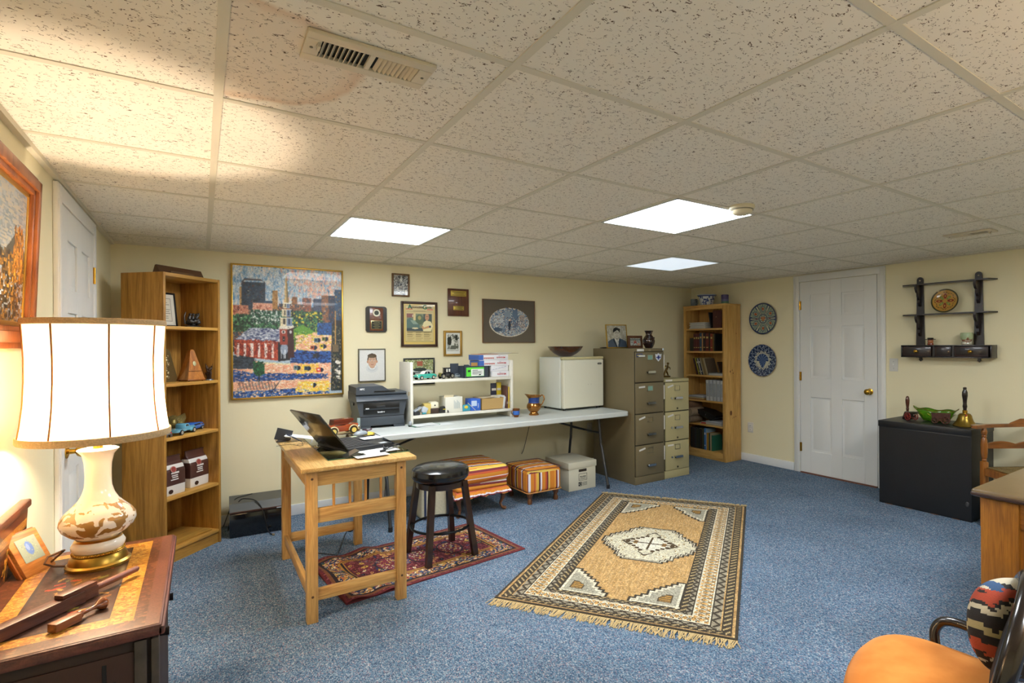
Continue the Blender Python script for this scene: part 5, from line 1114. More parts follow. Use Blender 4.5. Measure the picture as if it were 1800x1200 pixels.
t = thing('mini_fridge', 'white compact refrigerator standing on the folding table', 'refrigerator', (FX0, FY0, TZ), math.radians(2)); FW = FX1 - FX0
MB().box(0, FW, .055, .42, .018, .512, .012, 3).build('cabinet', M('#D9DCD4', .4), t)
MB().box(.002, FW - .002, 0, .05, .022, .488, .010, 3).build('door', M('#DEDCC8', .4), t)
MB().box(.0, FW, .002, .06, .490, .516, .006).build('top_strip', M('#C9C092', .5), t)
b = MB(); b.T = Matrix.Translation((.445, .0, .445)) @ Matrix.Rotation(PI / 2, 4, 'X'); b.prism(rrect(.05, .018, .0085), 0, .003, 'XY'); b.build('oval_badge', M('#3A3A34', .25, .6), t)
b = MB(); b.T = Matrix.Translation((.445, -.0032, .445)) @ Matrix.Rotation(PI / 2, 4, 'X'); b.prism(rrect(.040, .011, .005), 0, .0006, 'XY'); b.build('badge_inset', M('#9A9A90', .3, .5), t)
for x in (.30, .335): MB().cyl((x, -.0015, .245), (x, .002, .245), .003, n=10).build('magnet_mark', M('#A8A690', .5), t)
for x in (.04, FW - .04):
    for y in (.05, .37): MB().cyl((x, y, 0), (x, y, .02), .014, n=16).build('foot', BLACKM, t)
t = thing('wooden_bowl', 'dark brown wooden salad bowl on top of the small refrigerator', 'bowl', (3.005, 4.37, TZ + .517))
MB().lathe([(0, 0), (.055, 0), (.065, .004), (.115, .030), (.155, .065), (.178, .100), (.172, .100), (.148, .066), (.108, .034), (.05, .012), (0, .010)], n=64).build('bowl', wood('#2E160C', '#5A3018', 'X', .25, 1, .4), t)

# ================================================================== UNDER THE TABLE
STRIPE = ['#D8862A', '#D8862A', '#E8A23A', '#7A2A30', '#E8E2EA', '#D88A2A', '#D8862A', '#C8603A', '#E8A84A', '#E6C24A', '#5A2430', '#EDE6EE', '#D8862A', '#D8902E', '#C85A32', '#7A2A34', '#E9C860', '#D8862A']
def stripes(u): # u array in metres
    k = np.floor(u / .0150).astype(int) % len(STRIPE); P_ = np.array([[int(c[i:i + 2], 16) / 255 for i in (1, 3, 5)] for c in STRIPE]); return P_[k]
def soft_box(w, d, h, r, puff=.0, cuts=63):
    b = MB(); q = bmesh.ops.create_cube(b.bm, size=2); bmesh.ops.subdivide_edges(b.bm, edges=b.bm.edges[:], cuts=cuts, use_grid_fill=True)
    for v in b.bm.verts:
        x, y, z = v.co; ax, ay, az = w / 2, d / 2, h / 2
        p = Vector((x * ax, y * ay, z * az)); c = Vector((max(-ax + r, min(ax - r, p.x)), max(-ay + r, min(ay - r, p.y)), max(-az + r, min(az - r, p.z)))); dd = p - c
        if dd.length > r: p = c + dd.normalized() * r
        p.z += puff * (1 - x * x) * (1 - y * y) * (1 if z > 0 else -.2); p.x += puff * .5 * (1 - y * y) * (1 - z * z) * (x); p.y += puff * .5 * (1 - x * x) * (1 - z * z) * y
        v.co = p + Vector((0, 0, h / 2))
    return b
def cab_leg(b, x, y, h, sx, sy, top=.022):
    b.tube([(x, y, h + .02), (x + sx * .012, y + sy * .012, h * .82), (x + sx * .014, y + sy * .014, h * .62), (x - sx * .004, y - sy * .004, h * .30), (x + sx * .006, y + sy * .006, h * .12), (x + sx * .022, y + sy * .022, .012), (x + sx * .03, y + sy * .03, .006)], [top, top * 1.05, top * .8, top * .5, top * .5, top * .75, top * .5], 12)
LEGW = wood('#4A2A12', '#7A4A22', 'Z', .35, 1, .3)
OX, OY = 1.835, 4.06
t = thing('ruffled_ottoman', 'larger orange striped ottoman with a ruffled skirt and cabriole legs', 'ottoman', (OX, OY, 0), 0)
for sx in (-1, 1):
    for sy in (-1, 1):
        b = MB(); cab_leg(b, sx * .18, sy * .19, .17, sx, sy); b.build('leg', LEGW, t)
o = soft_box(.47, .50, .125, .045, puff=.018).build('cushion', None, t, 80); o.location = (0, 0, .245)
paint(o, lambda x, y, z: np.where(((np.abs(z - .1) > .055) | (z > .12))[:, None], stripes(y * .9 + .012 * np.sin(x * 9) + .6), stripes(z * 1.0 + y * 0 + .4 + np.abs(x) * .0)), .8, bump=.1)
def _c(x, y, z):
    c = stripes(y * .85 + .02 * np.sin(x * 8) + .9); s_ = (z < .085); c[s_] = np.array([.82, .52, .16]); return c
paint(o, lambda x, y, z: _c(x, y, z), .8, bump=.1) if False else None
o = soft_box(.44, .47, .055, .02, puff=.006).build('box_base', None, t, 80); o.location = (0, 0, .195); paint(o, lambda x, y, z: stripes(z * 1.0 + .55 + .03 * x), .8, bump=.1)
n = 160; secs = []
for z, am, ex_ in [(.20 - .05 * q / 12, .001 + .006 * q / 12, .032 * (q / 12) ** .7) for q in range(13)]:
    ring = []
    for j in range(n):
        a = 2 * PI * j / n; cx, cy_ = math.cos(a), math.sin(a); m = max(abs(cx), abs(cy_)); x, y = .215 * cx / m, .23 * cy_ / m
        r = 1 + (am * math.sin(j * .9) + ex_ + .006 * math.sin(j * .7)) / .22; ring.append((x * r, y * r, z + .004 * math.sin(j * .45) * (z < .19)))
    secs.append(ring)
o = MB().loft(secs, caps=False).build('ruffle', None, t, 80); md = o.modifiers.new('s', 'SOLIDIFY'); md.thickness = .003; paint(o, lambda x, y, z: stripes(z * 1.5 + .63), .8, bump=.1)
t = thing('square_ottoman', 'smaller orange striped square ottoman beside the white file box', 'ottoman', (2.40, 4.0, 0), .0)
for sx in (-1, 1):
    for sy in (-1, 1):
        b = MB(); b.tube([(sx * .12, sy * .15, .115), (sx * .125, sy * .155, .09), (sx * .13, sy * .16, .07), (sx * .128, sy * .158, .045), (sx * .13, sy * .16, .022), (sx * .13, sy * .16, .0)], [.03, .032, .024, .015, .022, .018], 14); b.build('leg', LEGW, t)
o = soft_box(.335, .39, .19, .03, puff=.010).build('upholstery', None, t, 80); o.location = (0, 0, .095)
def _f(x, y, z):
    top = stripes(y * .95 + .010 * np.sin(x * 9) + .7); side = np.where((np.abs(y) > .18)[:, None], stripes(x * .95 + .75), stripes(y * .95 + .7)); return np.where((z > .165)[:, None], top, side)
paint(o, _f, .8, bump=.1)
pip = [(p[0], p[1], .287) for p in rrect(.34, .395, .03, 5)]; MB().tube(pip, .0035, 6, closed=True).build('piping', M('#6A3A30', .7), t)
pip = [(p[0], p[1], .100) for p in rrect(.345, .40, .03, 5)]; MB().tube(pip, .0045, 6, closed=True).build('piping', M('#C88A4A', .7), t)
t = thing('file_box', 'cream cardboard file storage box with lid and printed logo under the table', 'box', (2.905, 3.955, 0), 0)
FBX = M('#CFCBB6', .7)
MB().box(-.155, .15, 0, .38, 0, .205, .002).build('carton', FBX, t); MB().box(-.163, .158, -.006, .388, .20, .258, .004).build('lid', FBX, t)
MB().box(-.045, .045, -.001, .003, .165, .19, .001).build('hand_hole', M('#2A241C', .8), t)
b = MB(); q = .004
b.box(-.045, .05, -.001, 0, .145, .148).box(-.045, .05, -.001, 0, .085, .088).box(-.045, -.042, -.001, 0, .085, .148).box(.047, .05, -.001, 0, .085, .148); b.build('logo_frame', M('#2A2A28', .6), t)
text('FELLOWES', .014, M('#2A2A28', .6), t, (.002, -.001, .115), bold=.0006)
b = MB(); b.box(-.04, .042, -.001, 0, .098, .101).box(-.02, .03, -.001, 0, .106, .108); b.build('logo_lines', M('#2A2A28', .6), t)
MB().box(-.048, -.012, -.001, 0, .035, .072).build('recycle_square', M('#2A2A28', .6), t)
b = MB()
for k in range(3):
    a0 = k * 2 * PI / 3 + .4; b.tube([(-.030 + .011 * math.cos(a), -.0015, .0535 + .011 * math.sin(a)) for a in [a0 + i * .28 for i in range(5)]], [.0022, .0022, .0022, .0034, .0005], 6)
b.build('recycle_arrows', M('#DAD6C2', .6), t)
b = MB()
for k in range(5): b.box(-.006, .05, -.001, 0, .038 + k * .007, .0405 + k * .007)
b.build('small_print', M('#6A6A60', .6), t)
t = thing('canvas_tote', 'pale canvas tote bag with a navy strap standing behind the stool', 'bag', (1.485, 4.02, 0), 0.02)
b = soft_box(.205, .13, .25, .02, puff=.006, cuts=23); b.build('bag_body', M('#CFC9AE', .85, noise=.15, nscale=60, bump=.3), t, 70)
MB().box(-.085, -.068, -.071, -.067, .0, .235).build('navy_strap', M('#26304E', .8), t); MB().box(.005, .0065, -.0715, -.068, .01, .24).build('seam', M('#A8A288', .8), t)
MB().tube([(-.05, -.06, .23), (-.03, -.066, .30), (.02, -.066, .31), (.05, -.06, .24)], .006, 8).build('handle', M('#C4BE9E', .8), t)
# black inkjet printer / box by the wall
t = thing('black_inkjet_printer', 'black inkjet printer on the floor between the oak bookcase and the desk', 'printer', (.155, 4.345, 0), -.03)
MB().box(0, .37, 0, .26, 0, .165, .006).build('body', M('#0C0C0F', .15, coat=.6), t)
MB().box(.0, .37, .004, .26, .165, .178, .004).build('copper_edge', M('#4A3028', .3, .5), t)
MB().prism([(.01, .178), (.05, .225), (.26, .235), (.26, .178)], .0, .37, 'YZ').build('rear_deck', M('#4A4C4A', .5), t)
o = MB().box(.06, .30, -.001, .002, .0, .036).build('paper_slot', PD, t); o.location = (.01, .028, .196); o.rotation_euler = (math.radians(-42), 0, 0)
MB().box(.29, .34, -.002, .002, .168, .174).build('silver_name', M('#C8CCD0', .3), t)
t2 = MB().tube(smooth([(.15, 4.45, .03), (.17, 4.42, .13), (.22, 4.43, .235), (.27, 4.42, .243), (.32, 4.38, .228), (.355, 4.345, .17), (.372, 4.325, .10), (.385, 4.31, .03), (.40, 4.28, .006), (.41, 4.27, .005)]), .0035, 8).build('usb_cable', BLACKM); tag(t2, 'black usb cable draped over the inkjet printer to the carpet', 'cable')
MB().box(-.008, .008, -.014, .014, -.0045, .0045, .001).build('usb_plug', M('#B0A488', .3, .8), t2).location = (.415, 4.258, .006)
MB().tube(smooth([(-.035, .155, .05), (-.005, .115, .15), (.035, .155, .232), (.105, .18, .243), (.145, .22, .243)]), .003, 8).build('power_cord', BLACKM, t)

# ================================================================== STOOL AND RUGS
t = thing('bar_stool', 'round black leather stool with four dark wooden legs and a metal ring', 'stool', (1.262, 3.252, .0055), .08)
MB().lathe([(0, .475), (.150, .475), (.168, .482), (.180, .50), (.182, .52), (.176, .545), (.155, .560), (.10, .566), (0, .567)], n=64).build('seat_cushion', M('#14161A', .22, coat=.4, noise=.2, nscale=20, bump=.1), t)
DW = wood('#1E0F0C', '#34201A', 'Z', .3, 1, .4)
MB().lathe([(0, .43), (.135, .43), (.15, .436), (.15, .470), (.14, .476), (0, .476)], n=48).build('seat_base', DW, t)
for sx in (-1, 1):
    for sy in (-1, 1): MB().bar((sx * .158, sy * .158, 0), (sx * .108, sy * .108, .468), .034, .034, (0, 1, 0)).build('leg', DW, t)
MB().tube([(.183 * math.cos(a), .183 * math.sin(a), .185) for a in [2 * PI * k / 48 for k in range(48)]], .0085, 8, closed=True).build('foot_ring', M('#15181C', .35, .6), t)

# small red rug, crumpled at its left end
im = Img(200, 110, '#5A1E26')
reds = ['#5A1E28', '#6E2832', '#4A1820', '#7E3640', '#8E4A52']; mix = ['#26345A', '#C8A24A', '#D8CDB0', '#2F4A3E', '#8E3A3A', '#161820', '#B06A40', '#3A5278', '#CE9A5A']
im.dabs(5200, 0, 0, .985, .98, reds, .012, .016)
for x0, x1, y0, y1, c in ((.02, .98, .04, .96, '#7A4A2E'), (.035, .965, .065, .935, '#241A22'), (.05, .95, .09, .91, '#5A2A26'), (.11, .89, .21, .79, '#A87A34'), (.12, .88, .225, .775, '#1E1A24'), (.13, .87, .24, .76, '#B0803A'), (.137, .863, .252, .748, '#541C28')): im.rect(x0, y0, x1, y1, c)
im.dabs(2600, .05, .09, .94, .20, mix, .012, .02); im.dabs(2600, .05, .80, .94, .90, mix, .012, .02); im.dabs(900, .05, .09, .105, .90, mix, .012, .02); im.dabs(900, .895, .09, .945, .90, mix, .012, .02)
for k in range(13):
    x = .10 + k * .065
    for y in (.145, .855): im.ell(x, y, .018, .026, '#26345A'); im.ell(x, y, .008, .012, '#C8A06A')
im.dabs(5000, .14, .26, .86, .74, reds, .012, .02)
for k in range(150):
    x, y = rng.uniform(.15, .85), rng.uniform(.27, .73); c = mix[k % 9]; im.ell(x, y, rng.uniform(.006, .016), rng.uniform(.010, .026), c); im.ell(x, y, .004, .008, mix[(k * 5) % 9])
for cx in (.32, .5, .68): im.ell(cx, .5, .07, .16, '#2A2230'); im.ell(cx, .5, .06, .14, '#7E2F3E'); im.dabs(120, cx - .05, .38, cx + .05, .62, ['#D8CDB0', '#C8A24A', '#26345A'], .01, .014)
im.rect(0, 0, .012, 1, '#6A2228'); im.rect(.988, 0, 1, 1, '#6A2228'); im.rect(0, 0, 1, .02, '#6A2228'); im.rect(0, .98, 1, 1, '#6A2228'); im.grain(.06)
A = Vector((.60, 2.885)); B = Vector((1.735, 3.012)); C_ = Vector((1.680, 3.695)); ctr = (A + C_) / 2; RW_, RH_ = (B - A).length, (C_ - B).length
def rz_(X, Y):
    k = np.clip((-X - .05) / .4, 0, 1); far = np.clip(Y / .33, -1, 1)
    z = .0045 + k * (.016 * np.abs(np.sin((X + Y * .5) * 16)) ** 2 + .030 * np.exp(-((X + .22) / .05) ** 2) * np.clip((Y + .05) / .3, 0, 1))
    return z
t = thing('red_rug', 'small dark red patterned rug rumpled under the stool and the maple desk', 'rug', (ctr.x, ctr.y, 0), math.atan2(B.y - A.y, B.x - A.x))
canvas(im, RW_, RH_, 'woven_pile', t, (0, 0, 0), plane='XY', rough=.95, zf=rz_, bump=.4)
MB().box(-RW_ / 2, RW_ / 2, -RH_ / 2, RH_ / 2, .0, .004, .001).build('backing', M('#5A2026', .9), t)

# large tan rug (long axis u)
im = Img(300, 180, '#AC8A58'); TAN = ['#AE8C58', '#B89662', '#A6824E', '#BC9C6A']
im.dabs(9000, 0, 0, .99, .99, TAN, .02, .006)
DKc, CRc = '#3A3226', '#CFC8B0'
def ringr(k0, k1, c):   # border ring between insets given as fraction of the short side; long side scaled
    a = k0 * 180 / 300; b_ = k1 * 180 / 300
    m = (im.U > a) & (im.U < 1 - a) & (im.V > k0) & (im.V < 1 - k0) & ~((im.U > b_) & (im.U < 1 - b_) & (im.V > k1) & (im.V < 1 - k1)); return m
ix = (np.minimum(im.U, 1 - im.U) * 300).astype(int); iy = (np.minimum(im.V, 1 - im.V) * 180).astype(int); ring_i = np.minimum((ix * 1.5).astype(int), iy)
along = np.where(ix * 1.5 < iy, (im.V * 180).astype(int), (im.U * 300).astype(int))
im.put(ring_i < 2, DKc)
for lo, hi in ((4, 11), (36, 42)):
    m = (ring_i >= lo) & (ring_i < hi); im.put(m, DKc); k = (along + ring_i * 1) % 6; im.put(m & (k < 2) & (ring_i > lo) & (ring_i < hi - 1), '#A8946A')
m = (ring_i >= 12) & (ring_i < 18); im.put(m, '#948C78'); zz = np.abs((along % 10) - 5); im.put(m & (np.abs(zz - (ring_i - 12)) < 1.3), DKc)
im.put((ring_i >= 18) & (ring_i < 19), DKc); im.put((ring_i >= 19) & (ring_i < 20), CRc)
m = (ring_i >= 20) & (ring_i < 31); im.put(m, '#B98F52'); za = np.abs((along % 12) - 6); q = (ring_i - 20)
im.put(m & (np.abs(za * 1.8 - q) < 1.1), CRc); im.put(m & (np.abs(za * 1.8 - (11 - q)) < 1.1), CRc); im.put(m & (np.abs(za * 1.8 - q - 2) < .8), DKc); im.put(m & (np.abs(za * 1.8 - (9 - q)) < .7), DKc)
im.put((ring_i >= 31) & (ring_i < 32), CRc); im.put((ring_i >= 32) & (ring_i < 33), DKc)
m = (ring_i >= 33) & (ring_i < 37); im.put(m, '#948C78'); im.put(m & (np.abs(np.abs((along % 8) - 4) - (ring_i - 33)) < 1.1), DKc)
fieldm = ring_i >= 42
im.put(fieldm, '#B4905A'); im.dabs(6200, .095, .235, .90, .765, ['#B4905A', '#BC9864', '#AC8852', '#C09E6A'], .03, .006, fieldm)
PX = (im.U * 300); PY = (im.V * 180)
def stepd(cx, cy, a, b_, st, grow=0): # stepped diamond, grown outward by a few cells
    X_ = np.floor(np.maximum(np.abs(PX - cx) - grow, 0) / st) * st; Y_ = np.floor(np.maximum(np.abs(PY - cy) - grow, 0) / st) * st; return X_ / a + Y_ / b_
d = stepd(150, 90, 48, 44, 5); hexm = (np.abs(PX - 150) < 30)
for g_, c in ((4, DKc), (2.5, CRc), (.8, DKc), (0, '#C2BA9E')): im.put((stepd(147, 87, 56, 45, 4, g_) < .96) & (np.abs(PX - 147) < 40 + g_) & fieldm, c)
m = (stepd(147, 87, 56, 45, 4, 0) < .96) & (np.abs(PX - 147) < 40); im.put(m, '#C9C2A8'); im.dabs(500, .36, .28, .64, .72, ['#A08A5A', '#C9C2A8', '#8E7448', '#D6D0BA'], .008, .008, m)
for a0 in range(4):
    for s_ in (-1, 1):
        pts = [((147 + 4 * math.cos(a0 * PI / 2)) / 300, (87 + 4 * math.sin(a0 * PI / 2)) / 180), ((147 + 24 * math.cos(a0 * PI / 2 + s_ * .35)) / 300, (87 + 20 * math.sin(a0 * PI / 2 + s_ * .35)) / 180), ((147 + 30 * math.cos(a0 * PI / 2)) / 300, (87 + 27 * math.sin(a0 * PI / 2)) / 180)]
        im.line(pts, .007, '#4A3E2C')
d2 = stepd(147, 87, 20, 22, 4); im.put((d2 < 1) & (d2 > .8), '#4A3A22'); im.put(d2 < .8, '#D9D4C0'); im.put((d2 < .55) & (d2 > .4), '#8E6A3A'); im.put((np.abs(PX - 147) < 1) & (d2 < .8), '#4A3A22'); im.put((np.abs(PY - 87) < 1) & (d2 < .8), '#4A3A22')
for sx in (0, 1):
    for sy in (0, 1):
        X_ = PX if sx == 0 else 300 - PX; Y_ = PY if sy == 0 else 180 - PY
        ux, uy = X_ - 28, Y_ - 42; base = (ux > 0) & (uy > 0)
        for g_, c in ((4, DKc), (2.5, CRc), (0, '#9E9A88')): im.put(base & ((np.floor(np.maximum(ux - g_, 0) / 4) * 4) / 42 + (np.floor(np.maximum(uy - g_, 0) / 4) * 4) / 36 < .95), c)
        dd = (np.floor(ux / 4) * 4) / 42 + (np.floor(uy / 4) * 4) / 36
        im.put(base & (dd < 1) & ((ux < 1.5) | (uy < 1.5)), DKc); im.put(base & (dd < .93) & (((ux >= 1.5) & (ux < 3.5)) | ((uy >= 1.5) & (uy < 3.5))) & (dd < .9), CRc)
        im.put((ux > 7) & (ux < 20) & (uy > 7) & (uy < 18) & (ux + uy < 32), '#4A3E2C'); im.put((ux > 8) & (ux < 19) & (uy > 8) & (uy < 17) & (ux + uy < 31) & ((ux.astype(int) % 3) > 0), '#A8803E')
im.grain(.10)
P0, P1, P2, P3 = Vector((1.249, 2.504)), Vector((1.993, 1.542)), Vector((3.655, 2.74)), Vector((2.973, 3.741))
ctr = (P0 + P1 + P2 + P3) / 4; ln = ((P2 - P1).length + (P3 - P0).length) / 2; wd_ = ((P1 - P0).length + (P3 - P2).length) / 2; dr = (P2 - P1).normalized()
t = thing('tan_rug', 'large tan wool rug with a cream medallion and fringed ends on the carpet', 'rug', (ctr.x, ctr.y, 0), math.atan2(dr.y, dr.x))
canvas(im, ln, wd_, 'woven_pile', t, (0, 0, .009), plane='XY', rough=.95, bump=.5)
MB().box(-ln / 2, ln / 2, -wd_ / 2, wd_ / 2, .0005, .0085, .002).build('backing', M('#3A3226', .9), t)
for s_ in (-1, 1):
    b = MB(); r = random.Random(5 + s_)
    for k in range(330):
        y = -wd_ / 2 + wd_ * k / 329; L_ = r.uniform(.05, .075); a = r.gauss(.15, .35)
        x0 = s_ * ln / 2; b.bar((x0, y, .005), (x0 + s_ * L_ * .5, y + math.sin(a) * .02, .006), .0035, .0022); b.bar((x0 + s_ * L_ * .5, y + math.sin(a) * .02, .006), (x0 + s_ * L_, y + math.sin(a) * .045, .002), .003, .002)
    o = b.build('fringe', M('#C4AC7A', .9), t); o['kind'] = 'stuff'
# ================================================================== FILING CABINETS
def file_cabinet(name, label, x0, y0, W, H, n, colr, top=.03, base=.075, D=.64):
    t = thing(name, label, 'filing cabinet', (x0, y0, 0)); m = M(colr, .45); m2 = M(colr, .4, 0, None, coat=.15)
    MB().box(0, W, .012, D, 0, H, .004).build('body', m, t)
    MB().box(.003, W - .003, 0, .013, 0, base, .002).build('plinth', m, t)
    MB().box(.003, W - .003, 0, .013, H - top, H, .002).build('top_rail', m, t)
    MB().box(.006, W - .006, .0065, .0125, base, H - top).build('gap_shadow', M('#2A2618', .7), t)
    dh = (H - top - base) / n
    for k in range(n):
        z = base + dh * k; d = MB().box(.010, W - .010, -.006, .012, z + .005, z + dh - .005, .003).build('drawer', m2, t)
        zh = z + dh * (.30 if n == 4 else .42); xc = W * .5
        b = MB(); b.prism([(xc - .05, 0), (xc - .05, .012), (xc - .042, .022), (xc + .042, .022), (xc + .05, .012), (xc + .05, 0)], -.036, -.020, 'XZ')
        for v in b.bm.verts: v.co.z += zh
        b.box(xc - .05, xc - .040, -.034, -.006, zh, zh + .02).box(xc + .040, xc + .05, -.034, -.006, zh, zh + .02); b.build('handle', CHROME, d)
        zl = z + dh * (.72 if n == 4 else .70); f = MB(); q = .030
        f.box(xc - .036, xc + .036, -.010, -.006, zl, zl + .005).box(xc - .036, xc + .036, -.010, -.006, zl + .047, zl + .052).box(xc - .036, xc - .031, -.010, -.006, zl, zl + .052).box(xc + .031, xc + .036, -.010, -.006, zl, zl + .052)
        f.build('label_holder', M('#A8A088', .3, .8), d)
        if n == 4 and k >= 2: MB().box(xc - .031, xc + .031, -.008, -.006, zl + .005, zl + .047).build('green_card', M('#7FA596', .5), d)
        tw = MB(); tw.T = Matrix.Translation((W * .22, -.0075, z + dh * .86)) @ Matrix.Rotation([0, -.22, -.25, -.05][(k + (n == 4)) % 4], 4, 'Y'); tw.box(-.038, .042, -.0008, .0008, -.008, .008); tw.build('tape_label', M('#D8D6CE', .6), d)
        if n == 3:
            b = MB(); b.T = Matrix.Translation((xc - .085, -.006, zh + .01)) @ Matrix.Rotation(PI / 2, 4, 'X'); b.cyl((0, 0, 0), (0, 0, .012), .010, n=16); b.build('latch', CHROME, d)
            b = MB(); b.T = Matrix.Translation((xc, -.006, z + .028)) @ Matrix.Rotation(PI / 2, 4, 'X'); b.cyl((0, 0, 0), (0, 0, .004), .010, n=16); b.build('lock', M('#5A564A', .3, .8), d)
        if n == 4: MB().box(W - .012, W - .001, -.0075, -.0055, z + dh * .42, z + dh * .88, .0004).build('side_tape', M('#D8D6CE', .6), d)
    return t
t = file_cabinet('filing_cabinet', 'tall olive brown four-drawer filing cabinet at the right end of the table', 3.387, 3.775, .388, 1.294, 4, '#72664A')
MB().box(.03, .115, -.008, -.001, 1.266, 1.288, .001).build('tape_label', M('#D8D6CE', .6), t)
MB().box(.02, .095, -.0075, -.006, 1.212, 1.245).build('blue_sticker', M('#26386A', .5), t); MB().box(.028, .088, -.0082, -.0074, 1.222, 1.234).build('sticker_print', M('#B0A050', .5), t)
b = MB(); b.prism([(0, 0), (-.035, .03), (-.042, .075), (-.02, .07), (0, .082), (.02, .07), (.042, .075), (.035, .03)], -.0078, -.006, 'XZ')
for v in b.bm.verts: v.co.x += .305; v.co.z += 1.165
o = b.build('crest_sticker', M('#D6DADF', .5), t); MB().box(.275, .335, -.0086, -.0077, 1.20, 1.212).box(.295, .315, -.0086, -.0077, 1.185, 1.225).build('crest_print', M('#4A5AA8', .5), o)
MB().ball((.372, -.004, 1.283), (.012, .003, .012), 12).build('round_sticker', M('#C8D4E0', .4), t); MB().box(.18, .21, -.002, -.0005, 1.272, 1.279).build('maker_plate', M('#A8A08A', .3, .6), t)
file_cabinet('filing_cabinet', 'shorter beige three-drawer filing cabinet beside the olive one', 3.785, 3.785, .352, .985, 3, '#B4A97C')
tt = bpy.data.objects['filing_cabinet.001']; MB().box(.02, .11, -.003, -.0005, .962, .98, .0005).build('tape_label', M('#D8D6CE', .6), tt)

def tone_img(w, h, bg): return Img(w, h, bg)
im = Img(84, 104, '#A8A698'); im.dabs(500, 0, .3, .98, .98, ['#A29F90', '#B4B2A4', '#9A9788'], .08, .08)
im.poly([(.02, .0), (.04, .26), (.20, .36), (.38, .42), (.62, .42), (.80, .35), (.97, .27), (1, 0)], '#4A5664'); im.poly([(.36, .42), (.50, .06), (.62, .42)], '#D8D6CC'); im.poly([(.47, .36), (.44, .06), (.54, .0), (.60, .06), (.54, .36)], '#B8BAB4'); im.poly([(.34, .43), (.30, .30), (.44, .0), (.52, .0)], '#2E3844'); im.poly([(.64, .43), (.70, .30), (.58, .0), (.52, .0)], '#36424E'); im.poly([(.42, .38), (.42, .48), (.60, .48), (.60, .38), (.5, .32)], '#9A978C')
im.ell(.335, .60, .025, .045, '#A5A294'); im.ell(.665, .60, .025, .045, '#A5A294'); im.ell(.50, .74, .18, .17, '#2A2824'); im.ell(.50, .61, .155, .185, '#B9B6A8'); im.poly([(.33, .68), (.34, .84), (.60, .84), (.50, .76)], '#2A2824'); im.ell(.60, .82, .1, .05, '#34322C')
for x in (.44, .575): im.ell(x, .645, .026, .014, '#6A675C'); im.ell(x, .645, .012, .012, '#22201C'); im.line([(x - .035, .685), (x + .035, .688)], .014, '#3A372F')
im.line([(.51, .65), (.50, .575), (.53, .57)], .012, '#8E8B7E'); im.line([(.45, .515), (.505, .505), (.565, .517)], .015, '#6E665C'); im.grain(.02)
stand_frame('portrait_photo', 'gold framed black and white portrait of a man in a suit', 'picture frame', (3.535, 4.19, 1.296), -.08, .262, .245, .010, M('#B8923A', .3, .8), im, 7)
im = Img(48, 34, '#A4A49A'); im.dabs(300, 0, 0, .95, .95, ['#8A8E86', '#C6C8BE', '#5A6058', '#AEB4B0'], .09, .07); im.rect(.36, .30, .60, .62, '#A85A50'); im.ell(.42, .66, .05, .08, '#C8A68C'); im.ell(.56, .68, .05, .08, '#C8A68C'); im.ell(.8, .2, .12, .14, '#C89A80'); im.rect(0, .72, 1, .86, '#6E7670')
stand_frame('small_carved_frame', 'small carved brown frame with a colour snapshot beside the portrait photo', 'picture frame', (3.70, 4.10, 1.296), -.05, .19, .128, .026, M('#6A4020', .5, noise=.6, nscale=140, bump=.8), im, 6)
t = thing('brown_vase', 'dark brown glazed vase right of the small carved frame', 'vase', (3.795, 4.07 - .06, 1.294))
MB().lathe([(0, 0), (.034, 0), (.040, .006), (.058, .045), (.062, .075), (.052, .108), (.034, .130), (.030, .142), (.036, .160), (.046, .178), (.042, .178), (.028, .145), (.04, .11), (.05, .07), (0, .02)], n=40).build('body', M('#2A1610', .12, coat=.6, noise=.4, nscale=40), t)
b = MB()
for k in range(24): a = k * .55; b.ball((.056 * math.cos(a), .056 * math.sin(a), .03 + .0035 * k), .006, 6)
b.build('raised_decor', M('#3A2016', .2, coat=.5), t)
t = thing('leather_pouch', 'flat dark item with an orange end lying behind the portrait photo', 'pouch', (3.48, 4.27, 1.294), .0)
MB().ball((-.03, 0, .007), (.09, .03, .007), 16).build('dark_sheath', M('#2A2016', .5), t); MB().ball((.06, -.02, .014), (.04, .02, .013), 12).build('orange_end', M('#C8702A', .5), t)
t = thing('brass_figurine', 'small brass figure of a rider with yellow flower on the beige cabinet', 'figurine', (4.06, 4.03, .986))
BZ = M('#6A5228', .3, .8)
MB().lathe([(0, 0), (.045, 0), (.045, .010), (.038, .016), (0, .018)], n=24, sx=1.2, sy=.8).build('base', BZ, t)
MB().tube([(-.03, 0, .016), (-.02, 0, .05), (0, 0, .075), (.02, 0, .10), (.025, 0, .13)], [.008, .010, .013, .012, .007], 10).ball((.027, 0, .143), .013, 10).build('torso', BZ, t)
MB().tube([(.03, 0, .016), (.015, 0, .045), (.0, 0, .07)], [.007, .009, .010], 10).build('leg', BZ, t); MB().tube([(.02, 0, .112), (-.015, -.01, .12), (-.04, -.012, .105)], [.006, .006, .004], 8).build('arm', BZ, t)
MB().tube([(.02, 0, .112), (.045, -.01, .10), (.05, -.01, .08)], [.006, .005, .004], 8).build('arm', BZ, t); MB().ball((-.045, -.012, .108), (.016, .014, .018), 12).build('yellow_flower', M('#D8B82A', .4), t)
MB().tube([(-.05, 0, .016), (-.055, .01, .09), (-.035, .01, .15), (-.02, .01, .165)], [.004, .003, .003, .006], 8).build('curved_stem', BZ, t)

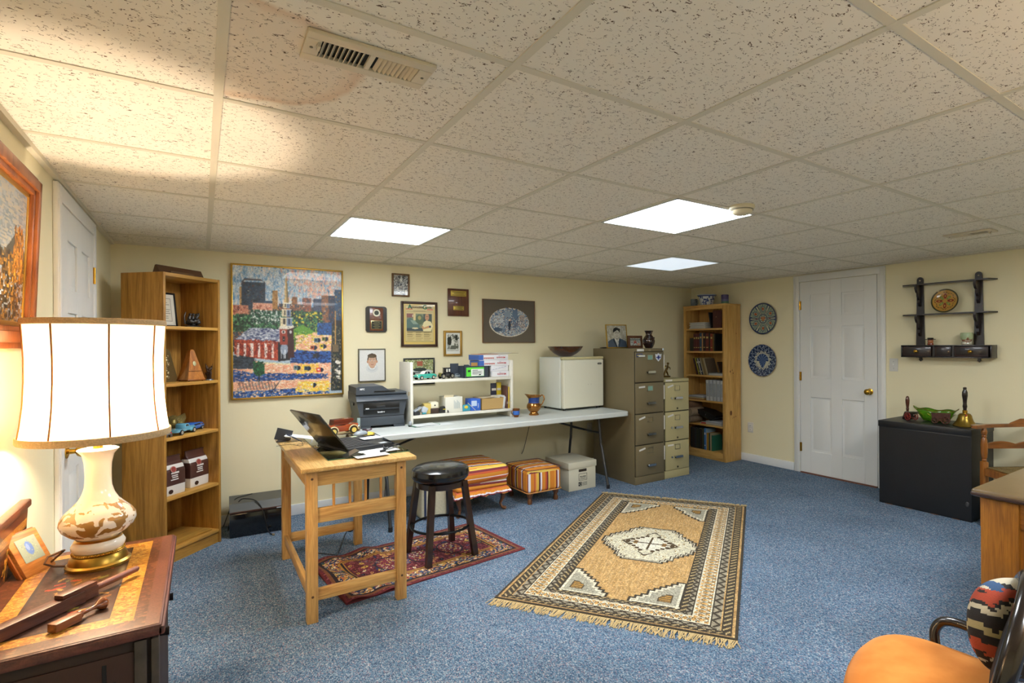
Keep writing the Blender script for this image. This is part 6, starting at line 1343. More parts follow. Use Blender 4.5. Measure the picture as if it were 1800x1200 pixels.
# ================================================================== PINE BOOKCASE (its open front faces left, away from the door wall)
PIN = wood('#C09048', '#DDB26A', 'Z', .4, .8); PINY = wood('#C09048', '#DDB26A', 'Y', .4, .8)
PX0, PX1, PY0, PY1, PH = 4.869, 5.135, 3.912, 4.535, 1.79
t = PB = thing('pine_bookcase', 'tall pine bookcase full of books in the far corner', 'bookcase', (0, 0, 0))
sp_ = MB().box(PX0 + .018, PX1, PY0, PY0 + .018, 0, PH - .02, .001).build('side_panel', PIN, t)
b = MB()
for x, z, s_ in ((4.95, 1.02, .012), (4.985, 1.035, .008), (5.0, 1.0, .010), (4.96, .55, .028), (5.01, .50, .008), (5.045, .505, .008), (4.99, .49, .006), (5.06, 1.45, .007)): b.ball((x, PY0, z), (s_ * .7, .0012, s_), 12)
b.build('knots', M('#6A3E1A', .5), sp_)
MB().box(PX0 + .018, PX1, PY1 - .018, PY1, 0, PH - .02, .001).build('side_panel', PIN, t)
MB().box(PX1 - .008, PX1, PY0 + .018, PY1 - .018, .03, PH - .02).build('back_panel', PIN, t)
MB().box(PX0 - .004, PX1, PY0 - .006, PY1 + .006, PH - .020, PH, .002).build('top_board', PINY, t)
for y0, y1 in ((PY0, PY0 + .042), (PY1 - .042, PY1)): MB().box(PX0, PX0 + .018, y0, y1, 0, PH - .02, .001).build('face_stile', PIN, t)
MB().box(PX0, PX0 + .018, PY0 + .042, PY1 - .042, PH - .055, PH - .02, .001).build('face_rail', PINY, t); MB().box(PX0, PX0 + .018, PY0 + .042, PY1 - .042, 0, .085, .001).build('kick_rail', PINY, t)
PSH = [.092, .395, .675, .97, 1.25, 1.515]
for z in PSH: MB().box(PX0 + .004, PX1 - .008, PY0 + .018, PY1 - .018, z - .02, z, .001).build('shelf', PINY, t)
ordn = ['first', 'second', 'third', 'fourth', 'fifth', 'sixth', 'seventh', 'eighth', 'ninth', 'tenth', 'eleventh', 'twelfth', 'thirteenth', 'fourteenth']
def book(label, y, z, th_, h, d, col, lean=0, group=None, bands=1, name='book'):
    # y = far (left in the photo) edge of the spine; stands at shelf height z, spine toward -X
    t = thing(name, label, 'book', (PX0 + .03, y, z + .0005), rot=(lean, 0, 0), group=group)
    c = M(col, .5); MB().box(0, d, -th_, -th_ + .002, 0, h).box(0, d, -.002, 0, 0, h).box(0, .003, -th_, 0, 0, h, .0008).build('cover', c, t)
    MB().box(.004, d - .004, -th_ + .002, -.002, .003, h - .003).build('pages', M('#CFC6AC', .8), t)
    if bands:
        b = MB(); b.box(-.0006, 0, -th_ * .8, -th_ * .2, h * .70, h * .80).box(-.0006, 0, -th_ * .8, -th_ * .2, h * .18, h * .22); b.build('spine_print', M('#B8A25A' if bands == 1 else '#D8D8D0', .5), t)
    return t
def row(shelf_name, z, y, items, group, lean=0):
    for k, (cn, col, th_, h, bd) in enumerate(items):
        if cn: book(f'{cn} book, {ordn[k]} from left on the {shelf_name} pine shelf', y, z, th_, h, .16, col, lean, group, bd)
        y -= th_ / math.cos(lean) + .0015 if lean else th_ + .0012
    return y
row('second highest', PSH[4], 4.462, [('short dark olive', '#2A2418', .055, .155, 0), ('maroon leather', '#4A1A1C', .030, .205, 1), ('deep maroon', '#521E20', .032, .208, 1), ('wine red', '#4A1C1E', .028, .204, 1), ('slate blue', '#2A4458', .034, .214, 1), ('cream and orange', '#B88A5A', .016, .212, 0),
    ('dark plum', '#2E1A1E', .038, .216, 1), ('brick red', '#5A2018', .048, .212, 1), ('dark green', '#1A261E', .018, .21, 0), ('rust red', '#7E2E20', .034, .205, 1), ('mustard and black', '#6A5420', .018, .20, 0), ('black', '#181818', .018, .20, 0)], 'books on the second highest pine shelf')
row('third highest', PSH[3], 4.36, [('dark maroon', '#34161A', .030, .20, 0), ('lime yellow', '#A8A02E', .013, .205, 0), ('black thin', '#1E1C18', .014, .20, 2), ('ivory thin', '#B8B09A', .016, .20, 0), ('navy', '#1E2A48', .018, .205, 2), ('beige', '#9A8E6E', .020, .205, 0), ('brown paper', '#7A6844', .018, .208, 0), ('tan', '#A08A60', .014, .205, 0), ('cream', '#B4A888', .014, .20, 0), ('grey brown', '#5A4E3E', .012, .20, 0)], 'leaning books on the third highest pine shelf', -.30)
row('lowest', PSH[0], 4.46, [('black', '#16161A', .03, .24, 0), ('dark brown', '#241A18', .03, .235, 0), ('charcoal', '#22242A', .028, .24, 0), ('dark olive', '#26281E', .025, .23, 0), ('black green', '#1A221C', .03, .24, 0), ('brown', '#2E2018', .028, .235, 0), ('olive', '#3A3C26', .03, .24, 0),
    ('bright blue', '#3A72B0', .024, .25, 2), ('pale blue', '#8EA8B8', .012, .245, 0), ('orange', '#B86A2A', .012, .20, 0), ('yellow', '#B89A2A', .014, .20, 0), ('dark grey', '#3A3C3A', .02, .20, 0), ('beige tall', '#A09474', .022, .20, 0), ('green', '#2A6A52', .02, .18, 0)], 'books on the lowest pine shelf')
for k in range(5):
    y = 4.20 - k * .052
    t = thing('ring_binder', f'white ring binder, {ordn[k]} from the left on the fourth highest shelf of the pine bookcase', 'binder', (PX0 + .012, y, PSH[2] + .0005), rot=(-.03, 0, 0), group='white ring binders in the pine bookcase')
    MB().box(0, .20, -.046, -.043, 0, .238).box(0, .20, -.003, 0, 0, .238).box(0, .003, -.046, 0, 0, .238, .001).build('cover', M('#BDBFC0', .35), t); MB().box(.02, .19, -.036, -.008, .004, .225).build('pages', M('#D0CEC4', .7), t); MB().box(-.0008, 0, -.038, -.008, .05, .20).build('spine_card', M('#9A9EA2', .5), t)
t = thing('album', 'thick maroon album standing at the right of the top pine shelf', 'album', (PX0 + .03, 4.115, PSH[5]))
MB().box(0, .17, -.125, 0, 0, .205, .004).build('cover', M('#4A201C', .45, noise=.2, nscale=50), t); MB().ball((0, -.05, .13), (.002, .005, .005), 8).build('stud', M('#A88A6A', .3, .6), t)
t = thing('dark_folder', 'dark folder leaning against the maroon album', 'folder', (PX0 + .04, 4.155, PSH[5]), rot=(-.18, 0, 0)); MB().box(0, .16, -.012, 0, .003, .19, .001).build('folder', M('#1C1C20', .5), t)
t = thing('paper_stack', 'messy stack of white papers on the top pine shelf', 'papers', (PX0 + .12, 4.335, PSH[5]), 0, group=None)
for k in range(9): b = MB(); b.T = Matrix.Rotation(.05 * math.sin(k * 2.1), 4, 'Z'); b.box(-.10, .10, -.115 + .005 * (k % 3), .13 - .006 * (k % 4), .0005 + k * .0085, .0078 + k * .0085, .001); b.build('paper_bundle', M(['#C6C4B8', '#B8B6AC', '#D0CEC4'][k % 3], .7), t)
t = thing('paper_stack', 'flat magazines at the right of the third highest pine shelf', 'papers', (PX0 + .11, 4.08, PSH[3]), 0)
for k in range(3): MB().box(-.09, .09, -.11, .09, .0005 + k * .009, .008 + k * .009, .001).build('magazine', M(['#B4B4B0', '#C6C4BC', '#9EA2A4'][k], .5), t)
t = thing('leaning_frame', 'dark framed print leaning above the magazines on the third highest pine shelf', 'frame', (PX0 + .07, 4.05, PSH[3] + .03), rot=(-.35, 0, 0)); MB().box(0, .13, -.012, 0, 0, .13, .001).build('board', M('#3A2A1E', .5, noise=.4, nscale=60), t)
t = thing('paper_stack', 'pale papers at the left of the fourth highest pine shelf', 'papers', (PX0 + .11, 4.35, PSH[2]), 0)
for k, c in enumerate(('#8A5A34', '#B8A06A', '#8E8E90', '#B4B6BA')): MB().box(-.10, .09, -.10, .14 - .01 * k, .0005 + k * .012, .0115 + k * .012, .001).build('paper_bundle', M(c, .6), t)
t = thing('black_binder', 'black binder sagging over white papers on the second lowest pine shelf', 'binder', (PX0 + .04, 4.26, PSH[1] + .045), 0)
MB().prism([(-.18, .04), (-.17, .06), (.0, .105), (.16, .125), (.17, .11), (.05, .05), (-.1, .0)], 0, .20, 'YZ').build('cover', M('#101012', .35), t); MB().tube([(-.002, -.03, .05), (-.012, -.03, .06), (-.002, -.03, .072)], .003, 8).build('ring', CHROME, t)
t = thing('paper_stack', 'white papers with a red end on the second lowest pine shelf', 'papers', (PX0 + .11, 4.15, PSH[1]), 0)
for k, (c, a) in enumerate((('#A89E88', .17), ('#B8B4A8', .16), ('#9A9A9C', .10), ('#B4B6BA', .08))): MB().box(-.095, .09, -.17, a - .02, .0005 + k * .011, .0105 + k * .011, .001).build('paper_bundle', M(c, .6), t)
MB().box(-.097, -.094, .06, .13, .004, .020).build('red_label', M('#A8302A', .5), t)
for k, (lb, y, z, r, c) in enumerate([('lowest rolled paper tube sticking out beside the beige cabinet', 4.42, .43, .045, '#8A7660'), ('rolled brown paper tube above the lowest roll', 4.40, .52, .05, '#A08A70'), ('upper rolled brown tube under the fourth highest shelf', 4.43, .60, .045, '#7A5A40')]):
    t = thing('paper_roll', lb, 'paper roll', (PX0 - .06, y, z if k else PSH[1] + r), .0, group='rolled papers in the pine bookcase')
    if k: t.location.z = PSH[1] + r + .088 * k * .93
    b = MB(); b.T = Matrix.Rotation(PI / 2, 4, 'Y'); b.lathe([(r * .55, 0), (r * .9, 0), (r, .004), (r, .22), (r * .55, .22), (r * .5, .10)], n=28); b.build('roll', M(c, .8, noise=.3, nscale=20), t)
t = thing('blue_mug', 'small grey and blue mug at the left on top of the pine bookcase', 'mug', (PX0 + .11, 4.465, PH))
MB().lathe([(0, 0), (.036, 0), (.040, .006), (.041, .09), (.038, .09), (.037, .01), (0, .008)], n=32).build('body', M('#7E8A90', .3, noise=.6, nscale=45), t)
MB().tube([(0, -.040, .075), (0, -.062, .07), (0, -.064, .035), (0, -.040, .022)], .005, 8).build('handle', M('#8E989C', .3), t)
t = thing('blue_white_planter', 'blue and white porcelain flower pot on top of the pine bookcase', 'pot', (PX0 + .12, 4.275, PH))
o = MB().lathe([(0, 0), (.070, 0), (.074, .006), (.078, .03), (.092, .085), (.094, .105), (.112, .118), (.113, .126), (.108, .128), (.088, .11), (.07, .02), (0, .012)], n=96).build('pot', None, t)
rp = np.random.default_rng(11); bl = [(rp.uniform(-PI, PI), rp.uniform(.02, .10), rp.uniform(.06, .2)) for _ in range(60)]
# finer band of decoration
b = MB(); pr = [(.0785 + (.0925 - .0785) * k / 14 + .0008, .03 + .055 * k / 14) for k in range(15)]; b.lathe(pr, n=160, close=False); o2 = b.build('painted_band', None, t)
def blob(x, y, z):
    a = np.arctan2(y, x); c = np.tile(np.array([.82, .84, .86]), (len(x), 1)); m = np.zeros(len(x), bool)
    for A_, Z_, R_ in bl: m |= (((np.angle(np.exp(1j * (a - A_))) / R_) ** 2 + ((z - Z_) / .009) ** 2) < 1)
    c[m] = np.array([.16, .24, .50]); c[(z > .098)] = np.array([.25, .32, .55]); c[(z > .117)] = np.array([.70, .74, .80]); c[z < .012] = np.array([.3, .36, .56]); return c
paint(o, blob, .2, .4); paint(o2, blob, .2, .4)
t = thing('purple_candle', 'purple and green pillar candle at the right on top of the pine bookcase', 'candle', (PX0 + .10, 3.995, PH))
b = MB(); b.lathe([(0, 0), (.040, 0), (.042, .004)] + [(.042, .004 + .10 * k / 12) for k in range(1, 13)] + [(.038, .107), (.03, .100), (0, .098)], n=32); o = b.build('wax', None, t)
paint(o, lambda x, y, z: np.where((z < .03)[:, None], np.array([.25, .42, .36]), np.where((z < .055)[:, None], np.array([.32, .34, .50]), np.array([.24, .20, .42]))), .4, .2)
MB().cyl((0, 0, .096), (0, .001, .106), .0012, n=6).build('wick', BLACKM, t)

# ================================================================== PLATES, WALL SHELF
def polar_plate(name, label, y, z, r, fn, tilt=0, loc_x=WR - .004, rot=None, rim='#7A6A4A', cat='plate'):
    t = thing(name, label, cat, (loc_x, y, z), rot=rot or (0, 0, -PI / 2))
    b = MB(); b.T = Matrix.Rotation(PI / 2, 4, 'X'); prof = [(0, .010)] + [(r * k / 40, .010 + (.014 * max(0, k / 40 - .55) ** 1.2 * 2.0 if k > 22 else 0)) for k in range(1, 41)]
    b.lathe(prof, n=160, close=False); o = b.build('painted_face', None, t); 
    paint(o, lambda x, y_, z_: fn(np.sqrt(x * x + z_ * z_) / r, np.arctan2(z_, x)), .15, .5)
    b = MB(); b.T = Matrix.Rotation(PI / 2, 4, 'X'); zr = prof[-1][1]; b.lathe([(r, zr), (r * 1.012, zr - .001), (r * 1.0, zr - .005), (r * .6, .003), (r * .5, 0), (0, 0)], n=96, close=False); b.build('back_and_rim', M(rim, .35), t)
    return t
def cc(n, h): return np.tile(np.array([int(h[i:i + 2], 16) / 255 for i in (1, 3, 5)]), (n, 1))
def iznik(q, a):
    c = cc(len(q), '#26345A'); s = np.abs(np.sin(a * 3)); s6 = np.abs(((a / (2 * PI) * 6) % 1) - .5) * 2
    m = (q > .30) & (q < .93) & (s6 < .80 - .3 * np.abs(q - .6)); c[m] = cc(m.sum(), '#93A48C')
    m = (((q - .62) / .20) ** 2 + ((s6 * q * 1.1) / .34) ** 2 < 1); c[m] = cc(m.sum(), '#2E3E66'); m = (((q - .62) / .16) ** 2 + ((s6 * q * 1.1) / .26) ** 2 < 1); c[m] = cc(m.sum(), '#A9B49A')
    m = (((q - .62) / .10) ** 2 + ((s6 * q) / .15) ** 2 < 1); c[m] = cc(m.sum(), '#B0582A'); m = (np.abs(np.sin(a * 15 + q * 9)) < .22) & (q > .3) & (q < .93); c[m] = cc(m.sum(), '#2E3E66')
    m = (s6 > .9) & (q > .3) & (q < .9); c[m] = cc(m.sum(), '#C8C8A8'); m = (s6 > .95) & (q > .42) & (q < .55); c[m] = cc(m.sum(), '#B0582A')
    m = q < .27; c[m] = cc(m.sum(), '#A9B49A'); m = (q < .15) & (np.abs(np.sin(a * 1.5 + .8)) > .35); c[m] = cc(m.sum(), '#B0602E'); m = (q < .22) & (q > .15) & (np.sin(a * 7) > .2); c[m] = cc(m.sum(), '#3A5070'); m = np.abs(q - .28) < .02; c[m] = cc(m.sum(), '#26345A'); m = np.abs(q - .95) < .012; c[m] = cc(m.sum(), '#9AA48C'); return c
def delft(q, a):
    x, z = q * np.cos(a), q * np.sin(a); c = cc(len(q), '#1E2E50'); n_ = np.sin(a * 21 + 3 * np.sin(q * 30)) * np.sin(q * 42 + 2 * np.sin(a * 5))
    m = (q > .56) & (n_ > .25); c[m] = cc(m.sum(), '#7E92AE'); m = (q > .56) & (n_ > .7); c[m] = cc(m.sum(), '#B9C4CC')
    w = .56 + .05 * np.sin(a * 12); m = q < w; c[m] = cc(m.sum(), '#C9C9B4'); m = (q < w - .04) & (q > .44) & (np.sin(a * 30) > .3); c[m] = cc(m.sum(), '#4A6088')
    m = (q < .42) & (z > -.05) | ((x ** 2 / .06 + (z + .05) ** 2 / .16) < 1) & (np.abs(x) < .3 - .5 * np.maximum(0, -z)); c[m] = cc(m.sum(), '#2A4270'); m2 = m & (np.sin(a * 12 + q * 14) > .5); c[m2] = cc(m2.sum(), '#6E86AA'); m = np.abs(q - .96) < .02; c[m] = cc(m.sum(), '#4A6088'); return c
polar_plate('ceramic_plate', 'upper wall plate, multicoloured with orange flowers on dark blue', 3.622, 1.610, .172, iznik)
polar_plate('ceramic_plate', 'lower wall plate, deep blue with a cream centre', 3.632, 1.148, .176, delft, rim='#A88A5A')

BKW = wood('#120C0C', '#241818', 'Y', .3, 1, .3); BKZ = wood('#120C0C', '#241818', 'Z', .3, 1, .3); REDE = M('#4A2018', .4)
t = thing('wall_shelf', 'black wooden wall shelf with two ledges and a drawer box holding brass knobs', 'shelf', (0, 0, 0))
for y0, y1 in ((2.043, 2.092), (1.625, 1.674)):
    b = MB(); yc = (y0 + y1) / 2; pts = [(yc - .034, 1.204), (yc - .024, 1.87)] + [(yc + .024 * math.cos(a), 1.872 + .026 * math.sin(a)) for a in [PI - PI * k / 10 for k in range(1, 10)]] + [(yc + .024, 1.87), (yc + .034, 1.204), (yc + .012, 1.204), (yc + .008, 1.195), (yc + .013, 1.186), (yc, 1.172), (yc - .013, 1.186), (yc - .008, 1.195), (yc - .012, 1.204)]
    b.prism(pts, WR - .018, WR - .002, 'YZ'); o = b.build('upright', BKZ, t)
    MB().cyl((WR - .020, yc, 1.868), (WR - .017, yc, 1.868), .006, n=12).build('hanging_hole', M('#B8A888', .5), o)
    for zt in (1.825, 1.568):
        b = MB(); X = WR - .018; b.prism([(X, zt), (X - .085, zt), (X - .088, zt - .03), (X - .070, zt - .060), (X - .050, zt - .070), (X - .048, zt - .095), (X - .036, zt - .115), (X - .022, zt - .125), (X - .026, zt - .15), (X - .012, zt - .175), (X, zt - .18)], yc - .009, yc + .009, 'XZ'); b.build('scroll_bracket', BKZ, t)
for z in (1.829, 1.572):
    MB().prism([(2.205, 0), (2.175, -.10), (1.56, -.10), (1.53, 0)][::1] and [(WR - .002, 2.21), (WR - .10, 2.17), (WR - .10, 1.56), (WR - .002, 1.53)], z - .006, z + .004, 'XY').build('ledge', BKW, t)
BXx = 5.042
for a0, a1, c0, c1, e0, e1 in ((BXx, WR - .002, 1.536, 2.178, 1.303, 1.312), (BXx, WR - .002, 1.536, 2.178, 1.208, 1.216), (BXx, WR - .002, 1.536, 1.546, 1.216, 1.303), (BXx, WR - .002, 2.168, 2.178, 1.216, 1.303), (WR - .008, WR - .002, 1.546, 2.168, 1.216, 1.303)): MB().box(a0, a1, c0, c1, e0, e1, .001).build('case_board', BKW, t)
for y in (1.792, 1.93): MB().box(BXx + .002, WR - .01, y - .008, y + .008, 1.217, 1.302).build('divider', BKW, t)
for k, (y0, y1) in enumerate(((1.947, 2.164), (1.803, 1.920), (1.556, 1.782))):
    d = MB().box(BXx - .004, WR - .02, y0, y1, 1.219, 1.300, .002).build('drawer', BKW, t)
    f = MB(); X = BXx - .0055
    f.box(X, X + .003, y0 + .008, y1 - .008, 1.226, 1.228).box(X, X + .003, y0 + .008, y1 - .008, 1.291, 1.293).box(X, X + .003, y0 + .008, y0 + .010, 1.226, 1.293).box(X, X + .003, y1 - .010, y1 - .008, 1.226, 1.293); f.build('worn_edge', REDE, d)
    if k != 1:
        b = MB(); b.T = Matrix.Translation((BXx - .004, (y0 + y1) / 2, 1.260)) @ Matrix.Rotation(-PI / 2, 4, 'Y'); b.lathe([(0, 0), (.010, 0), (.006, .006), (.006, .012), (.013, .018), (.014, .025), (.009, .031), (0, .033)], n=24); b.build('brass_knob', BRASS, d)
def hex_plate(q, a):
    c = cc(len(q), '#B88A3A'); m = q > .90; c[m] = cc(m.sum(), '#3A3A1E'); k8 = ((a / (2 * PI) * 8) + .5) % 1 - .5; which = (np.floor(a / (2 * PI) * 8 + .5).astype(int)) % 2
    lat = np.abs(k8) * 2 * PI / 8 * q; cen = np.where(which == 0, .42, .36); ln_ = np.where(which == 0, .24, .19); wd__ = np.where(which == 0, .11, .09)
    v = ((q - cen) / ln_) ** 2 + (lat / wd__) ** 2; m = (v < 1) & (which == 0); c[m] = cc(m.sum(), '#7E2A1C'); m = (v < 1) & (which == 1); c[m] = cc(m.sum(), '#5A7A3A'); m = (v < .35) & (which == 1); c[m] = cc(m.sum(), '#9AA04A'); m = (v < .12) & (which == 0); c[m] = cc(m.sum(), '#C8A24A')
    m = (np.abs(q - .70 - .05 * np.cos(a * 8)) < .028) & (np.abs(np.sin(a * 12)) > .45); c[m] = cc(m.sum(), '#4A3A1E'); return c
polar_plate('redware_plate', 'tan round plate with red and green petals standing on the wall shelf ledge', 1.868, 1.677, .098, hex_plate, loc_x=WR - .045, rot=(math.radians(-9), 0, -PI / 2), rim='#4A4222')
def toby(name, label, y, s, hat, face, coat, extra):
    t = thing(name, label, 'mug', (5.095, y, 1.3125), -PI / 2 + (0.5 if extra else -.1))
    MB().lathe([(0, 0), (.022 * s, 0), (.026 * s, .006 * s), (.024 * s, .018 * s), (.0, .02 * s)], n=24).build('collar', M(coat, .25, coat=.4), t)
    b = MB(); b.ball((0, 0, .036 * s), (.025 * s, .025 * s, .028 * s), 20); b.ball((0, -.025 * s, .032 * s), (.006 * s, .009 * s, .009 * s), 10); b.ball((0, -.019 * s, .018 * s), (.011 * s, .008 * s, .008 * s), 10); b.build('face', M(face, .3, coat=.4), t)
    b = MB()
    for x in (-.010, .010): b.ball((x * s, -.0235 * s, .042 * s), (.003 * s, .002 * s, .002 * s), 8)
    b.build('eyes', M('#1A1410', .3), t)
    MB().tube([(-.012 * s, -.024 * s, .024 * s), (0, -.029 * s, .022 * s), (.012 * s, -.024 * s, .024 * s)], .0022 * s, 6).build('moustache', M('#5A3A24' if not extra else '#C8C0B0', .5), t)
    if not extra: MB().lathe([(.020 * s, .050 * s), (.040 * s, .052 * s), (.042 * s, .056 * s), (.026 * s, .060 * s), (.022 * s, .070 * s), (.012 * s, .070 * s), (.010 * s, .060 * s)], n=28, sx=1.1).build('black_hat', M(hat, .2, coat=.5), t)
    else: MB().lathe([(.026 * s, .030 * s), (.030 * s, .045 * s), (.030 * s, .060 * s), (.026 * s, .068 * s), (.020 * s, .068 * s), (.020 * s, .05 * s)], n=28).build('green_headscarf', M(hat, .25, coat=.4), t)
    MB().tube([(0, .022 * s, .055 * s), (0, .042 * s, .05 * s), (0, .042 * s, .025 * s), (0, .022 * s, .015 * s)], .005 * s, 8).build('handle', M(coat, .3), t)
toby('face_mug', 'small face mug with a black hat at the left of the wall shelf', 1.972, .88, '#101014', '#B06A40', '#8A3A20', False)
toby('face_mug', 'larger old face mug with a green white scarf at the right of the wall shelf', 1.715, 1.45, '#A8B890', '#9A6A4E', '#C8C4B0', True)

# ================================================================== BLACK CABINET AND THE THINGS ON IT
t = thing('black_cabinet', 'low black painted cabinet standing against the right wall', 'cabinet', (4.70, 1.555, 0)); BKC = M('#16171A', .42, noise=.25, nscale=9)
MB().box(.006, .44, .003, .652, 0, .64, .003).build('carcass', BKC, t)
MB().box(0, .445, 0, .655, .638, .687, .003).build('lid', BKC, t)
MB().box(.004, .0065, .006, .648, .01, .63).build('front_panel', BKC, t)
b = MB()
for y in (.08, .22, .40, .55): b.box(.002, .006, y, y + .05, -.0, .004)
b.build('chipped_edge', M('#6A4A34', .7), t)
MB().ball((.002, .03, .13), (.004, .012, .02), 8).build('worn_spot', M('#3A3A3C', .5), t)
ZC = .688
t = thing('toy_cannon', 'small cannon with red spoked wheels at the left of the black cabinet', 'cannon', (4.90, 2.04, ZC), math.radians(-118))
MB().tube([(-.055, 0, .050), (-.045, 0, .052), (.03, 0, .064), (.065, 0, .070), (.07, 0, .071)], [.010, .016, .012, .009, .011], 18).build('barrel', M('#5A5A48', .3, .7), t)
MB().tube([(.01, 0, .045), (-.05, 0, .025), (-.095, 0, .006)], [.012, .010, .007], 8).build('carriage', M('#2A1612', .5), t)
MB().cyl((0, -.035, .032), (0, .035, .032), .005).build('axle', M('#1A1412', .5), t)
for y in (-.034, .034):
    w = MB(); w.tube([(.030 * math.cos(a), y, .0335 + .030 * math.sin(a)) for a in [2 * PI * k / 28 for k in range(28)]], .0035, 8, closed=True)
    for k in range(8): a = 2 * PI * k / 8; w.cyl((0, y, .0335), (.029 * math.cos(a), y, .0335 + .029 * math.sin(a)), .0022, n=6)
    w.cyl((0, y - .005, .0335), (0, y + .005, .0335), .008, n=14); w.build('red_wheel', M('#8A2A24', .4), t)
t = thing('hand_bell', 'small hand bell with a turned brown handle standing behind the cannon', 'bell', (5.01, 2.115, ZC), 0)
MB().lathe([(.040, 0), (.042, .004), (.032, .022), (.026, .045), (.020, .055), (.0, .058)], n=32).build('bell_body', M('#3A2A1E', .3, .6), t)
MB().lathe([(0, .055), (.010, .056), (.010, .072), (.013, .078), (.010, .085), (.011, .10), (.015, .13), (.016, .155), (.012, .178), (.006, .188), (0, .19)], n=24).build('handle', wood('#3A1A0E', '#6A3420', 'Z', .25, 1, .4), t)
t = thing('green_glass_dish', 'long green glass boat dish with wavy gilt rim behind the little toy wagon', 'dish', (4.985, 1.895, ZC), -PI / 2 + .05)
GL = M('#86C832', .08, trans=.7, coat=.5); secs = []; n = 40
for q, (r_, z) in enumerate([(.42, .0), (.60, .004), (.76, .028), (.87, .062), (1.0, .092)]):
    ring = []
    for j in range(n):
        a = 2 * PI * j / n; x = .15 * r_ * math.cos(a); y = .062 * r_ * math.sin(a); zz = z + (r_ > .65) * (.016 * abs(math.cos(a)) ** 4 + .007 * math.cos(6 * a)) * r_
        if r_ == 1.0: x *= 1 + .07 * abs(math.cos(a)) ** 6
        ring.append((x, y, zz))
    secs.append(ring)
b = MB(); b.loft(secs, caps=False); b.bm.faces.new([v for v in list(b.bm.verts)[:n]][::-1]); o = b.build('glass_bowl', GL, t, 70); md = o.modifiers.new('s', 'SOLIDIFY'); md.thickness = .003
MB().tube([secs[-1][j] for j in range(n)], .0022, 6, closed=True).build('gilt_rim', M('#8A6A2A', .3, .7), t)
b = MB()
for k in range(12):
    a = 2 * PI * (k + .5) / 12; b.tube([(.15 * .66 * math.cos(a), .0635 * .66 * math.sin(a), .024), (.15 * .82 * math.cos(a + .1), .0645 * .82 * math.sin(a + .1), .05), (.15 * .9 * math.cos(a - .05), .065 * .9 * math.sin(a - .05), .066)], .0018, 5)
b.build('gilt_scrolls', M('#9A7A2A', .3, .7), t)
t = thing('toy_wagon', 'rusty brown toy wagon with spoked wheels in front of the green glass dish', 'toy wagon', (4.875, 1.815, ZC), -PI / 2 + .05)
RU = M('#5A2E20', .6, noise=.5, nscale=70, bump=.5)
MB().prism([(-.06, .035), (-.068, .082), (.068, .088), (.06, .035)], -.010, -.004).build('wagon_side', RU, t)
MB().box(-.06, .06, -.010, .010, .020, .032).build('wagon_floor', RU, t)
b = MB()
for k in range(7): b.box(-.055 + k * .018, -.050 + k * .018, -.013, -.009, .036, .082)
b.build('slat_ribs', RU, t)
for x, r_ in ((-.038, .022), (.034, .027)):
    w = MB(); w.tube([(x + r_ * math.cos(a), -.018, r_ + .003 + r_ * math.sin(a)) for a in [2 * PI * k / 24 for k in range(24)]], .0035, 6, closed=True)
    for k in range(6): a = 2 * PI * k / 6; w.cyl((x, -.018, r_ + .003), (x + r_ * math.cos(a), -.018, r_ + .003 + r_ * math.sin(a)), .003, n=6)
    w.cyl((x, -.022, r_ + .003), (x, -.010, r_ + .003), .007, n=12); w.build('spoked_wheel', RU, t)
t = thing('brass_bell', 'large brass school bell with a dark turned handle at the right of the black cabinet', 'bell', (4.875, 1.655, ZC), 0)
MB().lathe([(.078, .0), (.080, .006), (.074, .014), (.056, .038), (.048, .062), (.044, .082), (.034, .096), (.012, .102), (.0, .103)], n=64).build('bell_body', M('#9A7E34', .3, .85, noise=.25, nscale=14), t)
MB().lathe([(0, .10), (.014, .101), (.015, .118), (.011, .124), (.012, .13), (.012, .137), (.0155, .15), (.0125, .172), (.014, .20), (.019, .235), (.018, .262), (.011, .280), (.010, .284), (.0125, .290), (.011, .298), (0, .302)], n=28).build('handle', M('#1A100E', .25, coat=.4), t)
MB().cyl((0, 0, .098), (0, 0, .122), .016, n=24).build('ferrule', BRASS, t); MB().ball((-.042, -.022, .086), (.006, .006, .008), 10).build('red_mark', M('#B83A34', .4), t)

# ================================================================== CORNER ARMCHAIR WITH RUSH SEAT
HN = wood('#7A4418', '#B0702C', 'Z', .3, 1, .4); HNX = wood('#6A3A14', '#9A5E26', 'X', .3, 1, .4)
t = thing('corner_armchair', 'honey wood corner armchair with curved arm rail and rush seat behind the desk', 'chair', (4.685, 1.475, 0), -YAW)
s_ = .44
post = [(.017, .0), (.019, .40), (.019, .47), (.012, .475), (.017, .482), (.012, .49), (.018, .50), (.021, .53), (.022, .60), (.018, .63), (.013, .645), (.017, .655), (.013, .662), (.018, .67), (.020, .69), (.014, .706), (.012, .72)]
for x, y in ((0, 0), (s_, 0), (s_, -s_)):
    MB().box(x - .019, x + .019, y - .019, y + .019, 0, .47, .004).build('leg', HN, t); MB().lathe(post[2:], (x, y, 0), 24).build('turned_post', HN, t)
MB().box(-.019, .019, -s_ - .019, -s_ + .019, 0, .44, .004).build('front_leg', HN, t)
for (a, b_) in (((0, 0), (s_, 0)), ((s_, 0), (s_, -s_)), ((s_, -s_), (0, -s_)), ((0, -s_), (0, 0))):
    MB().bar((a[0], a[1], .40), (b_[0], b_[1], .40), .026, .05).build('seat_rail', HN, t); MB().bar((a[0], a[1], .20), (b_[0], b_[1], .20), .02, .02).build('stretcher', HN, t)
b = MB()
for k in range(20):
    q = .012 + (s_ / 2 - .012) * k / 20; z = .432 - .0003 * k; x0, x1, y0, y1 = q - .005, s_ - q + .005, -s_ + q - .005, -q + .005
    b.tube([(x0, y0, z), (x1, y0, z), (x1, y1, z), (x0, y1, z)], .0062, 6, closed=True)
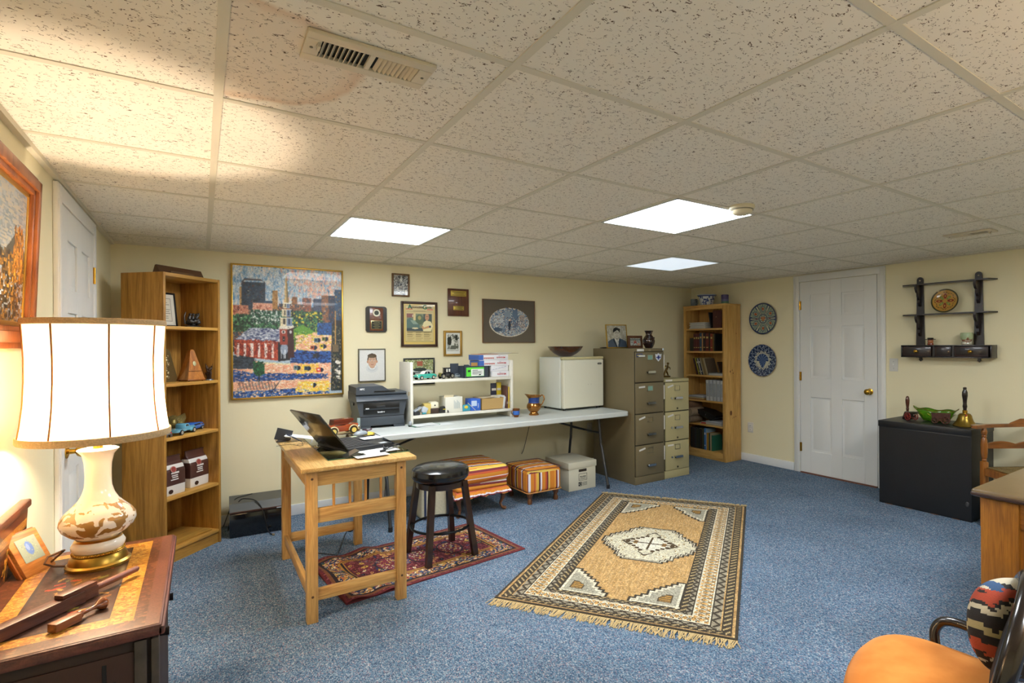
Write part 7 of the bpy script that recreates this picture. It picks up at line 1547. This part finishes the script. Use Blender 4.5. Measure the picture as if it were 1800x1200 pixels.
b.build('rush_seat', M('#8A7444', .8, noise=.5, nscale=110), t)
for (a, b_, rz_2) in (((0, 0), (s_, 0), 0), ((s_, 0), (s_, -s_), -PI / 2)):
    p = MB(); p.T = Matrix.Translation((a[0], a[1], 0)) @ Matrix.Rotation(rz_2, 4, 'Z')
    pts = [(.01, .565), (s_ - .01, .565), (s_ - .01, .590)] + [(s_ - .01 - (s_ / 2 - .02) * k / 8, .590 + .028 * math.sin(PI * (.15 + .75 * k / 8)) ) for k in range(1, 9)] + [(s_ / 2, .598)] + [(s_ / 2 - .01 - (s_ / 2 - .02) * k / 8, .590 + .028 * math.sin(PI * (.10 + .75 * (1 - (k / 8))))) for k in range(0, 8)] + [(.01, .590)]
    p.prism(pts, -.007, .007); p.build('shaped_splat', HNX, t)
pts = [(-.11, -.05), (-.05, .0), (.0, .015), (.12, .03), (.30, .045), (s_ - .02, .03), (s_ + .035, -.03), (s_ + .05, -.14), (s_ + .035, -.32), (s_ + .0, -.45), (s_ - .05, -.52)]
b = MB(); P_ = [Vector((x, y, .728)) for x, y in pts]
secs = []
for i, p in enumerate(P_):
    d = (P_[min(i + 1, len(P_) - 1)] - P_[max(i - 1, 0)]).normalized(); a = Vector((-d.y, d.x, 0)); w_ = .028 + (.014 if i in (1, 9) else 0) - (.012 if i in (0, 10) else 0)
    secs.append([tuple(p + a * w_ + Vector((0, 0, -.008))), tuple(p + a * w_ + Vector((0, 0, .008))), tuple(p - a * w_ + Vector((0, 0, .012))), tuple(p - a * w_ + Vector((0, 0, -.012)))])
b.loft(secs); b.build('arm_rail', HNX, t, 50)
b = MB(); secs = []
for i, (x, y) in enumerate([(.22, .042), (.30, .046), (.40, .042), (s_ + .01, -.0), (s_ + .045, -.10), (s_ + .045, -.2), (s_ + .035, -.30)]):
    hh = .0 + .035 * (1 if 0 < i < 6 else .15); secs.append([(x - .012, y - .012, .737), (x + .014, y + .014, .737), (x + .016, y + .016, .737 + hh), (x - .008, y - .008, .737 + hh)])
b.loft(secs); b.build('crest', HNX, t, 50)

# ================================================================== OAK DESK AT THE RIGHT
OD = wood('#744410', '#A86C20', 'Z', .4, 1.2); ODY = wood('#744410', '#A86C20', 'Y', .4, 1.2)
t = thing('oak_desk', 'golden oak desk with a brown top at the right edge', 'desk', (2.765, -.30, 0)); DL, DD = 1.35, 1.22
b = MB(); b.box(0, DL, 0, DD, .665, .700, .012, 4); b.build('desk_top', M('#6E5A3C', .35, noise=.12, nscale=20, coat=.2), t)
MB().box(-.002, DL + .002, -.002, DD + .002, .668, .688, .008, 3).build('dark_edge', M('#3A241A', .3, coat=.3), t)
MB().box(.035, .05, .03, DD - .03, .06, .66).build('end_backing', OD, t)
for y0, y1 in ((DD - .16, DD - .03), (.03, .16), (DD / 2 - .05, DD / 2 + .05)): MB().box(.016, .052, y0, y1, 0, .662, .003).build('end_stile', OD, t)
for y0, y1 in ((DD / 2 + .05, DD - .16), (.16, DD / 2 - .05)):
    MB().box(.026, .052, y0, y1, .56, .662, .002).build('end_rail', ODY, t); MB().box(.026, .052, y0, y1, .03, .12, .002).build('end_rail', ODY, t)
MB().box(.05, DL - .03, DD - .05, DD - .03, .03, .662, .002).build('back_panel', OD, t); MB().box(DL - .05, DL - .03, .03, DD - .03, 0, .662, .002).build('end_panel', OD, t)

# ================================================================== UPHOLSTERED CHAIR AND PILLOW
CH = (1.705, .595)                                   # seat centre
t = thing('orange_velvet_chair', 'dark wood balloon-back chair with orange velvet seat in the foreground', 'chair', (CH[0], CH[1], 0), math.radians(14))
n = 72
def seat_out(a, k=1):                                # front = +y, tapering to the back
    x, y = math.cos(a), math.sin(a); p = 4.2; r = (abs(x) ** p + abs(y) ** p) ** (-1 / p); X, Y = .245 * r * x, .225 * r * y
    X *= 1 + .14 * (Y / .225); Y += .045 * (1 - (X / .27) ** 2) * (Y > 0) * (Y / .225); Y *= 1 if Y > 0 else .62; return X * k, Y * k
secs = []
for k, z in ((.93, .285), (.985, .295), (1.0, .315), (1.0, .345), (.985, .365), (.94, .380), (.85, .392), (.70, .402), (.45, .410), (.15, .413)): secs.append([(*seat_out(2 * PI * j / n, k), z) for j in range(n)])
def velvet():
    m = bpy.data.materials.new('orange_velvet'); m.use_nodes = True; nt = m.node_tree; b = nt.nodes['Principled BSDF']
    n1 = nt.nodes.new('ShaderNodeTexNoise'); n1.inputs['Scale'].default_value = 9; n1.inputs['Detail'].default_value = 4; tc = nt.nodes.new('ShaderNodeTexCoord'); nt.links.new(tc.outputs['Object'], n1.inputs['Vector'])
    r = nt.nodes.new('ShaderNodeValToRGB'); r.color_ramp.elements[0].position = .35; r.color_ramp.elements[0].color = (*lin('#D87C1E'), 1); r.color_ramp.elements[1].position = .65; r.color_ramp.elements[1].color = (*lin('#EA943A'), 1)
    nt.links.new(n1.outputs['Fac'], r.inputs[0]); nt.links.new(r.outputs[0], b.inputs['Base Color']); b.inputs['Roughness'].default_value = .9; b.inputs['Sheen Weight'].default_value = .25; b.inputs['Sheen Tint'].default_value = (1, .8, .5, 1); return m
MB().loft(secs).build('seat', velvet(), t, 80)
CW = M('#1C120E', .22, coat=.5)
MB().loft([[(*seat_out(2 * PI * j / n, .97), z) for j in range(n)] for z in (.235, .30)]).build('seat_rail', CW, t, 60)
for x, y in ((-.235, .20), (.235, .20)): MB().tube([(x, y, .27), (x * 1.04, y * 1.05, .2), (x * .98, y, .08), (x * 1.05, y * 1.08, .01), (x * 1.06, y * 1.1, 0)], [.026, .022, .014, .017, .012], 14).build('front_leg', CW, t)
for x in (-.17, .17): MB().tube([(x, -.12, .28), (x * 1.02, -.16, .14), (x * 1.06, -.22, 0)], [.020, .016, .014], 12).build('rear_leg', CW, t)
b = MB(); pts = []
for k in range(41):
    a = -PI / 2 + 2 * PI * k / 40; pts.append((.03 + .215 * math.cos(a), -.065 - .08 * ((.22 * math.sin(a) + .22) / .44) ** 1.3, .520 + .19 * math.sin(a)))
b.tube(pts[:-1], .0225, 12, closed=True); b.build('balloon_back_frame', CW, t)
b = MB(); secs = []
for sc_, dy in ((.02, .035), (.4, .032), (.75, .022), (.93, .006)):
    secs.append([(.03 + .195 * sc_ * math.cos(a), -.065 - .08 * ((.2 * sc_ * math.sin(a) + .22) / .44) ** 1.3 + dy * .6, .520 + .17 * sc_ * math.sin(a)) for a in [2 * PI * k / 40 for k in range(40)]])
b.loft(secs); b.build('back_cushion', M('#1E1A1C', .9), t, 80)
for s2 in (-1, 1):
    MB().tube(smooth([(s2 * .215, -.09, .44), (s2 * .25, -.02, .452), (s2 * .275, .04, .448), (s2 * .285, .075, .430), (s2 * .275, .09, .395), (s2 * .255, .08, .34), (s2 * .245, .07, .29)]), .0145, 12).build('arm_loop', CW, t)
# kilim pillow
t = thing('kilim_pillow', 'kilim pillow with bold dark red cream and blue shapes on the orange chair', 'pillow', (1.862, .505, .542), rot=(Matrix.Rotation(math.radians(-20), 4, 'Z') @ Matrix.Rotation(math.radians(-10), 4, 'X') @ Matrix.Rotation(math.radians(12), 4, 'Y')).to_euler())
N_ = 84; vs, fs = [], []
def pil(u, v, s2):
    x, z = (u - .5) * 2, (v - .5) * 2; e = (1 - abs(x) ** 2.6) * (1 - abs(z) ** 2.6); th2 = .070 * max(e, 0) ** .55; pin_ = 1 - .05 * (1 - abs(x) ** 2) * abs(z) - 0
    return (x * .165 * (1 - .42 * z * z) ** .5, s2 * th2, z * (1 - .42 * x * x) ** .5 * .132)
for s2 in (-1, 1):
    for j in range(N_ + 1):
        for i in range(N_ + 1): vs.append(pil(i / N_, j / N_, s2))
o0 = (N_ + 1) ** 2
for s2 in (0, 1):
    for j in range(N_):
        for i in range(N_):
            a = s2 * o0 + j * (N_ + 1) + i; q = (a, a + 1, a + N_ + 2, a + N_ + 1); fs.append(q if s2 == 0 else q[::-1])
me = bpy.data.meshes.new('cover'); me.from_pydata(vs, [], fs); bm = bmesh.new(); bm.from_mesh(me); bmesh.ops.remove_doubles(bm, verts=bm.verts, dist=.0004); bm.to_mesh(me); bm.free(); me.polygons.foreach_set('use_smooth', [True] * len(me.polygons))
o = bpy.data.objects.new('cover', me); COL.objects.link(o); o.parent = t
def kilim(x, y, z):
    c = cc(len(x), '#2A2624'); u, v = (x + .145) / .29, (z + .135) / .27; s = np.floor(u * 26) / 26; w = np.floor(v * 26) / 26
    zig = np.abs(((s * 3.0) % 1) - .5) * .22
    for lo, hi, col in ((.93, 1.3, '#C8BFA8'), (.80, .90, '#A8452E'), (.70, .76, '#C2B79C'), (.50, .56, '#B0A274'), (.32, .42, '#B04E34'), (.26, .30, '#C8BFA8'), (.10, .16, '#36547A'), (.0, .05, '#A8452E')):
        m = (w + zig > lo) & (w + zig < hi); c[m] = cc(m.sum(), col)
    for (a0, b0, r0, col) in ((.25, .62, .11, '#B8AA6E'), (.25, .62, .05, '#2A2624'), (.62, .62, .11, '#B8AA6E'), (.62, .62, .05, '#A8452E'), (.45, .20, .10, '#B0A274'), (.45, .2, .05, '#36547A'), (.12, .22, .10, '#C05A3A'), (.12, .22, .045, '#C8BFA8'), (.85, .25, .11, '#C8BFA8'), (.85, .25, .05, '#A8452E'), (.9, .66, .1, '#36547A'), (.1, .88, .08, '#36547A'), (.5, .9, .09, '#36547A'), (.8, .95, .07, '#A8452E')):
        m = (np.abs(s - a0) + np.abs(w - b0)) < r0; c[m] = cc(m.sum(), col)
    return c
paint(o, kilim, .9, bump=.4)
